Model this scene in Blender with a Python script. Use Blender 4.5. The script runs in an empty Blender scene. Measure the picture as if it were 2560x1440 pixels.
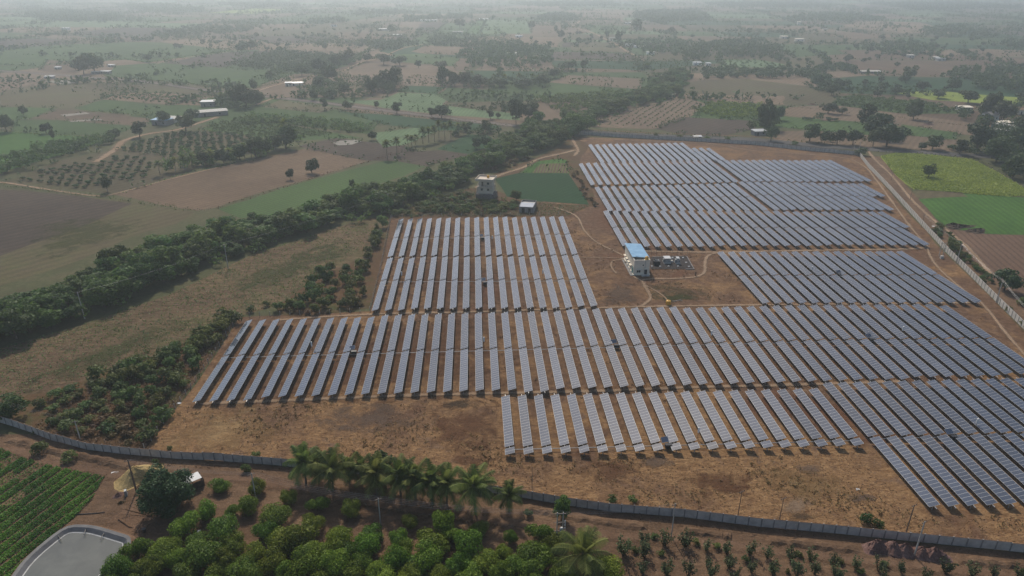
import bpy, math, random
import numpy as np
from mathutils import Vector, Matrix
from mathutils.geometry import intersect_point_line
R_ = math.radians
S = bpy.context.scene
COL = S.collection

# ------------------------------------------------------------------ camera, sky, sun, exposure
F_PX, PITCH, YAW, CAM_H = 1728.0, R_(24.0), R_(3.04), 90.0
cam = bpy.data.cameras.new('camera')
cam.sensor_width = 36.0
cam.lens = F_PX / 2560 * 36.0
cam.clip_start, cam.clip_end = 1.0, 20000.0
cam_ob = bpy.data.objects.new('camera', cam)
COL.objects.link(cam_ob)
cam_ob.location = (0, 0, CAM_H)
cam_ob.rotation_euler = (math.pi / 2 - PITCH, 0, -YAW)
S.camera = cam_ob

SUN_EL, SUN_AZ = R_(44.5), R_(-10.0)          # azimuth from +Y towards +X
world = bpy.data.worlds.new('World')
S.world = world
world.use_nodes = True
wn = world.node_tree.nodes
bg = wn['Background']
sky = wn.new('ShaderNodeTexSky')
sky.sky_type = 'NISHITA'
sky.sun_disc = False
sky.sun_elevation = SUN_EL
sky.sun_rotation = SUN_AZ
sky.altitude = 500
sky.air_density = 1.0
sky.dust_density = 3.0
sky.ozone_density = 1.0
world.node_tree.links.new(sky.outputs[0], bg.inputs[0])
bg.inputs[1].default_value = 0.12

sun = bpy.data.lights.new('sun', 'SUN')
sun.energy = 3.4
sun.angle = R_(0.6)
sun.color = (1.0, 0.91, 0.78)
sun_ob = bpy.data.objects.new('sun', sun)
COL.objects.link(sun_ob)
sdir = Vector((math.cos(SUN_EL) * math.sin(SUN_AZ), math.cos(SUN_EL) * math.cos(SUN_AZ), math.sin(SUN_EL)))
sun_ob.rotation_euler = sdir.to_track_quat('Z', 'Y').to_euler()
sun_ob.location = sdir * 300

S.view_settings.view_transform = 'Standard'
S.view_settings.look = 'None'
S.view_settings.exposure = 0.0
S.view_settings.gamma = 1.0
S.view_settings.use_curve_mapping = False
S.cycles.use_denoising = True
S.cycles.max_bounces = 6
S.cycles.diffuse_bounces = 2
S.cycles.glossy_bounces = 2
S.cycles.transmission_bounces = 3
S.cycles.transparent_max_bounces = 8
S.cycles.caustics_reflective = False
S.cycles.caustics_refractive = False

HAZE_DENSITY, HAZE_G = 0.00034, 0.5

# ------------------------------------------------------------------ photograph pixel -> point of the site
def G(px, py, z=0.0):
    u, v = (px - 1280) / F_PX, (py - 720) / F_PX
    yy = math.cos(PITCH) - v * math.sin(PITCH)
    zz = -math.sin(PITCH) - v * math.cos(PITCH)
    x = math.cos(YAW) * u + math.sin(YAW) * yy
    y = -math.sin(YAW) * u + math.cos(YAW) * yy
    t = (z - CAM_H) / zz
    return Vector((x * t, y * t, z))

def GP(pts, z=0.0):
    return [G(x, y, z) for x, y in pts]

def ppm(py):
    """photograph pixels per metre for something standing at image row py"""
    return (py + 49.3) * math.cos(PITCH) / CAM_H

# ------------------------------------------------------------------ object helpers
def tag(o, label, cat, group=None, kind=None):
    o['label'] = label
    o['category'] = cat
    if group: o['group'] = group
    if kind: o['kind'] = kind
    return o

def empty(name, loc=(0, 0, 0), rz=0.0):
    o = bpy.data.objects.new(name, None)
    o.empty_display_size = 0.3
    o.location = loc
    o.rotation_euler = (0, 0, rz)
    COL.objects.link(o)
    return o

def link(name, me, parent=None, loc=None, rot=None):
    o = bpy.data.objects.new(name, me)
    COL.objects.link(o)
    if parent: o.parent = parent
    if loc is not None: o.location = loc
    if rot is not None: o.rotation_euler = rot
    return o

def copy_tree(o, kids=None):
    c = o.copy()
    COL.objects.link(c)
    for ch in (o.children if kids is None else kids):
        k = ch.copy(); COL.objects.link(k); k.parent = c
        for g in ch.children:
            d = g.copy(); COL.objects.link(d); d.parent = k
    return c

NTH = lambda n: '%d%s' % (n, 'th' if 10 <= n % 100 <= 20 else {1: 'st', 2: 'nd', 3: 'rd'}.get(n % 10, 'th'))

class MB:
    """collects simple solids into one mesh"""
    def __init__(s): s.v, s.f, s.m, s.uv = [], [], [], {}
    def add(s, vs, fs, m=0):
        b = len(s.v); s.v += [tuple(p) for p in vs]
        for f in fs: s.f.append([b + i for i in f]); s.m.append(m)
    def box(s, c, d, rz=0.0, m=0, top=1.0):
        x, y, z = d[0] / 2, d[1] / 2, d[2] / 2
        P = []
        for zz, k in ((-z, 1.0), (z, top)):
            for sx, sy in ((-1, -1), (1, -1), (1, 1), (-1, 1)):
                a, b_ = sx * x * k, sy * y * k
                P.append((c[0] + a * math.cos(rz) - b_ * math.sin(rz), c[1] + a * math.sin(rz) + b_ * math.cos(rz), c[2] + zz))
        s.add(P, [(3, 2, 1, 0), (4, 5, 6, 7), (0, 1, 5, 4), (1, 2, 6, 5), (2, 3, 7, 6), (3, 0, 4, 7)], m)
    def tube(s, pts, rad, n=6, m=0, cap=True):
        pts = [Vector(p) for p in pts]
        if not hasattr(rad, '__len__'): rad = [rad] * len(pts)
        P, Fc = [], []
        for i, p in enumerate(pts):
            d = (pts[min(i + 1, len(pts) - 1)] - pts[max(i - 1, 0)]).normalized()
            a = d.cross(Vector((0, 0, 1)) if abs(d.z) < 0.9 else Vector((1, 0, 0))).normalized()
            b = d.cross(a)
            for k in range(n):
                t = 2 * math.pi * k / n
                P.append(p + (a * math.cos(t) + b * math.sin(t)) * rad[i])
        for i in range(len(pts) - 1):
            for k in range(n):
                Fc.append((i * n + k, i * n + (k + 1) % n, (i + 1) * n + (k + 1) % n, (i + 1) * n + k))
        if cap:
            Fc.append(tuple(range(n - 1, -1, -1))); Fc.append(tuple((len(pts) - 1) * n + k for k in range(n)))
        s.add(P, Fc, m)
    def lathe(s, prof, c=(0, 0, 0), n=12, m=0):
        P, Fc = [], []
        for r, z in prof:
            for k in range(n):
                t = 2 * math.pi * k / n
                P.append((c[0] + r * math.cos(t), c[1] + r * math.sin(t), c[2] + z))
        for i in range(len(prof) - 1):
            for k in range(n):
                Fc.append((i * n + k, i * n + (k + 1) % n, (i + 1) * n + (k + 1) % n, (i + 1) * n + k))
        Fc.append(tuple(range(n - 1, -1, -1))); Fc.append(tuple((len(prof) - 1) * n + k for k in range(n)))
        s.add(P, Fc, m)
    def mesh(s, name, mats):
        me = bpy.data.meshes.new(name)
        me.from_pydata(s.v, [], s.f)
        for m in (mats if isinstance(mats, (list, tuple)) else [mats]): me.materials.append(m)
        me.polygons.foreach_set('material_index', s.m)
        me.update()
        return me
    def build(s, name, mats, parent=None, loc=None, rot=None):
        return link(name, s.mesh(name, mats), parent, loc, rot)

# ------------------------------------------------------------------ materials
def new_mat(name):
    m = bpy.data.materials.new(name)
    m.use_nodes = True
    n = m.node_tree.nodes
    return m, n, m.node_tree.links, n['Principled BSDF']

def c4(c): return (c[0], c[1], c[2], 1.0)

def plain(name, col, rough=0.6, metal=0.0, var=0.12, scale=3.0, bump=0.0, spec=0.3):
    m, n, l, b = new_mat(name)
    b.inputs['Roughness'].default_value = rough
    b.inputs['Metallic'].default_value = metal
    b.inputs['Specular IOR Level'].default_value = spec
    tc = n.new('ShaderNodeTexCoord')
    nz = n.new('ShaderNodeTexNoise'); nz.inputs['Scale'].default_value = scale; nz.inputs['Detail'].default_value = 5
    l.new(tc.outputs['Object'], nz.inputs['Vector'])
    mr = n.new('ShaderNodeMapRange')
    mr.inputs['From Min'].default_value, mr.inputs['From Max'].default_value = 0.3, 0.7
    mr.inputs['To Min'].default_value, mr.inputs['To Max'].default_value = 1 - var, 1 + var
    l.new(nz.outputs['Fac'], mr.inputs['Value'])
    hs = n.new('ShaderNodeHueSaturation'); hs.inputs['Color'].default_value = c4(col)
    l.new(mr.outputs[0], hs.inputs['Value'])
    l.new(hs.outputs[0], b.inputs['Base Color'])
    if bump:
        bp = n.new('ShaderNodeBump'); bp.inputs['Strength'].default_value = bump
        l.new(nz.outputs['Fac'], bp.inputs['Height']); l.new(bp.outputs[0], b.inputs['Normal'])
    return m

def ramp(n, stops):
    r = n.new('ShaderNodeValToRGB')
    e = r.color_ramp.elements
    while len(e) < len(stops): e.new(0.5)
    for k, (p, c) in enumerate(stops):
        e[k].position = p; e[k].color = c4(c)
    return r

def noise(n, l, vec, scale, detail=4, rough=0.6, dist=0.0):
    z = n.new('ShaderNodeTexNoise')
    z.inputs['Scale'].default_value = scale; z.inputs['Detail'].default_value = detail
    z.inputs['Roughness'].default_value = rough; z.inputs['Distortion'].default_value = dist
    l.new(vec, z.inputs['Vector'])
    return z

def mth(n, l, op, a, b=None, c=None):
    k = n.new('ShaderNodeMath'); k.operation = op
    for i, x in enumerate((a, b, c)):
        if x is None: continue
        if isinstance(x, (int, float)): k.inputs[i].default_value = x
        else: l.new(x, k.inputs[i])
    return k.outputs[0]

def mrange(n, l, v, a, b, c, d, clamp=True):
    k = n.new('ShaderNodeMapRange'); k.clamp = clamp
    for i, x in zip((1, 2, 3, 4), (a, b, c, d)): k.inputs[i].default_value = x
    l.new(v, k.inputs[0])
    return k.outputs[0]

def mixc(n, l, fac, a, b):
    k = n.new('ShaderNodeMix'); k.data_type = 'RGBA'
    for i, x in ((0, fac), (6, a), (7, b)):
        if isinstance(x, (int, float)): k.inputs[i].default_value = x
        elif isinstance(x, tuple): k.inputs[i].default_value = c4(x)
        else: l.new(x, k.inputs[i])
    return k.outputs[2]

def ground_mat(name, c1, c2, c3=None, s=(0.03, 0.25, 1.6), rows=None, dots=None, fine=0.3, bump=0.25, rand=0.0, streak=0.0, srot=12, tilled=None):
    """soil / crop: two or three colours mixed by noise at several sizes; rows=(direction_deg, spacing, colour, width 0..1)"""
    m, n, l, b = new_mat(name)
    b.inputs['Roughness'].default_value = 0.95
    b.inputs['Specular IOR Level'].default_value = 0.1
    g = n.new('ShaderNodeNewGeometry'); P = g.outputs['Position']
    z1 = noise(n, l, P, s[0], 5, 0.6, 0.6); z2 = noise(n, l, P, s[1], 5, 0.65); z3 = noise(n, l, P, s[2], 4, 0.7)
    f = mth(n, l, 'ADD', mth(n, l, 'MULTIPLY', z1.outputs['Fac'], 0.55), mth(n, l, 'MULTIPLY', z2.outputs['Fac'], 0.45))
    c3 = c3 or tuple(0.5 * (a + d) for a, d in zip(c1, c2))
    c1, c2, c3 = (tuple(q * k for q, k in zip(c, (0.86, 0.87, 0.86))) for c in (c1, c2, c3))
    r = ramp(n, [(0.36, c1), (0.5, c3), (0.64, c2)])
    l.new(f, r.inputs[0]); colr = r.outputs[0]
    hgt = z3.outputs['Fac']
    if rows:
        ang, sp, rc, wd = rows
        xyz = n.new('ShaderNodeSeparateXYZ'); l.new(P, xyz.inputs[0])
        a = R_(ang)
        d = mth(n, l, 'ADD', mth(n, l, 'MULTIPLY', xyz.outputs[0], -math.sin(a) / sp), mth(n, l, 'MULTIPLY', xyz.outputs[1], math.cos(a) / sp))
        d = mth(n, l, 'ADD', d, mth(n, l, 'MULTIPLY', z2.outputs['Fac'], 0.35))
        w = mth(n, l, 'PINGPONG', d, 0.5)
        w = mth(n, l, 'ADD', w, mth(n, l, 'MULTIPLY', mth(n, l, 'SUBTRACT', z3.outputs['Fac'], 0.5), 0.35))
        k = mrange(n, l, w, wd * 0.5 - 0.06, wd * 0.5 + 0.06, 1.0, 0.0)
        colr = mixc(n, l, k, colr, rc)
        hgt = mth(n, l, 'SUBTRACT', hgt, k)
    if dots:
        sc, dc, th = dots
        v = n.new('ShaderNodeTexVoronoi'); v.inputs['Scale'].default_value = sc; l.new(P, v.inputs['Vector'])
        k = mrange(n, l, v.outputs['Distance'], th, th + 0.12, 1.0, 0.0)
        k = mth(n, l, 'MULTIPLY', k, mrange(n, l, z1.outputs['Fac'], 0.35, 0.55, 0.0, 1.0))
        colr = mixc(n, l, k, colr, dc)
    hs = n.new('ShaderNodeHueSaturation'); l.new(colr, hs.inputs['Color'])
    val = mrange(n, l, z3.outputs['Fac'], 0.25, 0.75, 1 - fine, 1 + fine)
    if streak:
        mp = n.new('ShaderNodeMapping'); mp.inputs['Scale'].default_value = (0.25, 1.0, 1.0); mp.inputs['Rotation'].default_value = (0, 0, R_(-srot))
        l.new(P, mp.inputs[0]); z4 = noise(n, l, mp.outputs[0], 0.9, 5, 0.7, 1.0)
        val = mth(n, l, 'MULTIPLY', val, mrange(n, l, z4.outputs['Fac'], 0.3, 0.7, 1 - streak, 1 + streak))
    zb = noise(n, l, P, s[0] * 0.33, 3, 0.6, 1.2)
    val = mth(n, l, 'MULTIPLY', val, mrange(n, l, zb.outputs['Fac'], 0.3, 0.7, 0.84, 1.16))
    if tilled:                                        # faint drill lines
        xyz = n.new('ShaderNodeSeparateXYZ'); l.new(P, xyz.inputs[0]); a = R_(tilled[0])
        d = mth(n, l, 'ADD', mth(n, l, 'MULTIPLY', xyz.outputs[0], -math.sin(a) / tilled[1]), mth(n, l, 'MULTIPLY', xyz.outputs[1], math.cos(a) / tilled[1]))
        w = mth(n, l, 'PINGPONG', mth(n, l, 'ADD', d, mth(n, l, 'MULTIPLY', z2.outputs['Fac'], 0.8)), 0.5)
        val = mth(n, l, 'MULTIPLY', val, mrange(n, l, w, 0.1, 0.4, 1 - tilled[2], 1 + tilled[2]))
    if rand:
        oi = n.new('ShaderNodeObjectInfo')
        val = mth(n, l, 'MULTIPLY', val, mrange(n, l, oi.outputs['Random'], 0, 1, 1 - rand, 1 + rand))
    l.new(val, hs.inputs['Value'])
    l.new(hs.outputs[0], b.inputs['Base Color'])
    if bump:
        bp = n.new('ShaderNodeBump'); bp.inputs['Strength'].default_value = bump; bp.inputs['Distance'].default_value = 0.25
        l.new(hgt, bp.inputs['Height']); l.new(bp.outputs[0], b.inputs['Normal'])
    return m

def leaf_mat(name, ca, cb, trans=0.25, rand=0.25, hue=0.02):
    m, n, l, b = new_mat(name)
    at = n.new('ShaderNodeAttribute'); at.attribute_name = 'tint'
    oi = n.new('ShaderNodeObjectInfo')
    col = mixc(n, l, at.outputs['Fac'], ca, cb)
    hs = n.new('ShaderNodeHueSaturation'); l.new(col, hs.inputs['Color'])
    l.new(mrange(n, l, oi.outputs['Random'], 0, 1, 0.5 - hue, 0.5 + hue), hs.inputs['Hue'])
    rv = mth(n, l, 'FRACT', mth(n, l, 'MULTIPLY', oi.outputs['Random'], 7.31))
    l.new(mrange(n, l, rv, 0, 1, 1 - rand, 1 + rand), hs.inputs['Value'])
    l.new(hs.outputs[0], b.inputs['Base Color'])
    b.inputs['Roughness'].default_value = 0.6
    b.inputs['Specular IOR Level'].default_value = 0.25
    tr = n.new('ShaderNodeBsdfTranslucent'); l.new(hs.outputs[0], tr.inputs[0])
    mx = n.new('ShaderNodeMixShader'); mx.inputs[0].default_value = trans
    l.new(b.outputs[0], mx.inputs[1]); l.new(tr.outputs[0], mx.inputs[2])
    l.new(mx.outputs[0], n['Material Output'].inputs['Surface'])
    return m

M = {}
# soils and crops
M['land']   = ground_mat('dry_land', (0.088, 0.068, 0.040), (0.125, 0.105, 0.058), (0.085, 0.090, 0.040), s=(0.012, 0.09, 0.7))
M['tan']    = ground_mat('tan_soil', (0.165, 0.112, 0.074), (0.225, 0.16, 0.105), s=(0.02, 0.2, 1.0), rand=0.12, streak=0.12, tilled=(56, 3.6, 0.10))
M['pink']   = ground_mat('pinkish_soil', (0.14, 0.096, 0.064), (0.19, 0.136, 0.09), s=(0.025, 0.2, 1.2), rand=0.1, streak=0.1, tilled=(52, 3.4, 0.10))
M['brown']  = ground_mat('brown_soil', (0.105, 0.069, 0.045), (0.155, 0.106, 0.068), s=(0.025, 0.2, 1.2), rand=0.12, streak=0.1, tilled=(50, 3.0, 0.10))
M['dark']   = ground_mat('dark_ploughed_soil', (0.058, 0.043, 0.034), (0.092, 0.067, 0.05), s=(0.02, 0.15, 1.0), rand=0.1, streak=0.15, tilled=(47, 4.2, 0.12))
M['olive']  = ground_mat('dry_stubble', (0.095, 0.075, 0.045), (0.10, 0.10, 0.042), (0.105, 0.086, 0.046), s=(0.02, 0.15, 1.3), rand=0.12, streak=0.12, tilled=(50, 4.5, 0.10))
M['green']  = ground_mat('green_crop', (0.042, 0.078, 0.022), (0.065, 0.11, 0.03), s=(0.03, 0.25, 1.2), rand=0.12, fine=0.3, tilled=(49, 3.2, 0.16))
M['deep']   = ground_mat('deep_green_crop', (0.020, 0.056, 0.022), (0.028, 0.074, 0.028), s=(0.03, 0.3, 1.5), rand=0.08, fine=0.22, tilled=(49, 2.6, 0.10))
M['bright'] = ground_mat('bright_green_crop', (0.042, 0.10, 0.02), (0.068, 0.145, 0.027), s=(0.05, 0.4, 2.0), rand=0.06, fine=0.3, tilled=(76, 2.6, 0.12))
M['pale']   = ground_mat('pale_green_crop', (0.095, 0.15, 0.07), (0.13, 0.19, 0.09), s=(0.04, 0.35, 1.5), rand=0.06, fine=0.3, tilled=(80, 3.0, 0.12))
M['yellow'] = ground_mat('yellow_green_crop', (0.15, 0.20, 0.034), (0.26, 0.31, 0.055), s=(0.04, 0.35, 1.3), fine=0.4, tilled=(76, 3.0, 0.12))
M['greenrow'] = ground_mat('green_crop_in_rows', (0.055, 0.11, 0.03), (0.075, 0.135, 0.038), s=(0.03, 0.3, 1.4), rows=(48.6, 2.4, (0.055, 0.07, 0.03), 0.35))
M['dotted'] = ground_mat('soil_with_seedlings', (0.16, 0.11, 0.08), (0.21, 0.145, 0.10), s=(0.03, 0.25, 1.5), dots=(0.42, (0.06, 0.075, 0.03), 0.26))
M['furrow'] = ground_mat('furrowed_soil', (0.13, 0.08, 0.054), (0.18, 0.112, 0.075), s=(0.03, 0.3, 1.5), rows=(74.4, 2.3, (0.10, 0.061, 0.043), 0.36), bump=0.2)
M['plotrow'] = ground_mat('garden_beds', (0.10, 0.13, 0.035), (0.13, 0.11, 0.05), s=(0.05, 0.3, 1.5), rows=(79, 1.6, (0.09, 0.055, 0.045), 0.5))
M['strip']  = ground_mat('dry_grazed_grass', (0.115, 0.072, 0.044), (0.098, 0.088, 0.036), (0.145, 0.098, 0.056), s=(0.035, 0.22, 1.2), streak=0.55, srot=60, bump=0.7, dots=(0.16, (0.075, 0.07, 0.034), 0.08))
M['scrubsoil'] = ground_mat('dry_scrub_soil', (0.085, 0.048, 0.027), (0.062, 0.068, 0.022), (0.115, 0.067, 0.034), s=(0.06, 0.35, 1.8), streak=0.25, bump=0.5)
M['farmsoil'] = ground_mat('red_farm_soil', (0.115, 0.069, 0.043), (0.205, 0.13, 0.08), (0.155, 0.095, 0.058), s=(0.07, 0.5, 2.4), streak=0.25, bump=0.7, fine=0.4)
M['path']   = ground_mat('trodden_path', (0.27, 0.18, 0.115), (0.37, 0.26, 0.175), s=(0.1, 0.6, 3.0), fine=0.15, bump=0.1)
M['clay']   = ground_mat('tan_earth', (0.165, 0.097, 0.06), (0.225, 0.14, 0.09), s=(0.15, 0.8, 3.0), fine=0.3, bump=0.6)
M['road']   = ground_mat('worn_road', (0.15, 0.12, 0.105), (0.20, 0.165, 0.145), s=(0.05, 0.4, 2.0), fine=0.1, bump=0.05)
M['asphalt'] = ground_mat('grey_asphalt', (0.085, 0.08, 0.078), (0.12, 0.11, 0.105), s=(0.05, 0.4, 2.0), fine=0.1, bump=0.05)
def soften(name, base, sc=0.7, amp=1.6, top=0.9):
    """a copy of a soil whose edges break up into what lies under it (across the strip, by its UV)"""
    m = M[base].copy(); m.name = name; n, l = m.node_tree.nodes, m.node_tree.links
    b = n['Principled BSDF']
    uv = n.new('ShaderNodeUVMap'); x = n.new('ShaderNodeSeparateXYZ'); l.new(uv.outputs[0], x.inputs[0])
    g = n.new('ShaderNodeNewGeometry'); z = noise(n, l, g.outputs['Position'], sc, 7, 0.72, 0.8)
    u = mth(n, l, 'MULTIPLY', mth(n, l, 'ABSOLUTE', mth(n, l, 'SUBTRACT', x.outputs[0], 0.5)), 2.0)
    w = mth(n, l, 'ADD', u, mth(n, l, 'MULTIPLY', mth(n, l, 'SUBTRACT', z.outputs['Fac'], 0.5), amp))
    k = mrange(n, l, w, 0.30, 0.95, top, 0.0)
    t = n.new('ShaderNodeBsdfTransparent'); mx = n.new('ShaderNodeMixShader')
    l.new(k, mx.inputs[0]); l.new(t.outputs[0], mx.inputs[1]); l.new(b.outputs[0], mx.inputs[2]); l.new(mx.outputs[0], n['Material Output'].inputs['Surface'])
    M[name] = m
soften('path_soft', 'path'); soften('clay_soft', 'clay'); soften('road_soft', 'road')
M['greybrown'] = ground_mat('worn_grey_soil', (0.115, 0.078, 0.058), (0.155, 0.108, 0.08), s=(0.08, 0.5, 2.5), fine=0.2, bump=0.3)
M['redsoil'] = ground_mat('reddish_soil', (0.10, 0.044, 0.024), (0.15, 0.078, 0.044), s=(0.08, 0.5, 2.5), streak=0.25, bump=0.5)
M['orange'] = ground_mat('orange_soil', (0.15, 0.072, 0.034), (0.19, 0.105, 0.055), s=(0.08, 0.5, 2.5), streak=0.2, bump=0.4)
M['darksoil'] = ground_mat('scorched_soil', (0.04, 0.03, 0.022), (0.085, 0.06, 0.04), s=(0.1, 0.6, 3.0), fine=0.4, bump=0.6)
M['palesoil'] = ground_mat('pale_dust', (0.21, 0.145, 0.098), (0.28, 0.20, 0.14), s=(0.1, 0.6, 3.0), fine=0.25, bump=0.3)
M['weedy'] = ground_mat('weedy_soil', (0.07, 0.058, 0.028), (0.12, 0.088, 0.048), s=(0.12, 0.6, 3.0), fine=0.4, bump=0.6)
M['weedgreen'] = ground_mat('low_green_weeds', (0.055, 0.065, 0.022), (0.09, 0.085, 0.036), s=(0.1, 0.6, 2.5), fine=0.35, bump=0.5)
M['strawpatch'] = ground_mat('thick_straw', (0.20, 0.115, 0.05), (0.36, 0.24, 0.12), (0.27, 0.165, 0.078), s=(0.1, 0.5, 2.2), streak=0.35, srot=14, bump=0.6)
for k in ('greybrown', 'redsoil', 'orange', 'darksoil', 'palesoil', 'weedy', 'weedgreen', 'strawpatch'): soften(k + '_soft', k, 0.17, 4.2, 0.62)
M['whitesoil'] = ground_mat('chalky_soil', (0.24, 0.215, 0.18), (0.36, 0.33, 0.29), s=(0.08, 0.5, 2.0), fine=0.2)
M['gravelbed'] = ground_mat('dark_gravel', (0.045, 0.037, 0.037), (0.07, 0.06, 0.058), s=(0.1, 0.8, 4.0), fine=0.3)

def compound_mat():
    m, n, l, b = new_mat('dry_compound_ground')
    b.inputs['Roughness'].default_value = 0.95; b.inputs['Specular IOR Level'].default_value = 0.1
    g = n.new('ShaderNodeNewGeometry'); P = g.outputs['Position']
    xyz = n.new('ShaderNodeSeparateXYZ'); l.new(P, xyz.inputs[0])
    z0 = noise(n, l, P, 0.028, 5, 0.6, 0.8); z1 = noise(n, l, P, 0.11, 6, 0.65, 0.7); z2 = noise(n, l, P, 0.6, 6, 0.7, 0.4); z3 = noise(n, l, P, 2.6, 4, 0.75)
    mp = n.new('ShaderNodeMapping'); mp.inputs['Scale'].default_value = (0.35, 1.0, 1.0); mp.inputs['Rotation'].default_value = (0, 0, R_(-14)); l.new(P, mp.inputs[0])
    z4 = noise(n, l, mp.outputs[0], 1.3, 6, 0.75, 1.5)
    soil = ramp(n, [(0.34, (0.086, 0.047, 0.028)), (0.5, (0.122, 0.070, 0.041)), (0.66, (0.158, 0.097, 0.061))])
    l.new(z2.outputs['Fac'], soil.inputs[0])
    straw = ramp(n, [(0.3, (0.088, 0.046, 0.023)), (0.43, (0.165, 0.092, 0.044)), (0.57, (0.262, 0.157, 0.075)), (0.72, (0.37, 0.245, 0.122))])
    l.new(z4.outputs['Fac'], straw.inputs[0])
    f = mth(n, l, 'ADD', mth(n, l, 'MULTIPLY', z0.outputs['Fac'], 0.5), mth(n, l, 'MULTIPLY', z1.outputs['Fac'], 0.5))
    near = mrange(n, l, xyz.outputs[1], 128.0, 148.0, 0.062, 0.0)          # straw stands thicker along the front of the compound
    near2 = mrange(n, l, xyz.outputs[1], 150.0, 300.0, 0.0, -0.02)
    k = mrange(n, l, mth(n, l, 'ADD', mth(n, l, 'ADD', f, near), near2), 0.47, 0.58, 0.0, 1.0)
    colr = mixc(n, l, k, soil.outputs[0], straw.outputs[0])
    bare = mrange(n, l, z1.outputs['Fac'], 0.60, 0.69, 0.0, 0.8)
    colr = mixc(n, l, bare, colr, (0.135, 0.088, 0.063))
    red = mrange(n, l, z0.outputs['Fac'], 0.40, 0.33, 0.0, 0.55)
    colr = mixc(n, l, red, colr, (0.12, 0.052, 0.028))
    v = n.new('ShaderNodeTexVoronoi'); v.inputs['Scale'].default_value = 0.3; l.new(P, v.inputs['Vector'])
    w = mth(n, l, 'ADD', v.outputs['Distance'], mth(n, l, 'MULTIPLY', z3.outputs['Fac'], 0.2))
    spot = mth(n, l, 'MULTIPLY', mrange(n, l, w, 0.15, 0.24, 1.0, 0.0), mrange(n, l, z1.outputs['Fac'], 0.5, 0.6, 0.0, 0.7))
    colr = mixc(n, l, spot, colr, (0.06, 0.042, 0.026))
    hs = n.new('ShaderNodeHueSaturation'); l.new(colr, hs.inputs['Color'])
    l.new(mth(n, l, 'MULTIPLY', mrange(n, l, z3.outputs['Fac'], 0.25, 0.75, 0.72, 1.28), mrange(n, l, z2.outputs['Fac'], 0.3, 0.7, 0.85, 1.15)), hs.inputs['Value'])
    l.new(hs.outputs[0], b.inputs['Base Color'])
    bp = n.new('ShaderNodeBump'); bp.inputs['Strength'].default_value = 0.7; bp.inputs['Distance'].default_value = 0.3
    l.new(mth(n, l, 'ADD', z4.outputs['Fac'], mth(n, l, 'MULTIPLY', z3.outputs['Fac'], 0.5)), bp.inputs['Height']); l.new(bp.outputs[0], b.inputs['Normal'])
    return m
M['compound'] = compound_mat()

# foliage
M['citrus'] = leaf_mat('citrus_leaves', (0.046, 0.098, 0.012), (0.21, 0.29, 0.030), 0.34, 0.28, 0.03)
M['thorn']  = leaf_mat('thorn_tree_leaves', (0.042, 0.088, 0.020), (0.125, 0.19, 0.042), 0.42, 0.32, 0.03)
M['field']  = leaf_mat('field_tree_leaves', (0.030, 0.054, 0.020), (0.075, 0.108, 0.036), 0.3, 0.35, 0.04)
M['shrub']  = leaf_mat('shrub_leaves', (0.050, 0.086, 0.022), (0.14, 0.175, 0.042), 0.4, 0.35, 0.05)
M['dryshrub'] = leaf_mat('dry_shrub_leaves', (0.10, 0.066, 0.028), (0.19, 0.125, 0.052), 0.3, 0.3, 0.03)
M['guava']  = leaf_mat('sparse_shrub_leaves', (0.045, 0.07, 0.03), (0.11, 0.135, 0.055), 0.36, 0.3, 0.02)
M['mango']  = leaf_mat('mango_leaves', (0.016, 0.044, 0.016), (0.06, 0.105, 0.036), 0.2, 0.1)
M['palm']   = leaf_mat('palm_leaflets', (0.038, 0.078, 0.018), (0.22, 0.25, 0.06), 0.42, 0.15)
M['dryfrond'] = leaf_mat('dry_palm_fronds', (0.15, 0.085, 0.036), (0.27, 0.17, 0.075), 0.2, 0.15)
M['orchard'] = leaf_mat('orchard_bush_leaves', (0.032, 0.07, 0.02), (0.08, 0.135, 0.036), 0.36, 0.22)
M['wood']   = leaf_mat('far_wood_leaves', (0.034, 0.068, 0.022), (0.08, 0.125, 0.036), 0.34, 0.2)
M['croprow'] = leaf_mat('row_crop_leaves', (0.045, 0.13, 0.016), (0.14, 0.29, 0.03), 0.42, 0.0)
M['cane']   = leaf_mat('tall_crop_leaves', (0.17, 0.24, 0.04), (0.38, 0.44, 0.08), 0.45, 0.0)
M['bark']   = plain('bark', (0.09, 0.065, 0.045), 0.9, var=0.3, scale=2, bump=0.4)
M['palmbark'] = plain('palm_bark', (0.16, 0.13, 0.10), 0.9, var=0.25, scale=4, bump=0.4)
# built things
M['steel']  = plain('galvanised_steel', (0.42, 0.42, 0.42), 0.45, 0.6, 0.1)
M['rust']   = plain('weathered_steel', (0.16, 0.13, 0.11), 0.7, 0.2, 0.2)
M['concrete'] = plain('precast_concrete', (0.43, 0.405, 0.37), 0.85, var=0.2, scale=0.9, bump=0.15)
M['concpale'] = plain('pale_precast_concrete', (0.46, 0.44, 0.40), 0.85, var=0.18, scale=0.9, bump=0.15)
M['polecon'] = plain('pole_concrete', (0.36, 0.345, 0.32), 0.8, var=0.12, scale=1.5)
M['polewood'] = plain('pole_timber', (0.14, 0.10, 0.075), 0.85, var=0.2)
M['cream']  = plain('cream_plaster', (0.72, 0.65, 0.53), 0.8, var=0.08, scale=0.8)
M['housewall'] = plain('weathered_plaster', (0.58, 0.50, 0.40), 0.85, var=0.12, scale=0.8)
M['block']  = plain('grey_blockwork', (0.22, 0.21, 0.20), 0.9, var=0.2, scale=1.5)
M['stone']  = plain('dark_stone', (0.11, 0.10, 0.095), 0.95, var=0.35, scale=1.2, bump=0.6)
M['white']  = plain('white_paint', (0.75, 0.75, 0.72), 0.5, var=0.06)
M['glass']  = plain('dark_window', (0.025, 0.028, 0.03), 0.15, var=0.1, spec=0.5)
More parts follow.
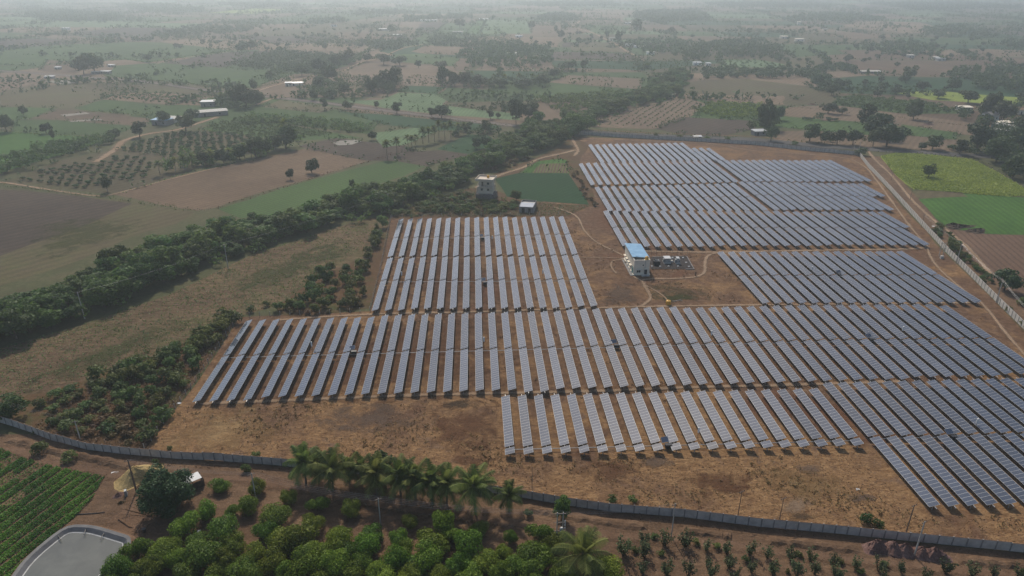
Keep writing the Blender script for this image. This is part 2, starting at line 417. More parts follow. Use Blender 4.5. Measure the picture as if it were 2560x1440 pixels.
M['darkmetal'] = plain('dark_metal', (0.035, 0.036, 0.04), 0.5, 0.3)
M['green_door'] = plain('green_shutter', (0.10, 0.22, 0.20), 0.6)
M['tank']   = plain('yellow_water_tank', (0.62, 0.33, 0.035), 0.45, var=0.06)
M['greymetal'] = plain('grey_equipment', (0.28, 0.29, 0.29), 0.5, 0.2)
M['whitemetal'] = plain('white_roof_sheet', (0.46, 0.47, 0.47), 0.45, var=0.08, spec=0.5)
M['bluegrey'] = plain('blue_grey_roof_sheet', (0.20, 0.235, 0.30), 0.4, var=0.1, spec=0.5)
M['wire']   = plain('aluminium_wire', (0.42, 0.42, 0.42), 0.4, 0.5)
M['straw']  = ground_mat('straw_heap', (0.38, 0.26, 0.11), (0.56, 0.41, 0.19), s=(0.2, 0.9, 4.0), fine=0.3, bump=0.6)
M['rubble'] = ground_mat('red_rubble', (0.13, 0.07, 0.058), (0.24, 0.15, 0.13), s=(0.2, 0.9, 4.0), fine=0.35, bump=0.8)
M['liner']  = plain('pond_liner', (0.11, 0.11, 0.112), 0.5, var=0.2, scale=0.8, bump=0.2)
M['linerpale'] = plain('silt_line_on_liner', (0.48, 0.47, 0.44), 0.7, var=0.2, scale=1.5)
M['cloth']  = plain('pale_sheet', (0.66, 0.62, 0.5), 0.7)
M['pipe']   = plain('black_hose', (0.03, 0.03, 0.032), 0.5)
M['skin']   = plain('dark_skin', (0.16, 0.09, 0.06), 0.6)
M['thatch'] = plain('woven_mat', (0.10, 0.07, 0.05), 0.9, var=0.3, scale=2)

def water_mat():
    m, n, l, b = new_mat('pond_water')
    g = n.new('ShaderNodeNewGeometry')
    z = noise(n, l, g.outputs['Position'], 0.18, 5, 0.6, 0.5); z2 = noise(n, l, g.outputs['Position'], 2.2, 3, 0.8)
    r = ramp(n, [(0.35, (0.085, 0.09, 0.08)), (0.65, (0.125, 0.13, 0.112))]); l.new(z.outputs['Fac'], r.inputs[0])
    k = mrange(n, l, z2.outputs['Fac'], 0.68, 0.74, 0.0, 0.5)
    l.new(mixc(n, l, k, r.outputs[0], (0.27, 0.27, 0.24)), b.inputs['Base Color'])
    b.inputs['Roughness'].default_value = 0.18
    bp = n.new('ShaderNodeBump'); bp.inputs['Strength'].default_value = 0.06; l.new(z2.outputs['Fac'], bp.inputs['Height']); l.new(bp.outputs[0], b.inputs['Normal'])
    return m
M['water'] = water_mat()

def blue_roof():
    m, n, l, b = new_mat('blue_ribbed_sheet')
    tc = n.new('ShaderNodeTexCoord'); xyz = n.new('ShaderNodeSeparateXYZ'); l.new(tc.outputs['Object'], xyz.inputs[0])
    w = mth(n, l, 'PINGPONG', mth(n, l, 'MULTIPLY', xyz.outputs[1], 1.0), 0.5)
    z = noise(n, l, tc.outputs['Object'], 0.5, 5)
    c = ramp(n, [(0.35, (0.11, 0.27, 0.44)), (0.65, (0.19, 0.38, 0.55))]); l.new(z.outputs['Fac'], c.inputs[0])
    l.new(mixc(n, l, mrange(n, l, w, 0.0, 0.12, 0.5, 0.0), c.outputs[0], (0.09, 0.24, 0.42)), b.inputs['Base Color'])
    b.inputs['Roughness'].default_value = 0.42
    bp = n.new('ShaderNodeBump'); bp.inputs['Strength'].default_value = 0.4; l.new(w, bp.inputs['Height']); l.new(bp.outputs[0], b.inputs['Normal'])
    return m
M['blueroof'] = blue_roof()

def module_mat():
    m, n, l, b = new_mat('solar_module_glass')
    uv = n.new('ShaderNodeUVMap'); uv.uv_map = 'UVMap'
    xyz = n.new('ShaderNodeSeparateXYZ'); l.new(uv.outputs[0], xyz.inputs[0])
    U, V = xyz.outputs[0], xyz.outputs[1]
    fv = mth(n, l, 'ABSOLUTE', mth(n, l, 'SUBTRACT', mth(n, l, 'FRACT', V), 0.5))
    fu = mth(n, l, 'ABSOLUTE', mth(n, l, 'SUBTRACT', U, 0.5))
    fr = mth(n, l, 'MAXIMUM', mth(n, l, 'GREATER_THAN', fv, 0.472), mth(n, l, 'GREATER_THAN', fu, 0.478))
    oi = n.new('ShaderNodeObjectInfo')
    cb = n.new('ShaderNodeCombineXYZ'); l.new(mth(n, l, 'FLOOR', V), cb.inputs[0]); l.new(mth(n, l, 'MULTIPLY', oi.outputs['Random'], 91.0), cb.inputs[1])
    wn_ = n.new('ShaderNodeTexWhiteNoise'); l.new(cb.outputs[0], wn_.inputs[0])
    g = n.new('ShaderNodeNewGeometry'); dn = noise(n, l, g.outputs['Position'], 0.05, 4)
    base = mixc(n, l, mrange(n, l, dn.outputs['Fac'], 0.35, 0.65, 0.0, 1.0), (0.036, 0.051, 0.084), (0.058, 0.074, 0.106))
    hs = n.new('ShaderNodeHueSaturation'); l.new(base, hs.inputs['Color'])
    l.new(mth(n, l, 'MULTIPLY', mrange(n, l, wn_.outputs[0], 0, 1, 0.92, 1.08), mrange(n, l, oi.outputs['Random'], 0, 1, 0.78, 1.2)), hs.inputs['Value'])
    l.new(mixc(n, l, fr, hs.outputs[0], (0.34, 0.355, 0.365)), b.inputs['Base Color'])
    l.new(mrange(n, l, fr, 0, 1, 0.06, 0.5), b.inputs['Roughness'])
    b.inputs['IOR'].default_value = 1.56
    return m
M['module'] = module_mat()
M['backsheet'] = plain('module_back', (0.22, 0.22, 0.22), 0.7, var=0.05)

# ------------------------------------------------------------------ flat land pieces
LAYER = [0]
def flat_mesh(name, pts, mat, step=10.0, jit=0.5, seed=0):
    rnd = random.Random(seed)
    P = []
    for i, a in enumerate(pts):
        b = pts[(i + 1) % len(pts)]
        d = b - a; L = d.length; k = max(1, min(40, int(L / step)))
        nrm = Vector((-d.y, d.x, 0)).normalized() if L > 0 else Vector((0, 0, 0))
        for j in range(k):
            P.append(a + d * (j / k) + (nrm * rnd.uniform(-jit, jit) if j else Vector((0, 0, 0))))
    LAYER[0] += 1
    z = 0.006 + 0.001 * LAYER[0]
    me = bpy.data.meshes.new(name)
    me.from_pydata([(p.x, p.y, z) for p in P], [], [list(range(len(P)))])
    me.update()
    if me.polygons[0].normal.z < 0: me.flip_normals()
    me.materials.append(M[mat])
    return me

EDGES = []
def field(pix, mat, label, name='field', cat='field', jit=0.6):
    pts = GP(pix)
    if min(p.y for p in pts) > 300: EDGES.extend((a, b) for a, b in zip(pts, pts[1:] + pts[:1]))
    far = max(p.y for p in pts)
    o = link(name, flat_mesh(name, pts, mat, 8 + far * 0.012, jit * (1 + far / 400), LAYER[0] + 7))
    return tag(o, label, cat, kind='structure')

def ribbon(name, pix, width, mat, label, cat, jit=0.12, smooth=6):
    P = GP(pix)
    Q = []
    for i in range(len(P) - 1):                      # Catmull-Rom
        p0, p1, p2, p3 = P[max(i - 1, 0)], P[i], P[i + 1], P[min(i + 2, len(P) - 1)]
        for j in range(smooth):
            t = j / smooth
            Q.append(0.5 * ((2 * p1) + (p2 - p0) * t + (2 * p0 - 5 * p1 + 4 * p2 - p3) * t * t + (3 * p1 - p0 - 3 * p2 + p3) * t ** 3))
    Q.append(P[-1])
    rnd = random.Random(len(pix) * 13 + int(pix[0][0]))
    LAYER[0] += 1
    z = 0.006 + 0.001 * LAYER[0]
    vs, fs = [], []
    for i, q in enumerate(Q):
        d = Q[min(i + 1, len(Q) - 1)] - Q[max(i - 1, 0)]
        nrm = Vector((-d.y, d.x, 0)).normalized()
        w = width * (0.68 + rnd.uniform(-jit, jit))
        vs += [(q.x + nrm.x * w, q.y + nrm.y * w, z), (q.x - nrm.x * w, q.y - nrm.y * w, z)]
        if i: fs.append((2 * i - 2, 2 * i - 1, 2 * i + 1, 2 * i))
    me = bpy.data.meshes.new(name); me.from_pydata(vs, [], fs)
    uv = me.uv_layers.new(name='UVMap')
    li = np.zeros(len(me.loops), dtype=np.int32); me.loops.foreach_get('vertex_index', li)
    uv.data.foreach_set('uv', np.stack([(li % 2).astype(np.float32), (li // 2).astype(np.float32)], 1).ravel())
    me.update()
    if me.polygons[0].normal.z < 0: me.flip_normals()
    me.materials.append(M[mat + '_soft'] if mat + '_soft' in M else M[mat])
    return tag(link(name, me), label, cat, kind='structure')

def patch(pix, mat, label, seed=1):
    """a patch of other soil with a ragged soft rim; UV.x runs from its middle (0.5) to its rim (1)"""
    P = GP(pix); c = sum(P, Vector((0, 0, 0))) / len(P); rnd = random.Random(seed)
    Q = []
    for i in range(len(P)):
        p0, p1, p2, p3 = P[i - 1], P[i], P[(i + 1) % len(P)], P[(i + 2) % len(P)]
        for j in range(5):
            t = j / 5; Q.append(0.5 * ((2 * p1) + (p2 - p0) * t + (2 * p0 - 5 * p1 + 4 * p2 - p3) * t * t + (3 * p1 - p0 - 3 * p2 + p3) * t ** 3))
    LAYER[0] += 1
    z = 0.006 + 0.001 * LAYER[0]; n = len(Q)
    vs = [(c.x, c.y, z)] + [(q.x, q.y, z) for q in Q]
    me = bpy.data.meshes.new('soil_patch'); me.from_pydata(vs, [], [(0, 1 + i, 1 + (i + 1) % n) for i in range(n)])
    uv = me.uv_layers.new(name='UVMap')
    for lp in me.loops: uv.data[lp.index].uv = (0.5 if lp.vertex_index == 0 else 1.0, 0)
    me.update()
    if me.polygons[0].normal.z < 0: me.flip_normals()
    me.materials.append(M[mat])
    return tag(link('soil_patch', me), label, 'bare patch', kind='structure')

# base land, one sheet out to the haze
gm = bpy.data.meshes.new('ground')
gm.from_pydata([(-6000, -600, 0), (6000, -600, 0), (6000, 7000, 0), (-6000, 7000, 0)], [], [(0, 1, 2, 3)])
gm.materials.append(M['land'])
tag(link('ground', gm), 'dry brown farmland plain reaching into the haze', 'ground', kind='structure')

# far patchwork of parcels beyond the nearer fields (one sheet, cut into parcels)
rng = random.Random(5)
FAR_EDGES = []
def parcels():
    out = []
    def split(x0, y0, x1, y1, d):
        w, h = x1 - x0, y1 - y0
        lim = rng.uniform(70, 170) * (1 + max(0, y0 - 1200) / 1500)
        if d > 9 or (w < lim and h < lim): out.append((x0, y0, x1, y1)); return
        t = rng.uniform(0.36, 0.64)
        if w > h * rng.uniform(0.7, 1.5): split(x0, y0, x0 + w * t, y1, d + 1); split(x0 + w * t, y0, x1, y1, d + 1)
        else: split(x0, y0, x1, y0 + h * t, d + 1); split(x0, y0 + h * t, x1, y1, d + 1)
    split(-3000, 480, 3400, 4300, 0)
    return out
fv, ff, fm = [], [], []
FARM = ['tan', 'pink', 'brown', 'dark', 'olive', 'green', 'deep', 'pale']
wts = [10, 10, 12, 8, 24, 22, 9, 8]
def warp(x, y):
    a = R_(-9)
    X, Y = x * math.cos(a) - (y - 900) * math.sin(a), 900 + x * math.sin(a) + (y - 900) * math.cos(a)
    return X + 18 * math.sin(Y * 0.006 + 1) + 7 * math.sin(Y * 0.021), Y + 16 * math.sin(X * 0.005) + 6 * math.sin(X * 0.019 + 2)
for x0, y0, x1, y1 in parcels():
    g = rng.uniform(1.5, 5)
    k = len(fv)
    ring = []
    for (a, b), (c, d) in (((x0 + g, y0 + g), (x1 - g, y0 + g)), ((x1 - g, y0 + g), (x1 - g, y1 - g)), ((x1 - g, y1 - g), (x0 + g, y1 - g)), ((x0 + g, y1 - g), (x0 + g, y0 + g))):
        e = []
        for t in (0, 0.33, 0.66):
            q = warp(a + (c - a) * t, b + (d - b) * t); ring.append(q); e.append(q)
        e.append(warp(c, d))
        FAR_EDGES.append(e)
    fv += [(x, y, 0.006) for x, y in ring]
    ff.append(list(range(k, k + 12))); fm.append(rng.choices(range(8), wts)[0])
me = bpy.data.meshes.new('farmland'); me.from_pydata(fv, [], ff)
for k in FARM: me.materials.append(M[k])
me.polygons.foreach_set('material_index', fm); me.update()
tag(link('farmland', me), 'hazy patchwork of far brown and green parcels', 'farmland', kind='structure')


# ---- near the camera and inside the compound
field([(360, 1128), (425, 1040), (492, 958), (598, 793), (700, 788), (925, 778), (978, 545), (1130, 543), (1290, 540), (1420, 470), (1405, 375), (1428, 341), (1560, 346), (1700, 350),
       (1890, 361), (2000, 374), (2146, 389), (2225, 480), (2370, 640), (2440, 706), (2560, 828), (2760, 1010), (2760, 1412), (2560, 1381), (2271, 1352), (1902, 1317), (1522, 1278), (1300, 1243), (705, 1164), (430, 1145)],
      'compound', 'red brown dry ground with straw inside the solar plant walls', 'compound_ground', 'ground', 0.3)
field([(-160, 1010), (-160, 1085), (84, 1085), (218, 1126), (430, 1147), (705, 1166), (1303, 1245), (1710, 1294), (2086, 1335), (2560, 1383), (2780, 1406), (2780, 1700), (-300, 1700), (-300, 1010)],
      'farmsoil', 'red brown farm soil in front of the long boundary wall', 'farm_ground', 'ground', 0.3)
field([(-200, 1085), (0, 1122), (62, 1148), (150, 1172), (262, 1192), (232, 1246), (160, 1322), (95, 1384), (30, 1440), (-260, 1700), (-500, 1500), (-420, 1200)],
      'clay', 'tan soil showing between the green crop rows in the corner', 'crop_bed', 'field', 0.2)
field([(-140, 880), (0, 872), (200, 815), (420, 738), (640, 632), (900, 552), (975, 545), (960, 585), (925, 650), (800, 690), (690, 765), (600, 790), (520, 830), (420, 880), (240, 942), (120, 985), (0, 1002), (-160, 1010)],
      'strip', 'dry grazed strip between the stream trees and the hedge', 'pasture', 'field')
field([(-160, 1005), (0, 998), (120, 980), (240, 940), (420, 878), (520, 828), (600, 790), (488, 955), (420, 1045), (362, 1125), (218, 1122), (84, 1083), (-160, 1005)],
      'scrubsoil', 'dry scrub land left of the front panel rows', 'scrub_ground', 'ground', 0.3)
field([(690, 768), (800, 686), (925, 645), (962, 580), (978, 546), (965, 640), (928, 770), (760, 792), (700, 788)], 'scrubsoil', 'dry scrub corner between two blocks of panels', 'scrub_ground', 'ground', 0.3)
field([(900, 552), (1040, 515), (1170, 470), (1240, 475), (1300, 500), (1420, 512), (1480, 512), (1420, 540), (1290, 542), (978, 547)], 'scrubsoil', 'weedy dry ground around the two storey house', 'scrub_ground', 'ground')
field([(1185, 470), (1240, 432), (1340, 395), (1400, 368), (1415, 350), (1430, 342), (1470, 360), (1450, 405), (1480, 470), (1490, 520), (1470, 512), (1423, 433), (1345, 403), (1297, 432), (1236, 447)], 'scrubsoil', 'dry verge around the small green field by the house', 'verge', 'ground')
# ---- middle left
field([(-60, 470), (60, 477), (270, 497), (490, 531), (440, 560), (330, 590), (200, 650), (0, 715), (-60, 740)], 'olive', 'dry olive stubble field left of the stream trees')
field([(-60, 470), (60, 477), (190, 490), (330, 509), (200, 570), (80, 610), (0, 640), (-60, 650)], 'dark', 'dark ploughed field at the left edge')
field([(282, 487), (420, 447), (560, 415), (700, 385), (775, 369), (850, 380), (920, 402), (800, 440), (690, 470), (600, 498), (540, 519), (490, 527), (380, 508)], 'brown', 'brown ploughed field with a lone tree')
field([(545, 523), (700, 473), (860, 428), (960, 402), (1080, 408), (1010, 440), (880, 482), (690, 540), (600, 545)], 'greenrow', 'green field sown in fine rows beside the stream trees')
field([(18, 456), (150, 402), (290, 372), (430, 392), (520, 405), (470, 430), (400, 452), (300, 483), (240, 482), (120, 470)], 'olive', 'olive brown orchard soil under round green bushes', 'orchard_ground')
field([(296, 374), (370, 350), (443, 329), (560, 332), (705, 345), (660, 375), (560, 400), (430, 398)], 'olive', 'olive ground under a grid of small orchard bushes', 'orchard_ground')
field([(-40, 403), (0, 395), (168, 360), (285, 344), (200, 372), (90, 405), (0, 432), (-40, 440)], 'bright', 'bright green field behind the left hedge')
field([(-40, 330), (30, 329), (144, 336), (279, 343), (168, 360), (0, 396), (-40, 400)], 'bright', 'grass green plot at the left edge')
field([(37, 299), (120, 300), (230, 306), (339, 316), (279, 340), (134, 337), (30, 329)], 'green', 'leafy green field below the brown beds')
field([(81, 295), (151, 274), (260, 284), (376, 296), (363, 317), (208, 305)], 'brown', 'brown beds with white salt streaks')
field([(150, 287), (215, 281), (225, 284), (165, 291)], 'whitesoil', 'pale dry crust across the brown beds', 'bare_patch')
field([(170, 302), (250, 297), (258, 300), (180, 305)], 'whitesoil', 'pale dry crust at the edge of the brown beds', 'bare_patch')
field([(175, 269), (262, 249), (400, 262), (497, 268), (463, 289), (376, 290), (240, 279)], 'green', 'green field above the brown beds')
field([(255, 249), (300, 231), (420, 233), (520, 243), (512, 264), (437, 262)], 'tan', 'pale soil with rows of young bushes', 'orchard_ground')
field([(-40, 235), (77, 214), (200, 213), (302, 229), (249, 250), (188, 270), (134, 271), (0, 268), (-40, 268)], 'olive', 'wide olive stubble field below the road')
field([(-40, 268), (60, 268), (140, 271), (76, 296), (40, 300), (-40, 300)], 'green', 'dark green plot at the left edge below the stubble')
field([(-40, 185), (100, 203), (60, 215), (0, 232), (-40, 235)], 'dotted', 'brown field dotted with young bushes at the left edge')
field([(500, 322), (560, 300), (640, 300), (850, 335), (905, 345), (720, 352), (600, 335)], 'green', 'green field with low bushes in uneven lines')
field([(600, 290), (640, 262), (690, 250), (850, 277), (905, 285), (960, 300), (920, 335), (740, 312)], 'green', 'green field crossed by lines of shrubs')
field([(655, 268), (700, 250), (850, 270), (800, 282)], 'olive', 'small olive plot beside the road')
field([(745, 365), (840, 345), (920, 355), (1010, 365), (1040, 375), (985, 402), (920, 402), (830, 385)], 'dark', 'dark bare field behind the dry pond')
field([(985, 402), (1004, 380), (1098, 376), (1175, 386), (1065, 416)], 'dark', 'small dark bare plot before the palms')
field([(934, 333), (1058, 317), (1090, 330), (1010, 362), (960, 368)], 'pale', 'pale green field behind the slender palms')
field([(1092, 373), (1169, 336), (1220, 338), (1246, 358), (1169, 385)], 'deep', 'deep green field beyond the palms')
field([(850, 279), (985, 288), (1085, 299), (1260, 314), (1230, 325), (1090, 326), (960, 312)], 'deep', 'deep green field along the road')
field([(860, 252), (950, 250), (1105, 262), (1297, 286), (1300, 301), (1129, 289), (960, 270)], 'pale', 'yellow green strip on the far side of the road')
field([(951, 250), (998, 231), (1125, 237), (1105, 262)], 'pale', 'pale bluish green field above the road')
field([(991, 229), (1020, 211), (1112, 218), (1092, 236)], 'deep', 'dark green plot above the pale field')
field([(1092, 236), (1119, 219), (1347, 231), (1330, 252), (1125, 258)], 'green', 'green field crossed by lines of dark bushes')
field([(1105, 262), (1125, 257), (1330, 251), (1310, 285), (1200, 275)], 'olive', 'olive brown shrubby plot before the road')
field([(1166, 176), (1361, 179), (1370, 200), (1340, 206), (1180, 199)], 'deep', 'dull dark green field behind the three palms')
field([(850, 184), (912, 157), (1135, 167), (1145, 181), (1092, 193)], 'pink', 'pinkish tan field across the middle distance')
field([(850, 185), (1092, 193), (1112, 218), (1010, 214), (850, 204)], 'dotted', 'tan field dotted with seedlings')
field([(842, 205), (940, 208), (930, 222), (840, 222)], 'olive', 'small olive plot by the sand heap')
field([(985, 136), (1060, 134), (1148, 145), (1135, 166), (985, 154)], 'green', 'grey green field in front of a wood')
field([(1028, 129), (1065, 113), (1209, 121), (1186, 140), (1060, 134)], 'pink', 'pinkish bare field in front of a far wood')
field([(850, 128), (960, 130), (985, 137), (905, 158), (850, 150)], 'tan', 'tan fallow field beside the dirt lane')
field([(640, 130), (700, 108), (850, 108), (960, 116), (950, 130), (850, 128), (760, 125)], 'tan', 'wide fallow field with scattered trees')
field([(262, 190), (292, 164), (417, 156), (551, 170), (729, 186), (628, 221), (440, 205)], 'green', 'grey green field above the road')
field([(413, 158), (500, 140), (578, 130), (690, 127), (640, 145), (551, 170)], 'dark', 'grey brown ploughed field behind the green one')
field([(551, 170), (640, 145), (689, 127), (870, 140), (870, 165), (769, 184), (729, 186)], 'green', 'ground under the bushy orchard', 'orchard_ground')
field([(-60, 125), (120, 113), (322, 105), (403, 106), (578, 126), (369, 156), (316, 149), (235, 153), (84, 166), (-60, 160)], 'green', 'large grey green field at the upper left')
field([(-60, 96), (120, 97), (210, 108), (120, 115), (-60, 122)], 'dark', 'grey ploughed field behind the large green field')
field([(30, 88), (130, 86), (290, 98), (322, 105), (210, 108), (120, 96)], 'pink', 'pink bare strip behind the grey field')
field([(400, 104), (480, 96), (640, 100), (690, 112), (650, 125), (578, 126)], 'tan', 'tan fallow land with small dark bushes')
field([(120, 150), (238, 158), (185, 186), (100, 177)], 'brown', 'trampled earth yard around the roadside sheds', 'yard')
# ---- middle right
field([(1236, 447), (1297, 433), (1421, 434), (1445, 470), (1472, 512), (1347, 503), (1268, 492)], 'deep', 'deep green field beside the two storey house')
field([(1304, 432), (1347, 403), (1400, 397), (1417, 400), (1424, 434)], 'bright', 'small bright green plot behind the deep green field')
field([(1340, 420), (1352, 410), (1415, 408), (1422, 433), (1330, 432)], 'plotrow', 'little brown garden beds in the bright plot', 'garden')
field([(1471, 317), (1525, 290), (1600, 266), (1710, 242), (1770, 262), (1737, 284), (1690, 310), (1633, 323)], 'dotted', 'ploughed field dotted with young bushes')
field([(1640, 323), (1700, 293), (1880, 302), (1890, 322), (1800, 341), (1700, 335)], 'dark', 'dark brown ploughed field by the road')
field([(1730, 284), (1781, 254), (1908, 264), (1900, 296), (1818, 300)], 'green', 'ground of the bright green plantation', 'orchard_ground')
field([(1950, 291), (1969, 268), (2096, 262), (2258, 286), (2440, 309), (2445, 340), (2395, 335), (2150, 305)], 'pink', 'pinkish ploughed fields right of the plantation')
field([(1940, 317), (1957, 290), (2070, 302), (2167, 312), (2172, 338), (2049, 328)], 'green', 'green strip of crop before the roadside trees')
field([(2250, 336), (2254, 311), (2395, 332), (2389, 350)], 'green', 'green strip of crop right of the roadside trees')
field([(1930, 328), (2050, 328), (2172, 338), (2250, 337), (2395, 350), (2410, 380), (2150, 368), (1935, 350)], 'pink', 'pinkish bare ground along the road')
field([(2201, 390), (2240, 382), (2330, 388), (2433, 400), (2510, 440), (2590, 490), (2500, 492), (2285, 474), (2232, 432)], 'yellow', 'yellow green crop field outside the right wall')
field([(2280, 476), (2500, 490), (2640, 500), (2680, 590), (2560, 590), (2466, 584), (2368, 569), (2338, 545)], 'bright', 'fresh green crop field below the yellow one')
field([(2278, 477), (2400, 480), (2420, 492), (2292, 498)], 'olive', 'drier end of the fresh green field', 'bare_patch')
field([(2368, 572), (2466, 586), (2640, 592), (2680, 760), (2600, 820), (2500, 716), (2420, 640)], 'furrow', 'reddish furrowed field at the right edge')
field([(2200, 392), (2275, 475), (2340, 548), (2420, 640), (2500, 712), (2600, 822), (2560, 826), (2440, 704), (2320, 580), (2224, 476), (2150, 388)], 'farmsoil', 'dry verge outside the right wall', 'verge', 'ground', 0.3)
field([(1700, 232), (1700, 208), (1767, 199), (1868, 198), (1990, 212), (2100, 226), (2090, 262), (1969, 266), (1908, 262), (1800, 240)], 'olive', 'olive fallow field right of the stream wood')
field([(1700, 232), (1800, 238), (1960, 240), (1960, 262), (1780, 256)], 'pink', 'pinkish fallow ground before the plantation')
field([(2075, 262), (2120, 238), (2300, 255), (2430, 285), (2258, 284)], 'green', 'ground under the long bushy plantation', 'orchard_ground')
field([(2240, 232), (2330, 226), (2560, 245), (2600, 262), (2560, 266), (2330, 250)], 'yellow', 'yellow green grass among the trees')
field([(1371, 206), (1421, 188), (1606, 197), (1602, 223)], 'pink', 'pale pinkish field left of the stream wood')
field([(1377, 129), (1565, 134), (1601, 151), (1377, 149)], 'dark', 'dark brown field below the dirt lane')
field([(1374, 151), (1633, 154), (1800, 150), (1800, 158), (1612, 176), (1387, 169)], 'deep', 'dark green field in the middle distance')
field([(1374, 215), (1596, 225), (1575, 240), (1364, 233)], 'green', 'green field in fine lines left of the stream wood')
field([(1804, 149), (1900, 150), (1962, 161), (1955, 169), (1804, 169)], 'pale', 'green field framed by dark woods')
field([(1428, 114), (1480, 100), (1555, 117), (1580, 132), (1428, 127)], 'olive', 'olive field beside the dirt lane')
field([(1324, 55), (1431, 58), (1482, 81), (1420, 88), (1337, 84)], 'pink', 'pinkish field left of the dirt lane')
field([(1461, 21), (1562, 24), (1559, 55), (1450, 53)], 'pink', 'pinkish field right of the dirt lane')
field([(1452, 62), (1575, 64), (1562, 82), (1490, 82)], 'green', 'grey green field right of the dirt lane')
field([(1176, 85), (1216, 50), (1317, 51), (1330, 84)], 'pale', 'pale green field in the far middle')
field([(1166, 82), (1195, 50), (1216, 50), (1200, 83)], 'bright', 'narrow vivid green strip in the far middle')
field([(1033, 82), (1058, 54), (1117, 56), (1088, 81)], 'dark', 'dark slate brown field in the far middle')
field([(990, 82), (1000, 56), (1055, 55), (1033, 82)], 'pink', 'pinkish strip beside the slate brown field')
field([(1088, 82), (1117, 57), (1190, 57), (1162, 83)], 'green', 'grey green field beside the vivid strip')
field([(840, 80), (920, 78), (990, 92), (960, 108), (830, 105)], 'brown', 'brown field near the white farm shed')
field([(520, 32), (640, 20), (720, 24), (640, 34)], 'yellow', 'pale yellow green field far away on the left')
field([(2150, 52), (2300, 56), (2400, 84), (2250, 82), (2100, 68)], 'tan', 'straw coloured field far away on the right')
field([(2330, 128), (2420, 122), (2560, 126), (2600, 142), (2360, 140)], 'tan', 'straw coloured field on the far right')
field([(2370, 140), (2600, 144), (2620, 166), (2400, 158)], 'brown', 'brown field on the far right')
field([(2060, 180), (2150, 176), (2190, 188), (2080, 196)], 'pink', 'pinkish yard of the long low shed', 'yard')
field([(2060, 86), (2150, 78), (2260, 92), (2120, 100)], 'brown', 'brown field behind the far right hamlet')
field([(1940, 116), (2060, 114), (2120, 135), (1990, 143)], 'green', 'grey green field right of the woods')

patch([(770, 1040), (850, 1012), (1000, 1012), (1070, 1035), (1010, 1075), (880, 1082), (800, 1070)], 'greybrown_soft', 'grey brown worn soil left of the bottom block', 1)
patch([(1050, 1045), (1150, 1000), (1250, 1010), (1262, 1140), (1200, 1170), (1080, 1130)], 'redsoil_soft', 'dark reddish soil beside the first bottom row', 2)
patch([(1120, 1000), (1190, 1000), (1220, 1018), (1160, 1028), (1110, 1020)], 'darksoil_soft', 'dark scorched patch near the first bottom row', 3)
patch([(1945, 1262), (1985, 1238), (2035, 1246), (2050, 1272), (1990, 1290), (1940, 1284)], 'palesoil_soft', 'pale dusty patch inside the front wall', 4)
patch([(1960, 1290), (2030, 1275), (2060, 1295), (2000, 1308)], 'darksoil_soft', 'dark crumbly patch beside the pale dust', 5)
patch([(1990, 1165), (2050, 1160), (2060, 1180), (2000, 1184)], 'greybrown_soft', 'grey worn patch below the bottom right rows', 6)
patch([(2110, 1238), (2170, 1236), (2190, 1250), (2130, 1256)], 'greybrown_soft', 'second grey worn patch near the deep rows', 7)
patch([(1440, 1170), (1560, 1150), (1620, 1180), (1500, 1210)], 'redsoil_soft', 'reddish patch below the bottom rows', 8)
patch([(1600, 1150), (1650, 1140), (1690, 1160), (1640, 1180)], 'greybrown_soft', 'small grey worn patch below the bottom rows', 9)
patch([(1700, 1190), (1850, 1180), (1900, 1230), (1780, 1250)], 'redsoil_soft', 'wide reddish patch along the front wall', 10)
patch([(1520, 720), (1580, 705), (1600, 740), (1560, 770), (1500, 765)], 'greybrown_soft', 'worn soil below the control building', 11)
patch([(1625, 715), (1700, 705), (1770, 720), (1770, 760), (1690, 766), (1630, 745)], 'weedy_soft', 'weedy darker ground below the transformer yard', 12)
patch([(1660, 740), (1720, 735), (1725, 750), (1670, 755)], 'weedgreen_soft', 'green weeds around the yellow tank', 13)
patch([(1530, 555), (1640, 540), (1720, 560), (1640, 590), (1560, 590)], 'weedgreen_soft', 'greenish weeds between rows behind the control building', 14)
patch([(1500, 480), (1640, 470), (1700, 500), (1560, 520)], 'weedy_soft', 'weedy ground among the far panels', 15)
patch([(520, 900), (640, 820), (760, 800), (700, 880), (580, 990)], 'orange_soft', 'orange soil between the first rows of the front block', 16)
patch([(700, 990), (900, 800), (1250, 790), (1280, 970)], 'redsoil_soft', 'reddish soil between rows of the front block', 17)
patch([(950, 770), (1000, 600), (1200, 560), (1250, 760)], 'redsoil_soft', 'reddish soil between rows of the middle block', 18)
patch([(1600, 970), (1700, 850), (2000, 840), (2250, 930), (1900, 960)], 'orange_soft', 'orange soil between rows right of centre', 19)
patch([(400, 1120), (470, 1030), (640, 1010), (720, 1060), (640, 1130), (500, 1140)], 'strawpatch_soft', 'thick golden straw in the left corner of the plant', 20)
patch([(1880, 1180), (2060, 1180), (2160, 1230), (2090, 1260), (1930, 1235)], 'strawpatch_soft', 'golden straw patch below the bottom right rows', 21)
patch([(40, 950), (300, 850), (420, 800), (460, 830), (250, 920), (90, 985)], 'weedgreen_soft', 'greener drift across the grazed strip', 22)
patch([(560, 720), (700, 650), (850, 600), (880, 625), (740, 690), (620, 745)], 'weedgreen_soft', 'greener drift at the upper end of the grazed strip', 23)
patch([(100, 560), (300, 545), (380, 560), (280, 600), (100, 650)], 'weedgreen_soft', 'greener part of the stubble field', 24)

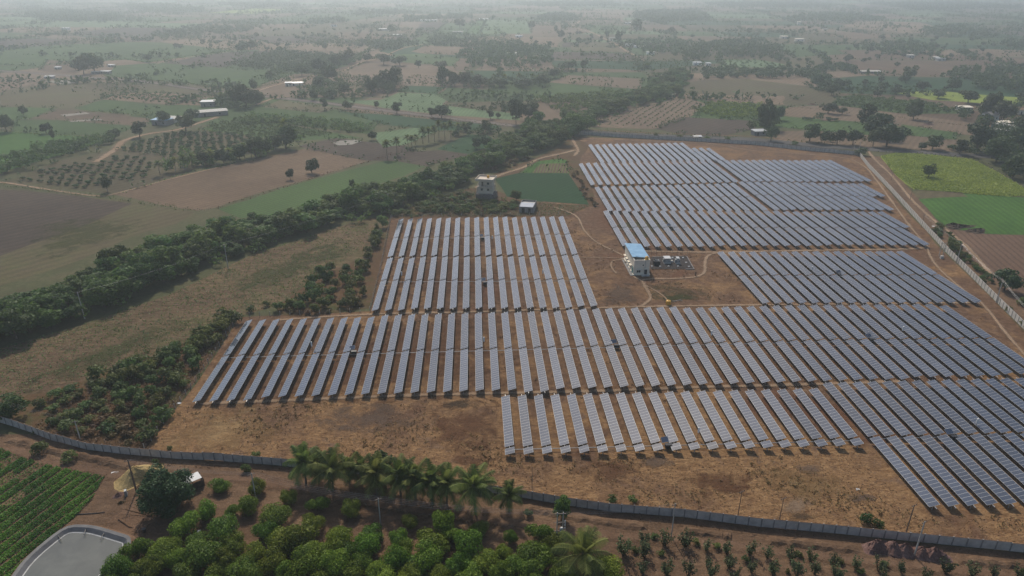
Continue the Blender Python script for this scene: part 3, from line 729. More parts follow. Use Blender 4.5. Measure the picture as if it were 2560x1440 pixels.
# ---- roads and trodden paths
ribbon('road', [(-80, 170), (0, 177), (185, 190), (370, 206), (480, 221), (621, 237), (756, 251), (855, 263), (991, 280), (1072, 290), (1180, 303), (1290, 315)], 11.0, 'road', 'worn grey country road crossing from the left', 'road')
ribbon('road', [(1400, 326), (1522, 333), (1640, 339), (1760, 344), (1888, 349), (1969, 357), (2060, 366), (2137, 371), (2197, 375), (2380, 386), (2560, 397), (2680, 404)], 7.0, 'asphalt', 'grey tarmac road behind the back wall', 'road')
ribbon('road_verge', [(1480, 325), (1640, 333), (1760, 337), (1888, 342), (2000, 352)], 2.5, 'clay', 'dusty verge of the tarmac road', 'verge')
ribbon('lane', [(1461, 17), (1451, 37), (1448, 54), (1431, 62), (1441, 70), (1481, 82), (1532, 107), (1575, 133), (1616, 156)], 7.0, 'path', 'pale dirt lane winding into the far fields', 'lane')
ribbon('lane', [(850, 182), (905, 155), (960, 140), (1010, 120), (1065, 110)], 4.5, 'path', 'pale dirt lane climbing past the middle fields', 'lane')
ribbon('lane', [(621, 237), (660, 222), (720, 205), (780, 190), (850, 176)], 5.0, 'path', 'pale dirt lane to the white roofed shed', 'lane')
ribbon('lane', [(640, 262), (690, 244), (720, 242)], 4.5, 'path', 'short dirt track turning off the road', 'lane')
ribbon('lane', [(240, 405), (290, 372), (310, 352), (370, 335), (440, 325), (490, 310), (545, 292)], 5.0, 'path', 'dirt track between the left hedge and the orchards', 'lane')
ribbon('lane', [(390, 160), (470, 143), (575, 129), (640, 122)], 3.0, 'path', 'thin pale track above the grey ploughed field', 'lane')
ribbon('lane', [(-40, 452), (20, 458), (120, 474), (240, 490), (290, 484), (400, 455), (520, 425), (640, 400)], 2.0, 'path', 'thin track round the round bush orchard', 'lane')
ribbon('lane', [(1190, 470), (1245, 440), (1310, 418), (1345, 398), (1400, 385), (1440, 375)], 3.0, 'path', 'dirt track behind the small green field', 'lane')
ribbon('lane', [(1430, 345), (1437, 360), (1445, 376), (1435, 390)], 2.5, 'path', 'pale track beside the corner of the back wall', 'lane')
ribbon('lane', [(2170, 378), (2190, 402), (2230, 440), (2280, 500), (2340, 556), (2362, 572), (2420, 620), (2480, 690)], 2.0, 'path', 'dirt track along the outside of the right wall', 'lane')
ribbon('farm_track', [(-120, 1110), (40, 1128), (120, 1158), (250, 1180), (300, 1190), (480, 1202), (600, 1196), (700, 1212), (800, 1232), (950, 1262), (1150, 1290), (1350, 1318), (1500, 1335), (1700, 1352), (1900, 1374), (2120, 1400), (2300, 1416), (2560, 1442), (2700, 1456)], 2.8, 'clay', 'sandy farm track in front of the boundary wall', 'track')
ribbon('farm_yard', [(300, 1350), (330, 1290), (385, 1255), (450, 1230)], 9.0, 'clay', 'bare swept earth around the mango tree', 'yard')
ribbon('trail', [(1385, 518), (1420, 530), (1445, 545), (1460, 575), (1490, 605), (1540, 630), (1560, 640)], 1.1, 'path', 'footpath curving from the shed to the control building', 'path')
ribbon('trail', [(1562, 648), (1535, 652), (1527, 662), (1533, 675), (1541, 684)], 0.9, 'path', 'footpath loop left of the control building', 'path')
ribbon('trail', [(985, 645), (1200, 646), (1450, 644), (1555, 646)], 0.6, 'path', 'faint footpath between the middle panel blocks', 'path')
ribbon('trail', [(1610, 628), (1700, 630), (1800, 631), (2000, 627), (2200, 624), (2290, 622), (2318, 618)], 1.6, 'path', 'service path along the foot of the far panel blocks', 'path')
ribbon('trail', [(1800, 631), (1770, 640), (1762, 660), (1763, 676), (1752, 688), (1730, 694), (1680, 697), (1625, 698), (1600, 702)], 1.3, 'path', 'footpath looping round the transformer yard', 'path')
ribbon('trail', [(1585, 692), (1605, 704), (1613, 718), (1625, 740), (1622, 752), (1600, 768)], 1.3, 'path', 'footpath running down from the control building', 'path')
ribbon('trail', [(1610, 712), (1640, 728), (1660, 742), (1670, 754)], 0.6, 'path', 'faint footpath to the yellow tank', 'path')
ribbon('trail', [(700, 800), (930, 786), (1200, 780), (1500, 770), (1800, 764), (2200, 760), (2440, 757)], 1.3, 'path', 'service path behind the long front block', 'path')
ribbon('trail', [(500, 1010), (750, 1000), (1000, 990), (1230, 984), (1500, 978), (1700, 970), (2000, 962), (2250, 954)], 1.3, 'path', 'service path in front of the long front block', 'path')
ribbon('trail', [(2318, 618), (2325, 640), (2350, 675), (2420, 735), (2460, 765), (2520, 840), (2600, 930)], 1.1, 'path', 'footpath along the inside of the right wall', 'path')
ribbon('trail', [(2318, 618), (2270, 560), (2230, 505), (2190, 450), (2160, 416), (2110, 395), (2000, 385), (1880, 376), (1760, 358), (1600, 352), (1430, 346)], 1.3, 'path', 'footpath along the inside of the back wall', 'path')
ribbon('trail', [(1638, 984), (1660, 1030), (1690, 1100)], 0.8, 'path', 'faint wheel track between the bottom panel rows', 'path')

# ------------------------------------------------------------------ solar trackers
TILT, AXIS_Z, W_MOD = R_(15.0), 1.32, 2.0
TABLES = {}
def table_mesh(n):
    """n modules side by side along +Y, 2 m across, with a thin frame edge; slot 0 glass, slot 1 back, slot 2 frame"""
    if n in TABLES: return TABLES[n]
    L, w, t = n * 1.0, W_MOD / 2, 0.045
    vs = [(-w, 0, 0), (w, 0, 0), (w, L, 0), (-w, L, 0), (-w, 0, -t), (w, 0, -t), (w, L, -t), (-w, L, -t)]
    fs = [(0, 1, 2, 3), (7, 6, 5, 4), (0, 4, 5, 1), (1, 5, 6, 2), (2, 6, 7, 3), (3, 7, 4, 0)]
    me = bpy.data.meshes.new('module_table'); me.from_pydata(vs, [], fs)
    for k in ('module', 'backsheet', 'steel'): me.materials.append(M[k])
    me.polygons.foreach_set('material_index', [0, 1, 2, 2, 2, 2])
    uv = me.uv_layers.new(name='UVMap')
    for i, c in enumerate([(0, 0), (1, 0), (1, n), (0, n)]): uv.data[i].uv = c
    me.update(); TABLES[n] = me
    return me
def simple_mesh(name, mat, f):
    b = MB(); f(b); return b.mesh(name, M[mat])
POST = simple_mesh('support_post', 'steel', lambda b: (b.box((0, 0, 0.6), (0.1, 0.14, 1.2)), b.box((0, 0, 1.2), (0.5, 0.1, 0.08))))
DRIVE = simple_mesh('drive_arm', 'rust', lambda b: (b.box((0, 0, 0.95), (0.12, 0.16, 0.75)), b.tube([(-0.35, 0, 0.6), (0.35, 0, 0.6)], 0.09)))
TUBES = {}
def tube_mesh(a, b_):
    k = (round(a), round(b_))
    if k not in TUBES: TUBES[k] = simple_mesh('torque_tube', 'steel', lambda b: b.tube([(0, -k[0], 0), (0, k[1], 0)], 0.075, 6))
    return TUBES[k]

def pl(pts):                                     # piecewise linear value by index, extended at the ends
    xs, ys = [p[0] for p in pts], [p[1] for p in pts]
    def f(i):
        if len(xs) == 1: return ys[0]
        k = 0
        while k < len(xs) - 2 and i > xs[k + 1]: k += 1
        return ys[k] + (ys[k + 1] - ys[k]) * (i - xs[k]) / (xs[k + 1] - xs[k])
    return f

N_TRACK = [0]
def band(where, n, Nn, Gg, Ss, n_south=None, first=0, ufit=None, count_from='left'):
    """n tracker rows; the three lists give (row index, photo x, photo y) of north ends, drive gaps and south ends"""
    A = [(i, G(x, y, AXIS_Z)) for i, x, y in Nn + Ss]
    xs = np.array([a[0] for a in A], float); us = np.array([a[1].x for a in A])
    k, c = np.polyfit(xs, us, 1) if ufit is None else ufit
    fn, fg, fs = (pl([(i, G(x, y, AXIS_Z).y) for i, x, y in L]) for L in (Nn, Gg, Ss))
    rnd = random.Random(n * 7 + len(where))
    for i in range(n):
        u, g = c + k * i, fg(i)
        ln = max(2, round(fn(i) - g - 0.35)); ls = max(2, round(g - fs(i) - 0.35))
        if n_south is not None and i >= n_south: ls = 0
        r = empty('solar_tracker', (u, g, 0))
        o = first + i + 1
        tag(r, 'panel row %s from the left %s' % (NTH(o), where), 'solar tracker', 'solar tracker rows of the plant')
        a = -TILT + R_(rnd.gauss(0, 0.9))
        link('module_table', table_mesh(ln), r, (0, 0.3, AXIS_Z), (0, a, 0))
        if ls: link('module_table', table_mesh(ls), r, (0, -0.3 - ls, AXIS_Z), (0, a, 0))
        link('torque_tube', tube_mesh(ls + 0.5, ln + 0.5), r, (0, 0, AXIS_Z - 0.13))
        link('drive_arm', DRIVE, r)
        ys = [1.5 + (ln - 2.0) * j / max(1, round(ln / 7)) for j in range(1, max(1, round(ln / 7)) + 1)]
        if ls: ys += [-(0.6 + (ls - 0.7) * j / max(1, round(ls / 7))) for j in range(1, max(1, round(ls / 7)) + 1)]
        for y in ys: link('support_post', POST, r, (0, y, 0))
        N_TRACK[0] += 1
    # the long link rod that drives all rows of the band
    b = MB()
    b.tube([(c - 0.5, fg(0), 0.6)] + [(c + k * i, fg(i), 0.6) for i in range(1, n - 1, 6)] + [(c + k * (n - 1) + 0.5, fg(n - 1), 0.6)], 0.075, 6)
    ld = b.build('drive_rod', M['greymetal'])
    tag(ld, 'steel drive rod linking the rows %s' % where, 'drive rod', 'drive rods under the panel rows')
    return k, c

band('in the long front block', 54, [(0, 622.5, 799), (20, 1294.4, 781), (26, 1489, 772), (45, 2099.6, 763), (53, 2346.6, 762.8)],
     [(0, 569.5, 888.4), (17, 1199, 871), (20, 1307, 869), (42, 2086, 848), (53, 2466, 845)],
     [(0, 490, 1001), (17, 1201, 975.5), (20, 1319.6, 976), (40, 2117, 949)])
kb = band('in the bottom block with short ends', 20, [(0, 1263, 987), (1, 1304.5, 986), (19, 2036.8, 970)],
     [(0, 1274, 1117), (19, 2147, 1094.5)], [(0, 1274, 1134.7), (1, 1322.7, 1134), (18, 2101, 1112.8), (19, 2143, 1112)])
band('in the deep bottom right block', 15, [(0, 2069.6, 957), (9, 2400, 951)], [(0, 2180, 1091), (8, 2536, 1081)],
     [(0, 2331.5, 1265.7), (4, 2533, 1259)])
band('in the upper half of the middle left block', 18, [(0, 1002.8, 546.8), (17, 1402.6, 541)], [(0, 985.5, 594), (17, 1417.7, 584.7)], [(0, 976, 640), (17, 1436, 636)])
band('in the lower half of the middle left block', 18, [(0, 973.6, 644.5), (17, 1438.5, 638.5)], [(0, 957.5, 700), (17, 1459.7, 697.3)], [(0, 940, 773.9), (17, 1485.5, 766)])
band('in the block right of the transformer yard', 18, [(0, 1801.8, 630), (17, 2250.9, 627.7)], [(0, 1847.8, 688), (17, 2330, 686.4)], [(0, 1915, 758.7), (17, 2437, 753.4)])
k1 = band('in the farthest band by the back wall', 15, [(0, 1475.6, 361), (14, 1702.5, 357)], [(0, 1491, 382.7), (14, 1730, 380)], [(0, 1505, 405.6), (14, 1758, 401.5)])
band('in the farthest band by the back wall', 3, [(0, 1733.8, 370), (2, 1768.8, 370)], [(0, 1743, 378), (2, 1779, 377.5)], [(0, 1772, 401), (2, 1809, 400)], first=15)
band('in the second farthest band', 19, [(0, 1451, 408.4), (6, 1559, 405), (17, 1753.8, 401)], [(0, 1464.7, 434.6), (18, 1800, 427)], [(0, 1481.5, 462), (18, 1840, 455)])
band('in the second farthest band', 17, [(0, 1797, 400), (16, 2075.3, 400.5)], [(0, 1825, 425.5), (16, 2114, 424)], [(0, 1864, 453.5), (16, 2172, 453.5)], first=19)
band('in the third band from the back wall', 18, [(0, 1490.5, 467), (17, 1831.6, 458)], [(0, 1508.4, 495.7), (17, 1872, 491)], [(0, 1528.5, 527.6), (17, 1911, 526)])
band('in the third band from the back wall', 16, [(0, 1855, 454.5), (15, 2151, 458.5)], [(0, 1893, 487), (15, 2209, 491)], [(0, 1939, 524), (13, 2224, 524.6)], n_south=14, first=18)
band('in the band behind the blue roofed building', 30, [(0, 1513.4, 527), (29, 2198.7, 528.8)], [(0, 1532, 568), (29, 2270, 569)], [(0, 1563.7, 612.4), (2, 1619, 616), (28, 2314.7, 611)], n_south=29)

# tracker controllers: a small panel over a dark box, beside the drive rods
def controller_proto():
    r = empty('tracker_controller')
    b = MB(); b.box((0, 0, 0.55), (0.12, 0.12, 1.1)); b.build('post', M['steel'], r)
    b = MB(); b.box((0.1, -0.35, 0.75), (1.3, 0.7, 0.9)); b.box((0.1, -0.35, 1.22), (1.4, 0.8, 0.05)); b.build('motor_box', M['darkmetal'], r)
    o = link('small_panel', table_mesh(1), r, (-0.4, 0.2, 1.35), (R_(25), R_(-10), 0)); o.scale = (0.75, 1.3, 1)
    return r
def stick_proto():
    r = empty('sensor_post')
    b = MB(); b.tube([(0, 0, 0), (0, 0, 1.6)], 0.05); b.build('post', M['rust'], r)
    b = MB(); b.lathe([(0.16, 1.5), (0.2, 1.6), (0.2, 2.75), (0.16, 2.85), (0.03, 2.9)], n=10); b.build('white_tube', M['white'], r)
    return r
def place_all(proto, pts, label, cat, group, z=0.0):
    for i, (x, y, t) in enumerate(pts):
        o = proto if i == 0 else copy_tree(proto, kids)
        if i == 0: kids = list(proto.children)
        o.location = G(x, y, z); tag(o, label + ' ' + t, cat, group)
place_all(controller_proto(), [(885, 886, 'in the left part of the long front block'), (1206, 600, 'in the upper middle left block'), (1212, 712, 'in the lower middle left block'), (1539, 870, 'in the centre of the long front block'),
    (1668, 1120, 'at the short ends of the bottom block'), (2379, 1099, 'in the deep bottom right block'), (2176, 855, 'in the right part of the long front block'), (2100, 692, 'in the block right of the transformer yard'),
    (1629, 439, 'in the second farthest band'), (1694, 502, 'in the third band from the back'), (1623, 390, 'in the farthest band by the back wall'), (1675, 573, 'in the band behind the blue roofed building')],
    'dark motor box with a small panel', 'controller', 'tracker controllers at the drive rods')
place_all(stick_proto(), [(781, 878, 'left in the long front block'), (1210, 866, 'left of centre in the long front block'), (1231, 607, 'in the upper middle left block'), (1005, 699, 'at the left of the lower middle left block'),
    (1357, 694, 'at the right of the lower middle left block'), (1777, 850, 'right of centre in the long front block'), (1744, 1096, 'among the bottom rows with short ends'), (2437, 1074, 'in the deep bottom right block'),
    (2028, 686, 'in the block right of the transformer yard'), (2254, 839, 'far right in the long front block'), (1509, 434, 'in the second farthest band'), (1641, 492, 'left in the third band from the back'), (1894, 486, 'in the middle of the third band from the back'), (1852, 577, 'in the band behind the blue roofed building')],
    'white tube on a thin post', 'sensor post', 'white sensor posts among the panels')

# ------------------------------------------------------------------ plants
def crown_arr(seed, n, R, H, z0, leaf, lobes, lr=(0.32, 0.52), flat=0.0):
    """leaf-sized cards on the shells of several lobes that make up the crown"""
    r = np.random.default_rng(seed)
    hz = (H - z0) / 2; zc = z0 + hz
    C, Nn, Sz, T = [], [], [], []
    lob = []
    for k in range(lobes):
        d = r.normal(size=3); d /= np.linalg.norm(d)
        rad = r.uniform(lr[0], lr[1])
        q = d * r.uniform(0.4, 1.0) ** 0.7 * (1 - rad * 0.8)
        lob.append((q, rad, r.uniform(0, 0.35)))
    w = np.array([l[1] ** 2 for l in lob]); w /= w.sum()
    for (q, rad, tt), wk in zip(lob, w):
        m = max(4, int(n * wk))
        d = r.normal(size=(m, 3)); d /= np.linalg.norm(d, axis=1)[:, None]
        d[:, 2] = np.where(d[:, 2] < -0.75, -d[:, 2], d[:, 2])
        p = q + d * rad * r.uniform(0.72, 1.1, size=(m, 1)) * np.array([1, 1, 1 - flat])
        nn = d + r.normal(size=(m, 3)) * 0.55
        C.append(p * np.array([R, R, hz]) + np.array([0, 0, zc])); Nn.append(nn)
        Sz.append(leaf * r.uniform(0.6, 1.35, m)); T.append(np.clip(tt + r.uniform(0, 0.65, m), 0, 1))
    return np.concatenate(C), np.concatenate(Nn), np.concatenate(Sz), np.concatenate(T)

def cards(arr, seed=0, aspect=0.62):
    C, N, Sz, T = arr
    r = np.random.default_rng(seed + 99)
    N = N / (np.linalg.norm(N, axis=1)[:, None] + 1e-9)
    t = np.cross(N, r.normal(size=N.shape)); t /= (np.linalg.norm(t, axis=1)[:, None] + 1e-9)
    b = np.cross(N, t)
    s = Sz[:, None] * 0.5
    V = np.stack([C - t * s - b * s * aspect * 0.4, C - t * s * 0.1 - b * s * aspect, C + t * s, C + t * s * 0.1 + b * s * aspect], 1).reshape(-1, 3)
    return V

def card_mesh(name, arr, mat, seed=0, aspect=0.62, extra=None):
    """one mesh from leaf cards (+ an optional MB with a second material)"""
    V = cards(arr, seed, aspect)
    n = len(V) // 4
    nv0 = 0
    ev, ef = ([], []) if extra is None else (extra.v, extra.f)
    me = bpy.data.meshes.new(name)
    tot = len(V) + len(ev)
    me.vertices.add(tot)
    co = V if not ev else np.concatenate([V, np.array(ev)])
    me.vertices.foreach_set('co', co.astype(np.float32).ravel())
    lens = [len(f) for f in ef]
    me.loops.add(4 * n + sum(lens)); me.polygons.add(n + len(ef))
    li = list(range(4 * n))
    for f in ef: li += [len(V) + i for i in f]
    me.loops.foreach_set('vertex_index', li)
    st = np.concatenate([np.arange(n) * 4, 4 * n + np.concatenate([[0], np.cumsum(lens)[:-1]])]) if ef else np.arange(n) * 4
    me.polygons.foreach_set('loop_start', st.astype(np.int32))
    mats = mat if isinstance(mat, (list, tuple)) else [mat]
    for m in mats: me.materials.append(M[m])
    if ef: me.polygons.foreach_set('material_index', [0] * n + [1] * len(ef))
    me.update(calc_edges=True)
    a = me.attributes.new('tint', 'FLOAT', 'FACE')
    a.data.foreach_set('value', np.concatenate([arr[3], np.zeros(len(ef))]).astype(np.float32))
    return me

def trunk_mb(seed, H, R, r0, limbs=4, lean=0.1):
    rnd = random.Random(seed); b = MB()
    top = Vector((rnd.uniform(-lean, lean) * H, rnd.uniform(-lean, lean) * H, H * 0.62))
    mid = top * 0.5 + Vector((rnd.uniform(-.1, .1), rnd.uniform(-.1, .1), 0))
    b.tube([(0, 0, -0.1), mid, top], [r0, r0 * 0.75, r0 * 0.35], 6)
    for k in range(limbs):
        a = 2 * math.pi * (k + rnd.random() * 0.6) / limbs
        s = mid.lerp(top, rnd.uniform(0.0, 0.7))
        e = Vector((math.cos(a) * R * 0.62, math.sin(a) * R * 0.62, H * rnd.uniform(0.55, 0.85)))
        b.tube([s, s.lerp(e, 0.5) + Vector((0, 0, 0.15)), e], [r0 * 0.45, r0 * 0.3, r0 * 0.1], 5)
    return b

KINDS = {}
def kind(name, mat, variants, n, R, H, z0, leaf, lobes, r0, whole=False, lr=(0.32, 0.52), flat=0.0, aspect=0.62, limbs=4):
    L = []
    for k in range(variants):
        arr = crown_arr(hash_(name) + k, n, R, H, z0, leaf, lobes, lr, flat)
        tb = trunk_mb(hash_(name) + k, H, R, r0, limbs)
        if whole: L.append((card_mesh(name, arr, [mat, 'bark'], k, aspect, tb), None))
        else: L.append((card_mesh('crown', arr, mat, k, aspect), tb.mesh('trunk', M['bark'])))
    KINDS[name] = (L, R, H)
def hash_(s): return sum(ord(c) * (i + 3) for i, c in enumerate(s)) % 9973

PRND = random.Random(11)
def plant(kindname, name, loc, R, H, label, cat, group):
    L, R0, H0 = KINDS[kindname]
    cm, tm = L[PRND.randrange(len(L))]
    sc = (R / R0 * PRND.uniform(0.93, 1.07), R / R0 * PRND.uniform(0.93, 1.07), H / H0)
    rz = PRND.uniform(0, 6.28)
    if tm is None:
        o = link(name, cm, None, loc, (0, 0, rz)); o.scale = sc
    else:
        o = empty(name, loc, rz); o.scale = (sc[0] * PRND.uniform(0.88, 1.12), sc[1] * PRND.uniform(0.88, 1.12), sc[2] * PRND.uniform(0.85, 1.15))
        link('crown', cm, o); link('trunk', tm, o)
    return tag(o, label, cat, group)

kind('citrus', 'citrus', 8, 5200, 2.6, 3.5, 0.05, 0.26, 17, 0.11, lr=(0.24, 0.58))
kind('thorn', 'thorn', 6, 2000, 3.2, 7.5, 0.3, 0.56, 18, 0.16, lr=(0.24, 0.44), flat=0.3)
kind('field', 'field', 6, 1200, 4.0, 6.5, 0.7, 0.72, 12, 0.22, lr=(0.26, 0.48))
kind('fartree', 'field', 5, 320, 4.0, 6.5, 0.5, 1.35, 9, 0.25, whole=True)
kind('shrub', 'shrub', 5, 420, 1.4, 2.0, 0.05, 0.36, 9, 0.05, whole=True, lr=(0.25, 0.5))
kind('dryshrub', 'dryshrub', 3, 300, 1.2, 1.2, 0.0, 0.34, 8, 0.05, whole=True, lr=(0.25, 0.5))
kind('bush', 'orchard', 4, 330, 1.4, 1.9, 0.1, 0.42, 7, 0.06, whole=True, lr=(0.3, 0.55))
kind('mangotree', 'mango', 1, 16000, 5.0, 8.0, 0.1, 0.38, 60, 0.42, lr=(0.17, 0.3))

def inside(p, poly):
    c = False; j = len(poly) - 1
    for i in range(len(poly)):
        a, b = poly[i], poly[j]
        if (a.y > p[1]) != (b.y > p[1]) and p[0] < (b.x - a.x) * (p[1] - a.y) / (b.y - a.y) + a.x: c = not c
        j = i
    return c
def scatter(pix, spacing, seed=1, jitter=0.42, ang=0.0):
    poly = GP(pix); rnd = random.Random(seed); out = []
    ca, sa = math.cos(ang), math.sin(ang)
    rot = [(p.x * ca + p.y * sa, -p.x * sa + p.y * ca) for p in poly]
    x0, x1 = min(p[0] for p in rot), max(p[0] for p in rot); y0, y1 = min(p[1] for p in rot), max(p[1] for p in rot)
    ny, nx = int((y1 - y0) / (spacing * 0.87)) + 1, int((x1 - x0) / spacing) + 1
    for j in range(ny):
        for i in range(nx + 1):
            a = x0 + (i + 0.5 * (j % 2)) * spacing + rnd.uniform(-jitter, jitter) * spacing
            b = y0 + j * spacing * 0.87 + rnd.uniform(-jitter, jitter) * spacing
            q = (a * ca - b * sa, a * sa + b * ca)
            if inside(q, poly): out.append(Vector((q[0], q[1], 0)))
    return out

def copse(pix, spacing, kd, name, R, H, what, cat, group, seed=1, order='from the left'):
    """individual plants over an area, counted from one end of it"""
    P = sorted(scatter(pix, spacing, seed), key=lambda p: p.x / max(p.y, 1))
    rnd = random.Random(seed)
    for i, p in enumerate(P):
        k = rnd.uniform(0.72, 1.25)
        plant(kd, name, p, R * k, H * k * rnd.uniform(0.85, 1.15), '%s, %s %s' % (what, NTH(i + 1), order), cat, group)
    return len(P)

def mass(pix, spacing, name, mat, R, H, n, leaf, label, cat, seed=1, lobes=5, z0=0.3, jitter=0.42, ang=0.0):
    """a wood or planting that reads as one mass: one object of many small crowns"""
    r = random.Random(seed); parts = []
    P = scatter(pix, spacing, seed, jitter, ang)
    if jitter > 0.3:                                  # ragged outline: drop some, push the rest about
        P = [p + Vector((r.gauss(0, spacing * 0.55), r.gauss(0, spacing * 0.55), 0)) for p in P if r.random() > 0.15]
    protos = [crown_arr(seed * 31 + k, n, 1.0, 1.0, z0 / H, 1.0, lobes) for k in range(5)]
    for p in P:
        C, N, Sz, T = protos[r.randrange(5)]
        k = r.uniform(0.55, 1.3); a = r.uniform(0, 6.28); ca, sa = math.cos(a), math.sin(a)
        Q = C * np.array([R * k, R * k, H * k * r.uniform(0.8, 1.2)])
        Q = np.stack([Q[:, 0] * ca - Q[:, 1] * sa + p.x, Q[:, 0] * sa + Q[:, 1] * ca + p.y, Q[:, 2]], 1)
        N2 = np.stack([N[:, 0] * ca - N[:, 1] * sa, N[:, 0] * sa + N[:, 1] * ca, N[:, 2]], 1)
        parts.append((Q, N2, Sz * leaf, np.clip(T + r.uniform(-0.2, 0.2), 0, 1)))
    if not parts: return
    arr = tuple(np.concatenate([q[i] for q in parts]) for i in range(4))
    return tag(link(name, card_mesh(name, arr, mat, seed)), label, cat, kind='stuff')


# ------------------------------------------------------------------ walls and fences
def wall(name, pix, h, mat, label, bay=2.2, hz=0.05, seed=1):
    """precast wall: slotted posts with stacked planks between, bay by bay"""
    P = GP(pix); rnd = random.Random(seed)
    pts = [P[0]]
    for a, b in zip(P, P[1:]):
        k = max(1, round((b - a).length / bay))
        pts += [a.lerp(b, (j + 1) / k) for j in range(k)]
    root = empty(name, pts[0]); o = pts[0]
    posts, planks, caps = MB(), MB(), MB()
    dz = 0.0
    for i, p in enumerate(pts):
        if rnd.random() < 0.3: dz = rnd.uniform(-hz, hz)
        q = p - o
        d = (pts[min(i + 1, len(pts) - 1)] - pts[max(i - 1, 0)])
        a = math.atan2(d.y, d.x)
        posts.box((q.x, q.y, (h + 0.06 + dz) / 2 - 0.2), (0.2, 0.2, h + 0.46 + dz), a)
        if i + 1 < len(pts):
            e = pts[i + 1] - p; L = e.length; am = math.atan2(e.y, e.x); c = q + e * 0.5
            ph = h / 6
            for k in range(6):
                planks.box((c.x, c.y, ph * (k + 0.5) + dz - 0.02 * (k == 0)), (L - 0.17, 0.055 + 0.012 * (k % 2), ph - 0.012), am)
            caps.box((c.x, c.y, h + dz + 0.025), (L - 0.17, 0.09, 0.05), am)
    planks.build('wall_panels', M[mat], root)
    caps.build('coping', M['clay'] if mat == 'concrete' else M[mat], root)
    pm = posts.build('posts', M['block'], root)
    return tag(root, label, 'wall')
wall('boundary_wall', [(-60, 1044), (0, 1056), (34, 1066), (84, 1083), (128, 1100), (218, 1124), (302, 1134), (430, 1146), (537, 1151), (705, 1164), (900, 1186), (1100, 1212), (1303, 1243), (1414, 1263), (1522, 1278), (1710, 1293), (1902, 1317), (2086, 1333), (2271, 1352), (2560, 1381), (2680, 1392)],
     1.85, 'concrete', 'long grey precast concrete wall along the front of the solar plant', 2.2, 0.09)
wall('boundary_wall', [(2147, 388), (2170, 418), (2224, 475), (2278, 535), (2321, 582), (2368, 633), (2439, 703), (2506, 770), (2560, 824), (2640, 905)],
     2.0, 'concpale', 'pale precast wall running down the right side of the plant', 2.2, 0.05, 3)
wall('boundary_wall', [(1422, 334), (1560, 344), (1700, 351), (1888, 362), (2002, 375), (2146, 388)], 2.2, 'concrete', 'dark boundary wall behind the farthest panels', 2.6, 0.06, 5)

def wire_fence(pix, label, h=1.5, sp=3.0):
    P = GP(pix); pts = []
    for a, b in zip(P, P[1:]):
        k = max(1, round((b - a).length / sp)); pts += [a.lerp(b, j / k) for j in range(k)]
    pts.append(P[-1]); o = pts[0]
    root = empty('wire_fence', o); rnd = random.Random(len(pts))
    for p in pts:
        b = MB(); b.box((0, 0, h / 2), (0.14, 0.14, h), rnd.uniform(0, 1), top=0.8)
        b.build('fence_post', M['polecon'], root, p - o, (rnd.uniform(-.06, .06), rnd.uniform(-.06, .06), 0))
    b = MB()
    for z in (0.5, 0.95, 1.4): b.tube([p - o + Vector((0, 0, z)) for p in pts], 0.012, 3)
    b.build('wire', M['rust'], root)
    return tag(root, label, 'fence')
wire_fence([(362, 1124), (425, 1040), (490, 955), (540, 880), (598, 794)], 'stone post and wire fence beside the left end of the panels', 1.5, 2.8)
wire_fence([(600, 793), (700, 789), (800, 786), (925, 778)], 'stone post and wire fence behind the left of the long front block', 1.5, 3.2)
wire_fence([(925, 778), (950, 680), (977, 547)], 'stone post and wire fence left of the middle panel block', 1.5, 3.2)
wire_fence([(980, 545), (1130, 541), (1300, 539), (1420, 534)], 'thin wire fence behind the middle panel block', 1.5, 4.0)

# ------------------------------------------------------------------ poles and wires
POLES = {}
def pole(key, x, y, h, label, mat='polecon', arms=1, r=0.11, lean=0.0):
    p = G(x, y); POLES[key] = (p, h)
    root = empty('utility_pole', p)
    b = MB(); b.box((0, 0, h / 2), (r * 2, r * 1.6, h), 0, top=0.6); b.build('shaft', M[mat], root)
    for k in range(arms):
        b = MB(); z = h - 0.25 - 0.7 * k
        b.box((0, 0, z), (1.3, 0.09, 0.09), 0.4)
        for s in (-0.55, 0, 0.55): b.lathe([(0.05, 0), (0.06, 0.12), (0.02, 0.2)], (s * math.cos(0.4), s * math.sin(0.4), z + 0.04), 6)
        b.build('crossarm', M['rust'], root)
    return tag(root, label, 'utility pole', 'poles of the power lines')
pole('a', 341.5, 1229, 7.6, 'weathered timber pole left of the mango tree', 'polewood', 1, 0.15)
pole('b', 641, 1251, 6.4, 'grey concrete pole among the first orchard trees')
pole('c', 952, 1313, 6.2, 'grey concrete pole in the orchard below the palm row')
pole('e', 1678, 1343, 7.6, 'slim grey pole by the sandy track behind bare shrubs', 'polecon', 1, 0.09)
pole('f', 2284.6, 1392, 7.8, 'pale leaning pole at the red rubble heaps', 'polecon', 1, 0.12)
pole('g', 2265, 1332, 6.4, 'brown pole behind the wall at the rubble heaps', 'polewood', 1, 0.1)
pole('h', 1845, 1287, 5.6, 'thin dark post inside the wall, left of the pair', 'polewood', 1, 0.07)
pole('i', 1949, 1298, 5.0, 'thin dark post inside the wall, right of the pair', 'polewood', 1, 0.07)
pole('j', 1330, 1223, 5.4, 'thin dark post below the first bottom panel row', 'rust', 0, 0.06)
pole('k', 201, 1099, 4.8, 'grey pole standing at the bend of the front wall')
pole('l', 212, 797, 8.6, 'pale pole at the edge of the dry strip and stream trees', 'polecon', 1, 0.13)
pole('m', 571, 672, 9.0, 'pale pole halfway along the stream trees')
pole('n', 973, 529, 8.0, 'pale pole in front of the stream trees left of the house')
pole('o', 1108, 474, 6.0, 'thin pole in the weeds left of the house', 'polecon', 0, 0.09)
pole('p', 2490, 756, 7.4, 'grey pole by the right wall and the round tree', 'polecon', 1, 0.13)
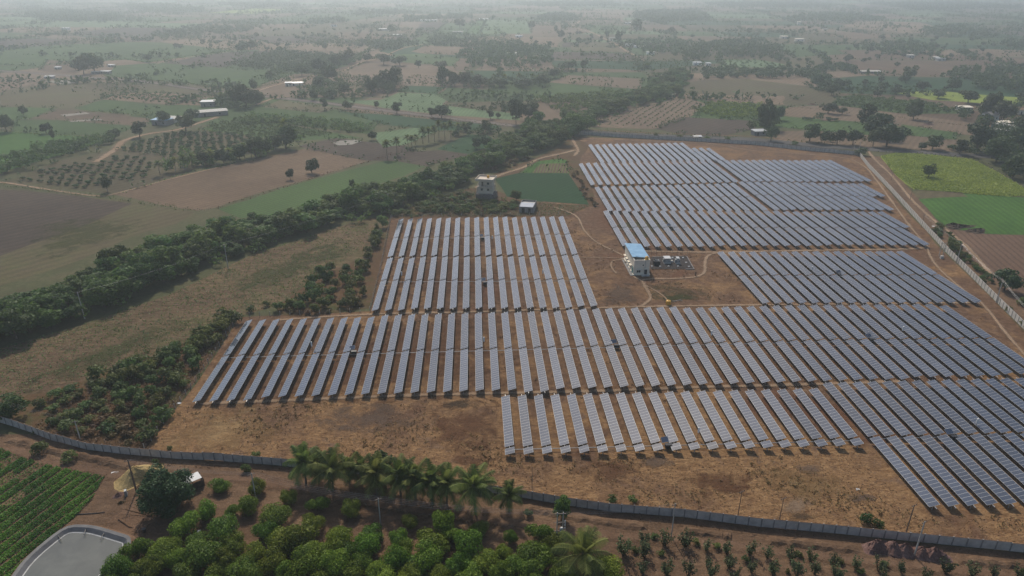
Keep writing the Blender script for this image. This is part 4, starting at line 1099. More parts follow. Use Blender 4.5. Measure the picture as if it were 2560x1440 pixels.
pole('q', 2391, 658, 7.4, 'grey pole by the right wall above the round tree', 'polecon', 1, 0.12)
pole('r', 2303, 569, 5.4, 'dark thin pole outside the right wall', 'rust', 1, 0.08)
pole('s', 2145, 389, 7.6, 'greenish pole at the far corner of the walls', 'polecon', 1, 0.15)
pole('t', 2133, 384, 5.6, 'slanted stay pole at the far corner of the walls', 'polecon', 0, 0.09)
pole('u', 2228, 451, 6.0, 'thin pole outside the right wall beside the yellow crop', 'rust', 0, 0.07)
pole('v', 2275, 500, 6.5, 'thin pole outside the right wall beside the green crop', 'rust', 0, 0.07)
def twin_pole(x, y, h, gap, label, drum):
    root = empty('transformer_pole', G(x, y))
    for s in (-gap / 2, gap / 2):
        b = MB(); b.box((s, 0, h / 2), (0.2, 0.18, h), 0, top=0.75); b.build('shaft', M['polecon'], root)
    for z in (h - 0.3, h - 2.2, h * 0.45):
        b = MB(); b.box((0, 0, z), (gap + 1.0, 0.11, 0.11)); b.build('crossarm', M['rust'], root)
    if drum:
        b = MB(); b.lathe([(0.3, 0), (0.34, 0.1), (0.34, 0.8), (0.2, 0.95)], (0.25, -0.45, h * 0.48), 10); b.build('transformer', M['greymetal'], root)
    for k in range(3):
        b = MB(); b.lathe([(0.05, 0), (0.1, 0.15), (0.05, 0.3), (0.1, 0.45), (0.03, 0.55)], (gap * 0.5 + 0.35, -0.2, h - 2.1 - k * 0.75), 7); b.build('insulator', M['white'], root)
    POLES['d' if drum else 'w'] = (G(x, y), h)
    return tag(root, label, 'transformer pole')
twin_pole(1398, 1364, 7.4, 1.0, 'twin legged transformer pole beside the big near palm', True)
twin_pole(2352, 640, 5.2, 1.4, 'twin legged pole inside the right wall above the service bend', False)
b = MB(); b.box((0, 0, 0.5), (1.1, 0.9, 1.0), top=0.9); o = b.build('pole_footing', M['concpale'], None, G(2354, 646)); tag(o, 'pale concrete block beside the twin pole at the right wall', 'concrete block')

def wires(keys, label, offs=(-0.9, -0.3, 0.3, 0.9), sag=0.7, r=0.008):
    b = MB()
    pts = [(POLES[k][0], POLES[k][1]) if isinstance(k, str) else k for k in keys]
    for s in offs:
        L = []
        for (p, h), (q, g) in zip(pts, pts[1:]):
            for j in range(9):
                t = j / 8
                v = p.lerp(q, t); L.append((v.x + s * 0.8, v.y + s * 0.5, h * (1 - t) + g * t - 0.1 - sag * 4 * t * (1 - t)))
        b.tube(L, r, 3, cap=False)
    return tag(b.build('power_line', M['wire']), label, 'power line', 'overhead wires')
wires(['b', 'c', 'd'], 'four bright wires over the front orchard from pole to pole')
wires(['d', 'e'], 'two thin wires from the transformer pole to the track', (-0.4, 0.4))
wires(['a', 'b'], 'three thin wires passing behind the mango tree', (-0.5, 0, 0.5))
wires(['k', (G(-80, 1020), 6.0)], 'thin wires over the left bend of the front wall', (-0.5, 0, 0.5))
wires(['l', 'm', 'n'], 'thin wires along the edge of the stream trees', (-0.5, 0.5), 1.2, 0.006)
wires(['q', 'p', (G(2600, 880), 7.4)], 'three thin wires along the right wall past the round tree', (-0.5, 0, 0.5))
wires(['r', 'q'], 'thin wire along the right wall above the twin pole', (-0.4, 0.4))

# ------------------------------------------------------------------ buildings
def boxpart(root, name, c, d, mat, rz=0.0, top=1.0):
    b = MB(); b.box(c, d, rz, top=top); return b.build(name, M[mat], root)

# control building: cream block, blue sheet roof, yellow tank on the front terrace
def control_building():
    p = G(1583.6, 687.8); W, D, H = 5.3, 15.0, 4.7
    r = empty('control_building', p)
    tag(r, 'cream control building with blue sheet roof and yellow tank', 'building')
    b = MB()
    b.box((W / 2, D / 2, H / 2), (W, D, H))
    b.box((W / 2, D / 2, 0.12), (W + 0.5, D + 0.5, 0.24))
    wl = b.build('walls', M['cream'], r)
    b = MB()                                             # parapets
    b.box((0.09, D / 2, H + 0.3), (0.18, D, 0.6)); b.box((W / 2, 0.09, H + 0.3), (W - 0.36, 0.18, 0.6)); b.box((W - 0.09, 1.3, H + 0.3), (0.18, 2.6, 0.6))
    b.build('parapet', M['cream'], r)
    b = MB()
    L = [(-0.25, 2.3, H + 1.0), (W + 0.25, 2.3, H + 0.62), (W + 0.25, D + 0.4, H + 0.62), (-0.25, D + 0.4, H + 1.0)]
    b.add(L + [(x, y, z - 0.07) for x, y, z in L], [(0, 1, 2, 3), (7, 6, 5, 4), (0, 4, 5, 1), (1, 5, 6, 2), (2, 6, 7, 3), (3, 7, 4, 0)])
    b.build('roof', M['blueroof'], r)
    for y in (2.45, 8.5, D - 0.2):
        boxpart(r, 'roof_post', (W - 0.12, y, H + 0.29), (0.1, 0.1, 0.56), 'steel')
    # water tank
    b = MB(); b.lathe([(0.55, 0), (0.62, 0.1), (0.62, 0.95), (0.5, 1.15), (0.22, 1.3), (0.2, 1.38)], (W - 1.0, 0.9, H + 0.35), 14); b.build('water_tank', M['tank'], r)
    boxpart(r, 'tank_stand', (W - 1.0, 0.9, H + 0.17), (1.5, 1.3, 0.35), 'cream')
    b = MB(); b.tube([(0.9, 1.2, H), (0.9, 1.2, H + 1.6)], 0.04); b.tube([(0.4, 1.2, H + 1.45), (1.5, 1.2, H + 1.45)], 0.035); b.build('aerial', M['darkmetal'], r)
    # front face
    w = boxpart(r, 'window', (1.65, -0.03, 1.35), (1.15, 0.08, 0.85), 'glass'); boxpart(w, 'frame', (1.65, -0.08, 1.35), (0.07, 0.03, 0.85), 'white'); 
    boxpart(r, 'sunshade', (1.75, -0.3, 2.0), (1.7, 0.6, 0.07), 'cream'); boxpart(r, 'sunshade', (4.0, -0.35, 2.25), (1.3, 0.7, 0.07), 'cream')
    boxpart(r, 'door', (4.0, -0.03, 1.05), (0.95, 0.08, 2.1), 'darkmetal')
    boxpart(r, 'ventilator', (3.05, -0.03, 3.5), (0.4, 0.08, 0.4), 'glass')
    b = MB(); b.tube([(3.7, -0.08, 0.2), (3.7, -0.08, H + 0.6)], 0.05); b.build('downpipe', M['greymetal'], r)
    boxpart(r, 'doorstep', (3.8, -0.75, 0.1), (2.6, 1.2, 0.2), 'concrete')
    # left face
    boxpart(r, 'shutter_door', (-0.04, 1.6, 1.25), (0.09, 1.9, 2.4), 'green_door')
    for y in (4.3, 7.2, 10.2, 13.0):
        w = boxpart(r, 'window', (-0.03, y, 1.5), (0.08, 1.3, 1.0), 'glass'); boxpart(w, 'frame', (-0.08, y, 1.5), (0.03, 0.07, 1.0), 'white')
        boxpart(r, 'sunshade', (-0.35, y, 2.15), (0.7, 1.7, 0.07), 'cream')
    boxpart(r, 'plinth_walk', (-0.7, D / 2, 0.06), (0.9, D + 1, 0.12), 'block')
control_building()

# transformer yard
YA = [(1626, 644.5), (1716.8, 642.5), (1734, 673.2), (1626, 673.2)]
field(YA, 'gravelbed', 'dark gravel floor of the transformer yard', 'yard_floor', 'ground', 0.0)
def kerb(pix, label):
    P = GP(pix); b = MB()
    for a, c in zip(P, P[1:]):
        d = c - a; m = (a + c) * 0.5 - P[0]
        b.box((m.x, m.y, 0.12), (d.length, 0.25, 0.3), math.atan2(d.y, d.x))
    return tag(b.build('yard_kerb', M['block'], None, P[0]), label, 'kerb')
kerb([(1630, 643.5), (1717, 641.8), (1735, 673.8), (1714, 674)], 'pale concrete kerb round the transformer yard')
def yard_fence():
    a, c = G(1628, 641), G(1718, 639.5); r = empty('yard_fence', a); d = c - a
    for k in range(8):
        b = MB(); b.tube([(0, 0, 0), (0, 0, 2.3)], 0.05); b.build('fence_post', M['rust'], r, d * (k / 7))
    b = MB()
    for z in (0.4, 0.9, 1.4, 1.9): b.tube([(0, 0, z), (d.x, d.y, z)], 0.014, 3)
    b.build('wire', M['rust'], r)
    tag(r, 'tall rusty post fence behind the transformer yard', 'fence')
yard_fence()
def kiosk(x, y, w, d, h, label, roof):
    r = empty('transformer_kiosk', G(x, y))
    boxpart(r, 'plinth', (0, 0, 0.25), (w + 0.7, d + 0.9, 0.5), 'concpale')
    bd = boxpart(r, 'body', (0, 0, 0.5 + h / 2), (w, d, h), 'greymetal')
    boxpart(bd, 'door', (0, -d / 2 - 0.02, 0.5 + h * 0.48), (w * 0.8, 0.05, h * 0.8), 'polecon')
    boxpart(r, 'roof', (0.05, 0, 0.56 + h), (w + roof, d + roof, 0.12), 'whitemetal')
    for s in (-1, 1): boxpart(r, 'cooling_fin', (s * (w / 2 + 0.22), 0, 0.5 + h * 0.4), (0.4, d * 0.7, h * 0.6), 'greymetal')
    return tag(r, label, 'transformer')
kiosk(1666, 657, 1.7, 2.0, 1.5, 'white roofed grey transformer kiosk, the larger of two', 0.6)
kiosk(1692.5, 658.5, 0.9, 1.6, 1.6, 'narrow white roofed transformer kiosk, the right one', 0.15)
r = empty('switchgear', G(1641, 662)); boxpart(r, 'body', (0, 0, 0.8), (2.2, 1.7, 1.6), 'darkmetal'); boxpart(r, 'top_frame', (-0.3, 0.6, 1.9), (1.0, 0.5, 0.6), 'darkmetal')
for k in range(3): boxpart(r, 'bushing', (-0.6 + k * 0.6, 0, 1.8), (0.18, 0.18, 0.4), 'white')
tag(r, 'dark switchgear block against the control building', 'switchgear')
b = MB(); b.lathe([(0.7, 0), (0.75, 0.35), (0.5, 0.75), (0.1, 0.8)], n=10); o = b.build('oil_vessel', M['concpale'], None, G(1678.5, 656)); tag(o, 'round pale vessel between the two kiosks', 'vessel')
pr = MB(); pr.box((0, 0, 0.2), (0.6, 0.45, 0.4)); pm = pr.mesh('plinth', M['whitemetal'])
for i, (x, y) in enumerate([(1629.5, 667.5), (1650, 667.7), (1671, 667.3), (1695, 667.5), (1681, 646.5), (1707, 646.2), (1715, 658), (1722, 668)]):
    tag(link('yard_plinth', pm, None, G(x, y)), 'small white plinth in the transformer yard, %s from the left' % NTH([1, 2, 3, 5, 4, 6, 7, 8][i]), 'plinth', 'white plinths in the yard')
r = empty('person', G(1738.5, 690)); 

def person(r, cloth, label):
    b = MB()
    b.tube([(-.1, 0, 0), (-.1, 0, .45), (-.08, 0, .85)], [.06, .065, .085], 7); b.tube([(.1, .05, 0), (.1, .02, .45), (.08, 0, .85)], [.06, .065, .085], 7)
    b.tube([(0, 0, .8), (0, 0, 1.1), (0, 0, 1.4), (0, 0, 1.5), (0, .02, 1.55), (0, .02, 1.66), (0, .02, 1.74)], [.15, .15, .19, .08, .07, .1, .05], 9)
    for s in (-1, 1): b.tube([(s * .18, 0, 1.4), (s * .25, 0, 1.12), (s * .24, -.06, .85)], [.055, .045, .035], 6)
    b.build('body', M['skin'], r)
    b = MB(); b.tube([(0, 0, .35), (0, 0, .9), (0, 0, 1.12), (0, 0, 1.4), (0, 0, 1.47)], [.24, .19, .17, .215, .1], 10); b.build('clothing', M[cloth], r)
    return tag(r, label, 'person')
person(r, 'clay', 'person in tan clothes standing at the yard corner')
b = MB(); b.lathe([(0.72, 0), (0.78, 0.1), (0.78, 1.15), (0.6, 1.4), (0.25, 1.5), (0.22, 1.6)], n=16); o = b.build('storage_tank', M['tank'], None, G(1670.5, 762)); tag(o, 'yellow water tank standing alone behind the long front block', 'water tank')
b = MB(); b.tube([(0, 0, 0.12), (1.2, 0.2, 0.12), (2.6, 0.8, 0.12), (3.2, 0.4, 0.12)], 0.09); o = b.build('water_pipe', M['polecon'], None, G(1681, 754)); tag(o, 'white water pipe lying beside the yellow tank', 'pipe')

# two storey house on a stone terrace
def house():
    r = empty('two_storey_house', G(1213, 499), R_(-14))
    tag(r, 'pale two storey house with roof terrace and orange tank', 'house')
    t = 2.6
    b = MB(); b.box((0, 3.0, t / 2), (8.4, 8.4, t), top=0.96); b.build('stone_terrace', M['stone'], r)
    W, D = 6.2, 5.6; y0 = 0.4
    boxpart(r, 'ground_storey', (0, y0 + D / 2, t + 1.55), (W, D, 3.1), 'housewall')
    boxpart(r, 'floor_slab', (0, y0 + D / 2 - 0.35, t + 3.2), (W + 0.9, D + 1.3, 0.2), 'housewall')
    boxpart(r, 'upper_storey', (0, y0 + D / 2, t + 4.65), (W - 0.2, D - 0.2, 2.7), 'housewall')
    boxpart(r, 'roof_slab', (-0.2, y0 + D / 2, t + 6.1), (W + 2.0, D + 2.2, 0.2), 'housewall')
    pb = MB(); X, Y = (W + 2.0) / 2, (D + 2.2) / 2
    for c, d in (((-0.2, y0 + D / 2 - Y + 0.08, t + 6.55), (2 * X, 0.16, 0.7)), ((-0.2, y0 + D / 2 + Y - 0.08, t + 6.55), (2 * X, 0.16, 0.7)),
                 ((-0.2 - X + 0.08, y0 + D / 2, t + 6.55), (0.16, 2 * Y - 0.32, 0.7)), ((-0.2 + X - 0.08, y0 + D / 2, t + 6.55), (0.16, 2 * Y - 0.32, 0.7))): pb.box(c, d)
    pb.build('parapet', M['housewall'], r)
    for x, z, w, h in ((-1.6, t + 1.9, 1.0, 1.0), (1.3, t + 1.9, 1.0, 1.0), (1.3, t + 4.7, 1.0, 1.0)):
        o = boxpart(r, 'window', (x, y0 - 0.02 + (0.1 if z > t + 3.5 else 0), z), (w, 0.1, h), 'glass'); boxpart(o, 'frame', (x, y0 - 0.08 + (0.1 if z > t + 3.5 else 0), z), (0.06, 0.03, h), 'polewood')
    boxpart(r, 'door', (-1.3, y0 + 0.08, t + 4.35), (0.8, 0.1, 2.0), 'polewood')
    b = MB(); b.tube([(-3.4, -0.65, t + 4.2), (3.3, -0.65, t + 4.2)], 0.04, 5); b.tube([(-3.4, -0.65, t + 3.8), (3.3, -0.65, t + 3.8)], 0.03, 5)
    for k in range(8): b.tube([(-3.4 + k * 0.957, -0.65, t + 3.3), (-3.4 + k * 0.957, -0.65, t + 4.2)], 0.03, 5)
    b.build('railing', M['rust'], r)
    for x in (3.4,): boxpart(r, 'column', (x, y0 - 0.4, t + 3.05), (0.28, 0.28, 6.0), 'housewall'); boxpart(r, 'column', (x, y0 + D - 0.2, t + 3.05), (0.28, 0.28, 6.0), 'housewall')
    b = MB()
    for k in range(11): b.box((-3.7, 0.6 + k * 0.34, t + 0.15 + k * 0.29), (0.9, 0.4, 0.3))
    b.add([(-4.15, 0.4, t), (-4.15, 4.4, t + 3.3), (-4.15, 4.4, t + 4.1), (-4.15, 0.4, t + 0.8), (-4.27, 0.4, t), (-4.27, 4.4, t + 3.3), (-4.27, 4.4, t + 4.1), (-4.27, 0.4, t + 0.8)], [(0, 1, 2, 3), (7, 6, 5, 4), (0, 4, 5, 1), (3, 2, 6, 7), (1, 5, 6, 2), (0, 3, 7, 4)])
    b.build('staircase', M['housewall'], r)
    b = MB(); b.lathe([(0.5, 0), (0.6, 0.1), (0.6, 1.0), (0.4, 1.2), (0.15, 1.3)], (0.4, y0 + 4.4, t + 6.2), 12); b.build('water_tank', M['tank'], r)
    b = MB(); b.tube([(-1.9, y0 + 5.8, t + 6.2), (-1.9, y0 + 5.8, t + 8.4)], 0.05, 5); b.build('mast', M['polecon'], r)
house()

def block_shed():
    r = empty('block_shed', G(1297, 531), R_(-13)); W, D, H = 6.3, 9.0, 2.6
    tag(r, 'grey block shed with a bluish metal sheet roof', 'shed')
    b = MB()
    b.box((W / 2, 0.1, H / 2), (W, 0.2, H)); b.box((W / 2, D - 0.1, H / 2 + 0.2), (W, 0.2, H + 0.4)); b.box((0.1, D / 2, H / 2 + 0.2), (0.2, D - 0.4, H + 0.4)); b.box((W - 0.1, D / 2, H / 2 + 0.2), (0.2, D - 0.4, H + 0.4))
    b.build('walls', M['block'], r)
    b = MB(); L = [(0.22, -0.1, H + 0.05), (W - 0.22, -0.1, H + 0.05), (W - 0.22, 5.2, H + 0.3), (0.22, 5.2, H + 0.3)]
    b.add(L + [(x, y, z - 0.05) for x, y, z in L], [(0, 1, 2, 3), (7, 6, 5, 4), (0, 4, 5, 1), (1, 5, 6, 2), (2, 6, 7, 3), (3, 7, 4, 0)]); b.build('roof_sheet', M['bluegrey'], r)
    boxpart(r, 'terrace_floor', (W / 2, 7.2, H - 0.35), (W - 0.4, 3.2, 0.15), 'concpale')
    boxpart(r, 'doorway', (W * 0.3, -0.03, 1.0), (1.2, 0.06, 2.0), 'glass'); boxpart(r, 'doorway', (W * 0.72, -0.03, 1.0), (1.0, 0.06, 2.0), 'glass')
block_shed()

def mango_hut():
    r = empty('cattle_shed', G(458, 1236), R_(38))
    tag(r, 'small shed with white roof sheets tucked behind the mango tree', 'shed')
    W, D, H = 4.0, 1.9, 1.9
    b = MB()
    for x, y in ((0, 0), (W, 0), (W, D), (0, D), (W / 2, 0), (W / 2, D)): b.tube([(x, y, 0), (x, y, H + 0.1 * (y > 0))], 0.06, 6)
    b.build('frame', M['polewood'], r)
    boxpart(r, 'roof_sheet', (W * 0.24, D / 2, H + 0.16), (W * 0.42, D + 0.5, 0.06), 'whitemetal'); boxpart(r, 'roof_sheet', (W * 0.70, D / 2, H + 0.22), (W * 0.5, D + 0.5, 0.06), 'whitemetal')
    boxpart(r, 'side_wall', (W / 2, -0.05, 0.75), (W, 0.1, 1.5), 'thatch'); boxpart(r, 'side_wall', (W + 0.05, D / 2, 0.75), (0.1, D, 1.5), 'thatch')
mango_hut()

# small far houses: walls, roof, door and window
def small_house(x, y, w, d, h, rz, wall_m, roof_m, label, name='farm_house', cat='house', gable=False, openf=True):
    r = empty(name, G(x, y), R_(rz))
    boxpart(r, 'wall', (0, 0, h / 2), (w, d, h), wall_m)
    if gable:
        b = MB(); a, c, k = w / 2 + 0.4, d / 2 + 0.5, 0.22 * d
        b.add([(-a, -c, h), (a, -c, h), (a, c, h), (-a, c, h), (-a, 0, h + k), (a, 0, h + k)], [(0, 1, 5, 4), (2, 3, 4, 5), (1, 2, 5), (3, 0, 4), (3, 2, 1, 0)]); b.build('roof', M[roof_m], r)
    else:
        b = MB(); a, c = w / 2 + 0.35, d / 2 + 0.45
        L = [(-a, -c, h + 0.08), (a, -c, h + 0.08), (a, c, h + 0.5), (-a, c, h + 0.5)]
        b.add(L + [(p, q, z + 0.12) for p, q, z in L], [(3, 2, 1, 0), (4, 5, 6, 7), (0, 1, 5, 4), (1, 2, 6, 5), (2, 3, 7, 6), (3, 0, 4, 7)]); b.build('roof', M[roof_m], r)
    if openf:
        boxpart(r, 'door', (-w * 0.22, -d / 2 - 0.04, 1.0), (1.0, 0.1, 2.0), 'darkmetal'); boxpart(r, 'window', (w * 0.24, -d / 2 - 0.04, 1.5), (1.1, 0.1, 1.0), 'glass')
    return tag(r, label, cat)
SH = [(742, 214, 12, 4.5, 2.6, 12, 'cream', 'whitemetal', 'long shed with two white roofs beside the country road', 'farm_shed', 'shed', True),
      (722, 215, 6, 5, 3, 12, 'cream', 'whitemetal', 'small cream house left of the long white roofed shed'),
      (529, 288, 22, 9, 3, 25, 'block', 'concpale', 'long grey walled shed below the roadside palms', 'farm_shed', 'shed'),
      (522, 265, 10, 7, 3.6, 8, 'block', 'whitemetal', 'grey house with pale roof left of the roadside palms'),
      (408, 311, 12, 7, 3.4, -14, 'block', 'blueroof', 'low house with blue roof edge at the brown beds'),
      (432, 304, 9, 8, 2.6, -14, 'concpale', 'concpale', 'pale flat roofed block behind the blue edged house', 'farm_shed', 'shed'),
      (264, 184, 11, 5, 2.4, -6, 'block', 'whitemetal', 'shed with bright roof under the dark roadside trees', 'farm_shed', 'shed'),
      (240, 185, 8, 4, 2.2, -6, 'block', 'concpale', 'low grey shed under the dark roadside trees', 'farm_shed', 'shed'),
      (279, 167, 7, 4, 2.0, -6, 'concpale', 'whitemetal', 'tiny pale hut at the edge of the green field', 'farm_shed', 'shed'),
      (146, 173, 6, 4, 2.2, 0, 'concpale', 'whitemetal', 'pale hut above the road at the left', 'farm_shed', 'shed'),
      (125, 196, 9, 4, 2.0, 0, 'concpale', 'whitemetal', 'white roofed hut below the road at the left', 'farm_shed', 'shed'),
      (2408, 279, 10, 5.5, 3.4, -4, 'concpale', 'cream', 'small flat roofed house with two windows by the plantation'),
      (2474, 299, 8, 7, 4.2, 15, 'white', 'block', 'white gabled house among the right hand trees', 'farm_house', 'house', True),
      (2512, 316, 12, 6, 2.8, 10, 'block', 'cream', 'house with tan roof in the right hand hamlet'),
      (2500, 322, 9, 6, 2.8, -8, 'green_door', 'concpale', 'house with turquoise walls in the right hand hamlet'),
      (2505, 334, 11, 5, 2.4, 5, 'block', 'concpale', 'low grey roofed house at the front of the right hand hamlet'),
      (2534, 328, 8, 6, 2.8, 20, 'housewall', 'concpale', 'grey roofed house at the right end of the hamlet'),
      (2552, 284, 9, 6, 3.0, 0, 'cream', 'tan', 'cream house at the right edge among trees'),
      (1896, 337, 8, 5, 2.6, 8, 'block', 'whitemetal', 'white roofed hut by the road under dark trees', 'farm_shed', 'shed'),
      (1739, 352, 2.6, 2.6, 2.6, 0, 'cream', 'concpale', 'tiny cream gate room at the back wall', 'gate_room', 'gate room'),
      (1747.5, 351, 2.2, 2.2, 2.4, 0, 'greymetal', 'whitemetal', 'small grey cabin beside the gate room', 'gate_cabin', 'cabin'),
      (2175, 183, 22, 6, 2.0, -4, 'block', 'concpale', 'long low grey roofed shed in the open fields', 'farm_shed', 'shed'),
      (2350, 152, 10, 6, 3, 0, 'concpale', 'whitemetal', 'whitish house at the edge of the far right grove'),
      (2338, 149, 7, 5, 3, 0, 'concpale', 'concpale', 'grey house left of the far right grove house'),
      (2275, 144, 8, 6, 3, 0, 'concpale', 'concpale', 'grey house in front of the far right orchard'),
      (1960, 96, 13, 7, 3.5, 0, 'cream', 'cream', 'cream house, left of two in the far right hamlet'),
      (1998, 103, 14, 7, 3.5, 0, 'cream', 'cream', 'cream house, right of two in the far right hamlet'),
      (1997, 61, 8, 6, 5.5, 0, 'cream', 'cream', 'tall pale house far away on the right'),
      (2062, 76, 9, 6, 3, 0, 'cream', 'block', 'small house with dark annexe far on the right'),
      (1742, 163, 9, 6, 3.2, 0, 'white', 'whitemetal', 'white house at the edge of the dark woods'),
      (1769, 165, 6, 5, 3.2, 0, 'cream', 'whitemetal', 'small pale house in the dark woods'),
      (1280, 138, 12, 5, 2.6, 0, 'white', 'whitemetal', 'bright white roof inside the middle wood', 'farm_shed', 'shed'),
      (1530, 101, 9, 7, 4, 0, 'cream', 'block', 'pale house beside the dirt lane bend'),
      (1570, 115, 12, 6, 2.6, 0, 'white', 'whitemetal', 'white shed below the dirt lane', 'farm_shed', 'shed'),
      (1598, 119, 16, 6, 2.4, 0, 'white', 'whitemetal', 'long white roofed shed right of the dirt lane', 'farm_shed', 'shed'),
      (1626, 136, 10, 6, 2.8, 0, 'white', 'whitemetal', 'white roofed house where the lane meets the woods'),
      (1297, 93, 12, 6, 3, 0, 'white', 'whitemetal', 'small white roofed house in the open middle fields'),
      (960, 76, 22, 8, 3, 6, 'concpale', 'whitemetal', 'white roofed farm shed beside a round tree', 'farm_shed', 'shed'),
      (993, 91, 14, 7, 3, 0, 'block', 'whitemetal', 'white roofed house below the farm shed'),
      (1070, 53, 44, 7, 3, 0, 'white', 'whitemetal', 'long white greenhouse at the far dark field', 'greenhouse', 'greenhouse'),
      (1209, 50, 24, 7, 3, 0, 'white', 'whitemetal', 'white roofed shed at the far vivid strip', 'farm_shed', 'shed'),
      (1145, 83, 20, 7, 3, 0, 'concpale', 'concpale', 'grey shed under the big round tree', 'farm_shed', 'shed'),
      (835, 66, 12, 8, 4, 0, 'white', 'tan', 'white and red house far left of the farm shed'),
      (165, 75, 14, 8, 4, 0, 'white', 'whitemetal', 'tiny white house far away on the left'),
      (1570, 60, 16, 8, 3, 0, 'white', 'whitemetal', 'white house beside the big far tree on the lane')]
for a in SH: small_house(*a)
# parked things and small objects in the far yards
field([(105, 203), (160, 201), (193, 207), (150, 211)], 'whitesoil', 'whitish dry pond bed below the road', 'dry_pond', 'dry pond')
field([(832, 358), (850, 352), (890, 350), (905, 354), (880, 362), (845, 364)], 'whitesoil', 'pale dry pond floor behind the ploughed field', 'dry_pond', 'dry pond')
field([(838, 218), (870, 216), (890, 221), (860, 224)], 'path', 'pale sand heap spread beside the little plot', 'sand_patch', 'sand')

# ------------------------------------------------------------------ heaps, pond and farm bits in front
def mound(name, x, y, rx, ry, h, mat, label, cat, group=None, seed=1, rz=0.0, rough=0.16):
    r = np.random.default_rng(seed); n, m = 22, 8
    vs, fs = [], []
    ph = r.uniform(0, 6.28, 4)
    for j in range(m + 1):
        t = j / m
        for i in range(n):
            a = 2 * math.pi * i / n
            k = 1 + 0.18 * math.sin(2 * a + ph[0]) + 0.1 * math.sin(3 * a + ph[1]) + 0.08 * math.sin(5 * a + ph[2])
            q = t * k * (1 + r.uniform(-rough, rough) * 0.6)
            z = h * (math.cos(min(t, 1) * math.pi) * 0.5 + 0.5) * (1 + r.uniform(-rough, rough)) - (0.05 if j == m else 0)
            vs.append((rx * q * math.cos(a), ry * q * math.sin(a), z))
    for j in range(m):
        for i in range(n):
            a, b_ = j * n + i, j * n + (i + 1) % n
            fs.append((a, a + n, b_ + n, b_))
    me = bpy.data.meshes.new(name); me.from_pydata(vs, [], fs); me.materials.append(M[mat]); me.update()
    return tag(link(name, me, None, G(x, y), (0, 0, rz)), label, cat, group)
for i, (x, y, rx, h) in enumerate([(2190, 1372, 2.0, 1.9), (2231, 1376, 1.9, 1.8), (2262, 1381, 1.9, 1.8), (2301, 1388, 1.8, 1.7), (2335, 1392, 2.1, 1.9)]):
    mound('rubble_mound', x, y, rx * 1.15, rx, h, 'rubble', 'reddish rubble mound by the front wall, %s from the left of five' % NTH(i + 1), 'mound', 'reddish rubble mounds', 20 + i)
mound('straw_heap', 343, 1192, 4.3, 3.6, 2.5, 'straw', 'golden straw heap left of the mango tree', 'straw heap', None, 3, 0.4, 0.08)
mound('compost_heap', 296, 1239, 1.3, 0.8, 0.6, 'rubble', 'small rusty brown heap beside a pale sheet', 'heap', None, 5, 0.6)
mound('compost_heap', 303, 1258, 0.9, 0.5, 0.5, 'scrubsoil', 'smaller dark heap below the rusty one', 'heap', None, 6, 0.6)
mound('soil_heap', 1660, 1347, 1.0, 0.7, 0.35, 'rubble', 'low reddish heap among the bare shrubs', 'heap', None, 7)
for i, (x, y, rx, ry, h) in enumerate([(2400, 568, 7, 3, 0.9), (2440, 578, 6, 3, 0.9), (2380, 562, 4, 2, 0.7)]):
    mound('debris_heap', x, y, rx, ry, h, 'dark', ['broad dark debris heap at the corner of the furrowed field', 'right end of the dark debris at the furrowed field', 'left end of the dark debris beside the green field'][i], 'debris heap', None, 30 + i, 0.2, 0.4)
for i, (x, y, rx) in enumerate([(2030, 262, 6), (2075, 300, 8), (2320, 312, 6)]):
    mound('stalk_heap', x, y, rx, 2.5, 0.9, 'rubble', 'reddish stalk heap in the pinkish fields, %s from the left' % NTH(i + 1), 'stalk heap', 'stalk heaps in the pinkish fields', 40 + i, -0.1, 0.3)
# long low banks beside the front wall
for i, (pts, h, lab) in enumerate([([(330, 1170), (250, 1150), (130, 1128), (20, 1098)], 0.7, 'low earth bank in front of the left part of the wall'),
                                   ([(1700, 1326), (1800, 1338), (1830, 1343)], 0.7, 'crumbling earth bank before the wall right of the palms'),
                                   ([(1915, 1352), (2020, 1362), (2150, 1374)], 0.7, 'scrubby earth bank left of the rubble mounds'),
                                   ([(2390, 1398), (2480, 1408), (2600, 1420)], 0.7, 'scrubby earth bank right of the rubble mounds'),
                                   ([(1310, 1268), (1400, 1286), (1520, 1306), (1620, 1318)], 0.5, 'earth bank along the ditch right of the palms')]):
    P = GP(pts); rnd = random.Random(i); b = MB(); Q = []
    for a, c in zip(P, P[1:]): Q += [a.lerp(c, j / 8) for j in range(8)]
    Q.append(P[-1]); vs, fs = [], []
    for k, q in enumerate(Q):
        d = Q[min(k + 1, len(Q) - 1)] - Q[max(k - 1, 0)]; n = Vector((-d.y, d.x, 0)).normalized()
        w = rnd.uniform(1.0, 1.6); hh = h * rnd.uniform(0.5, 1.1) * (0.05 if k in (0, len(Q) - 1) else 1)
        for s, z in ((-1, -0.05), (-0.45, hh * 0.8), (0, hh), (0.45, hh * 0.7), (1, -0.05)): vs.append(tuple(q - P[0] + n * (w * s) + Vector((0, 0, z * rnd.uniform(0.85, 1.1)))))
        if k:
            for s in range(4): fs.append((5 * k - 5 + s, 5 * k - 4 + s, 5 * k + 1 + s, 5 * k + s))
    b.add(vs, fs); o = b.build('earth_bank', M['farmsoil'], None, P[0]); tag(o, lab, 'earth bank')

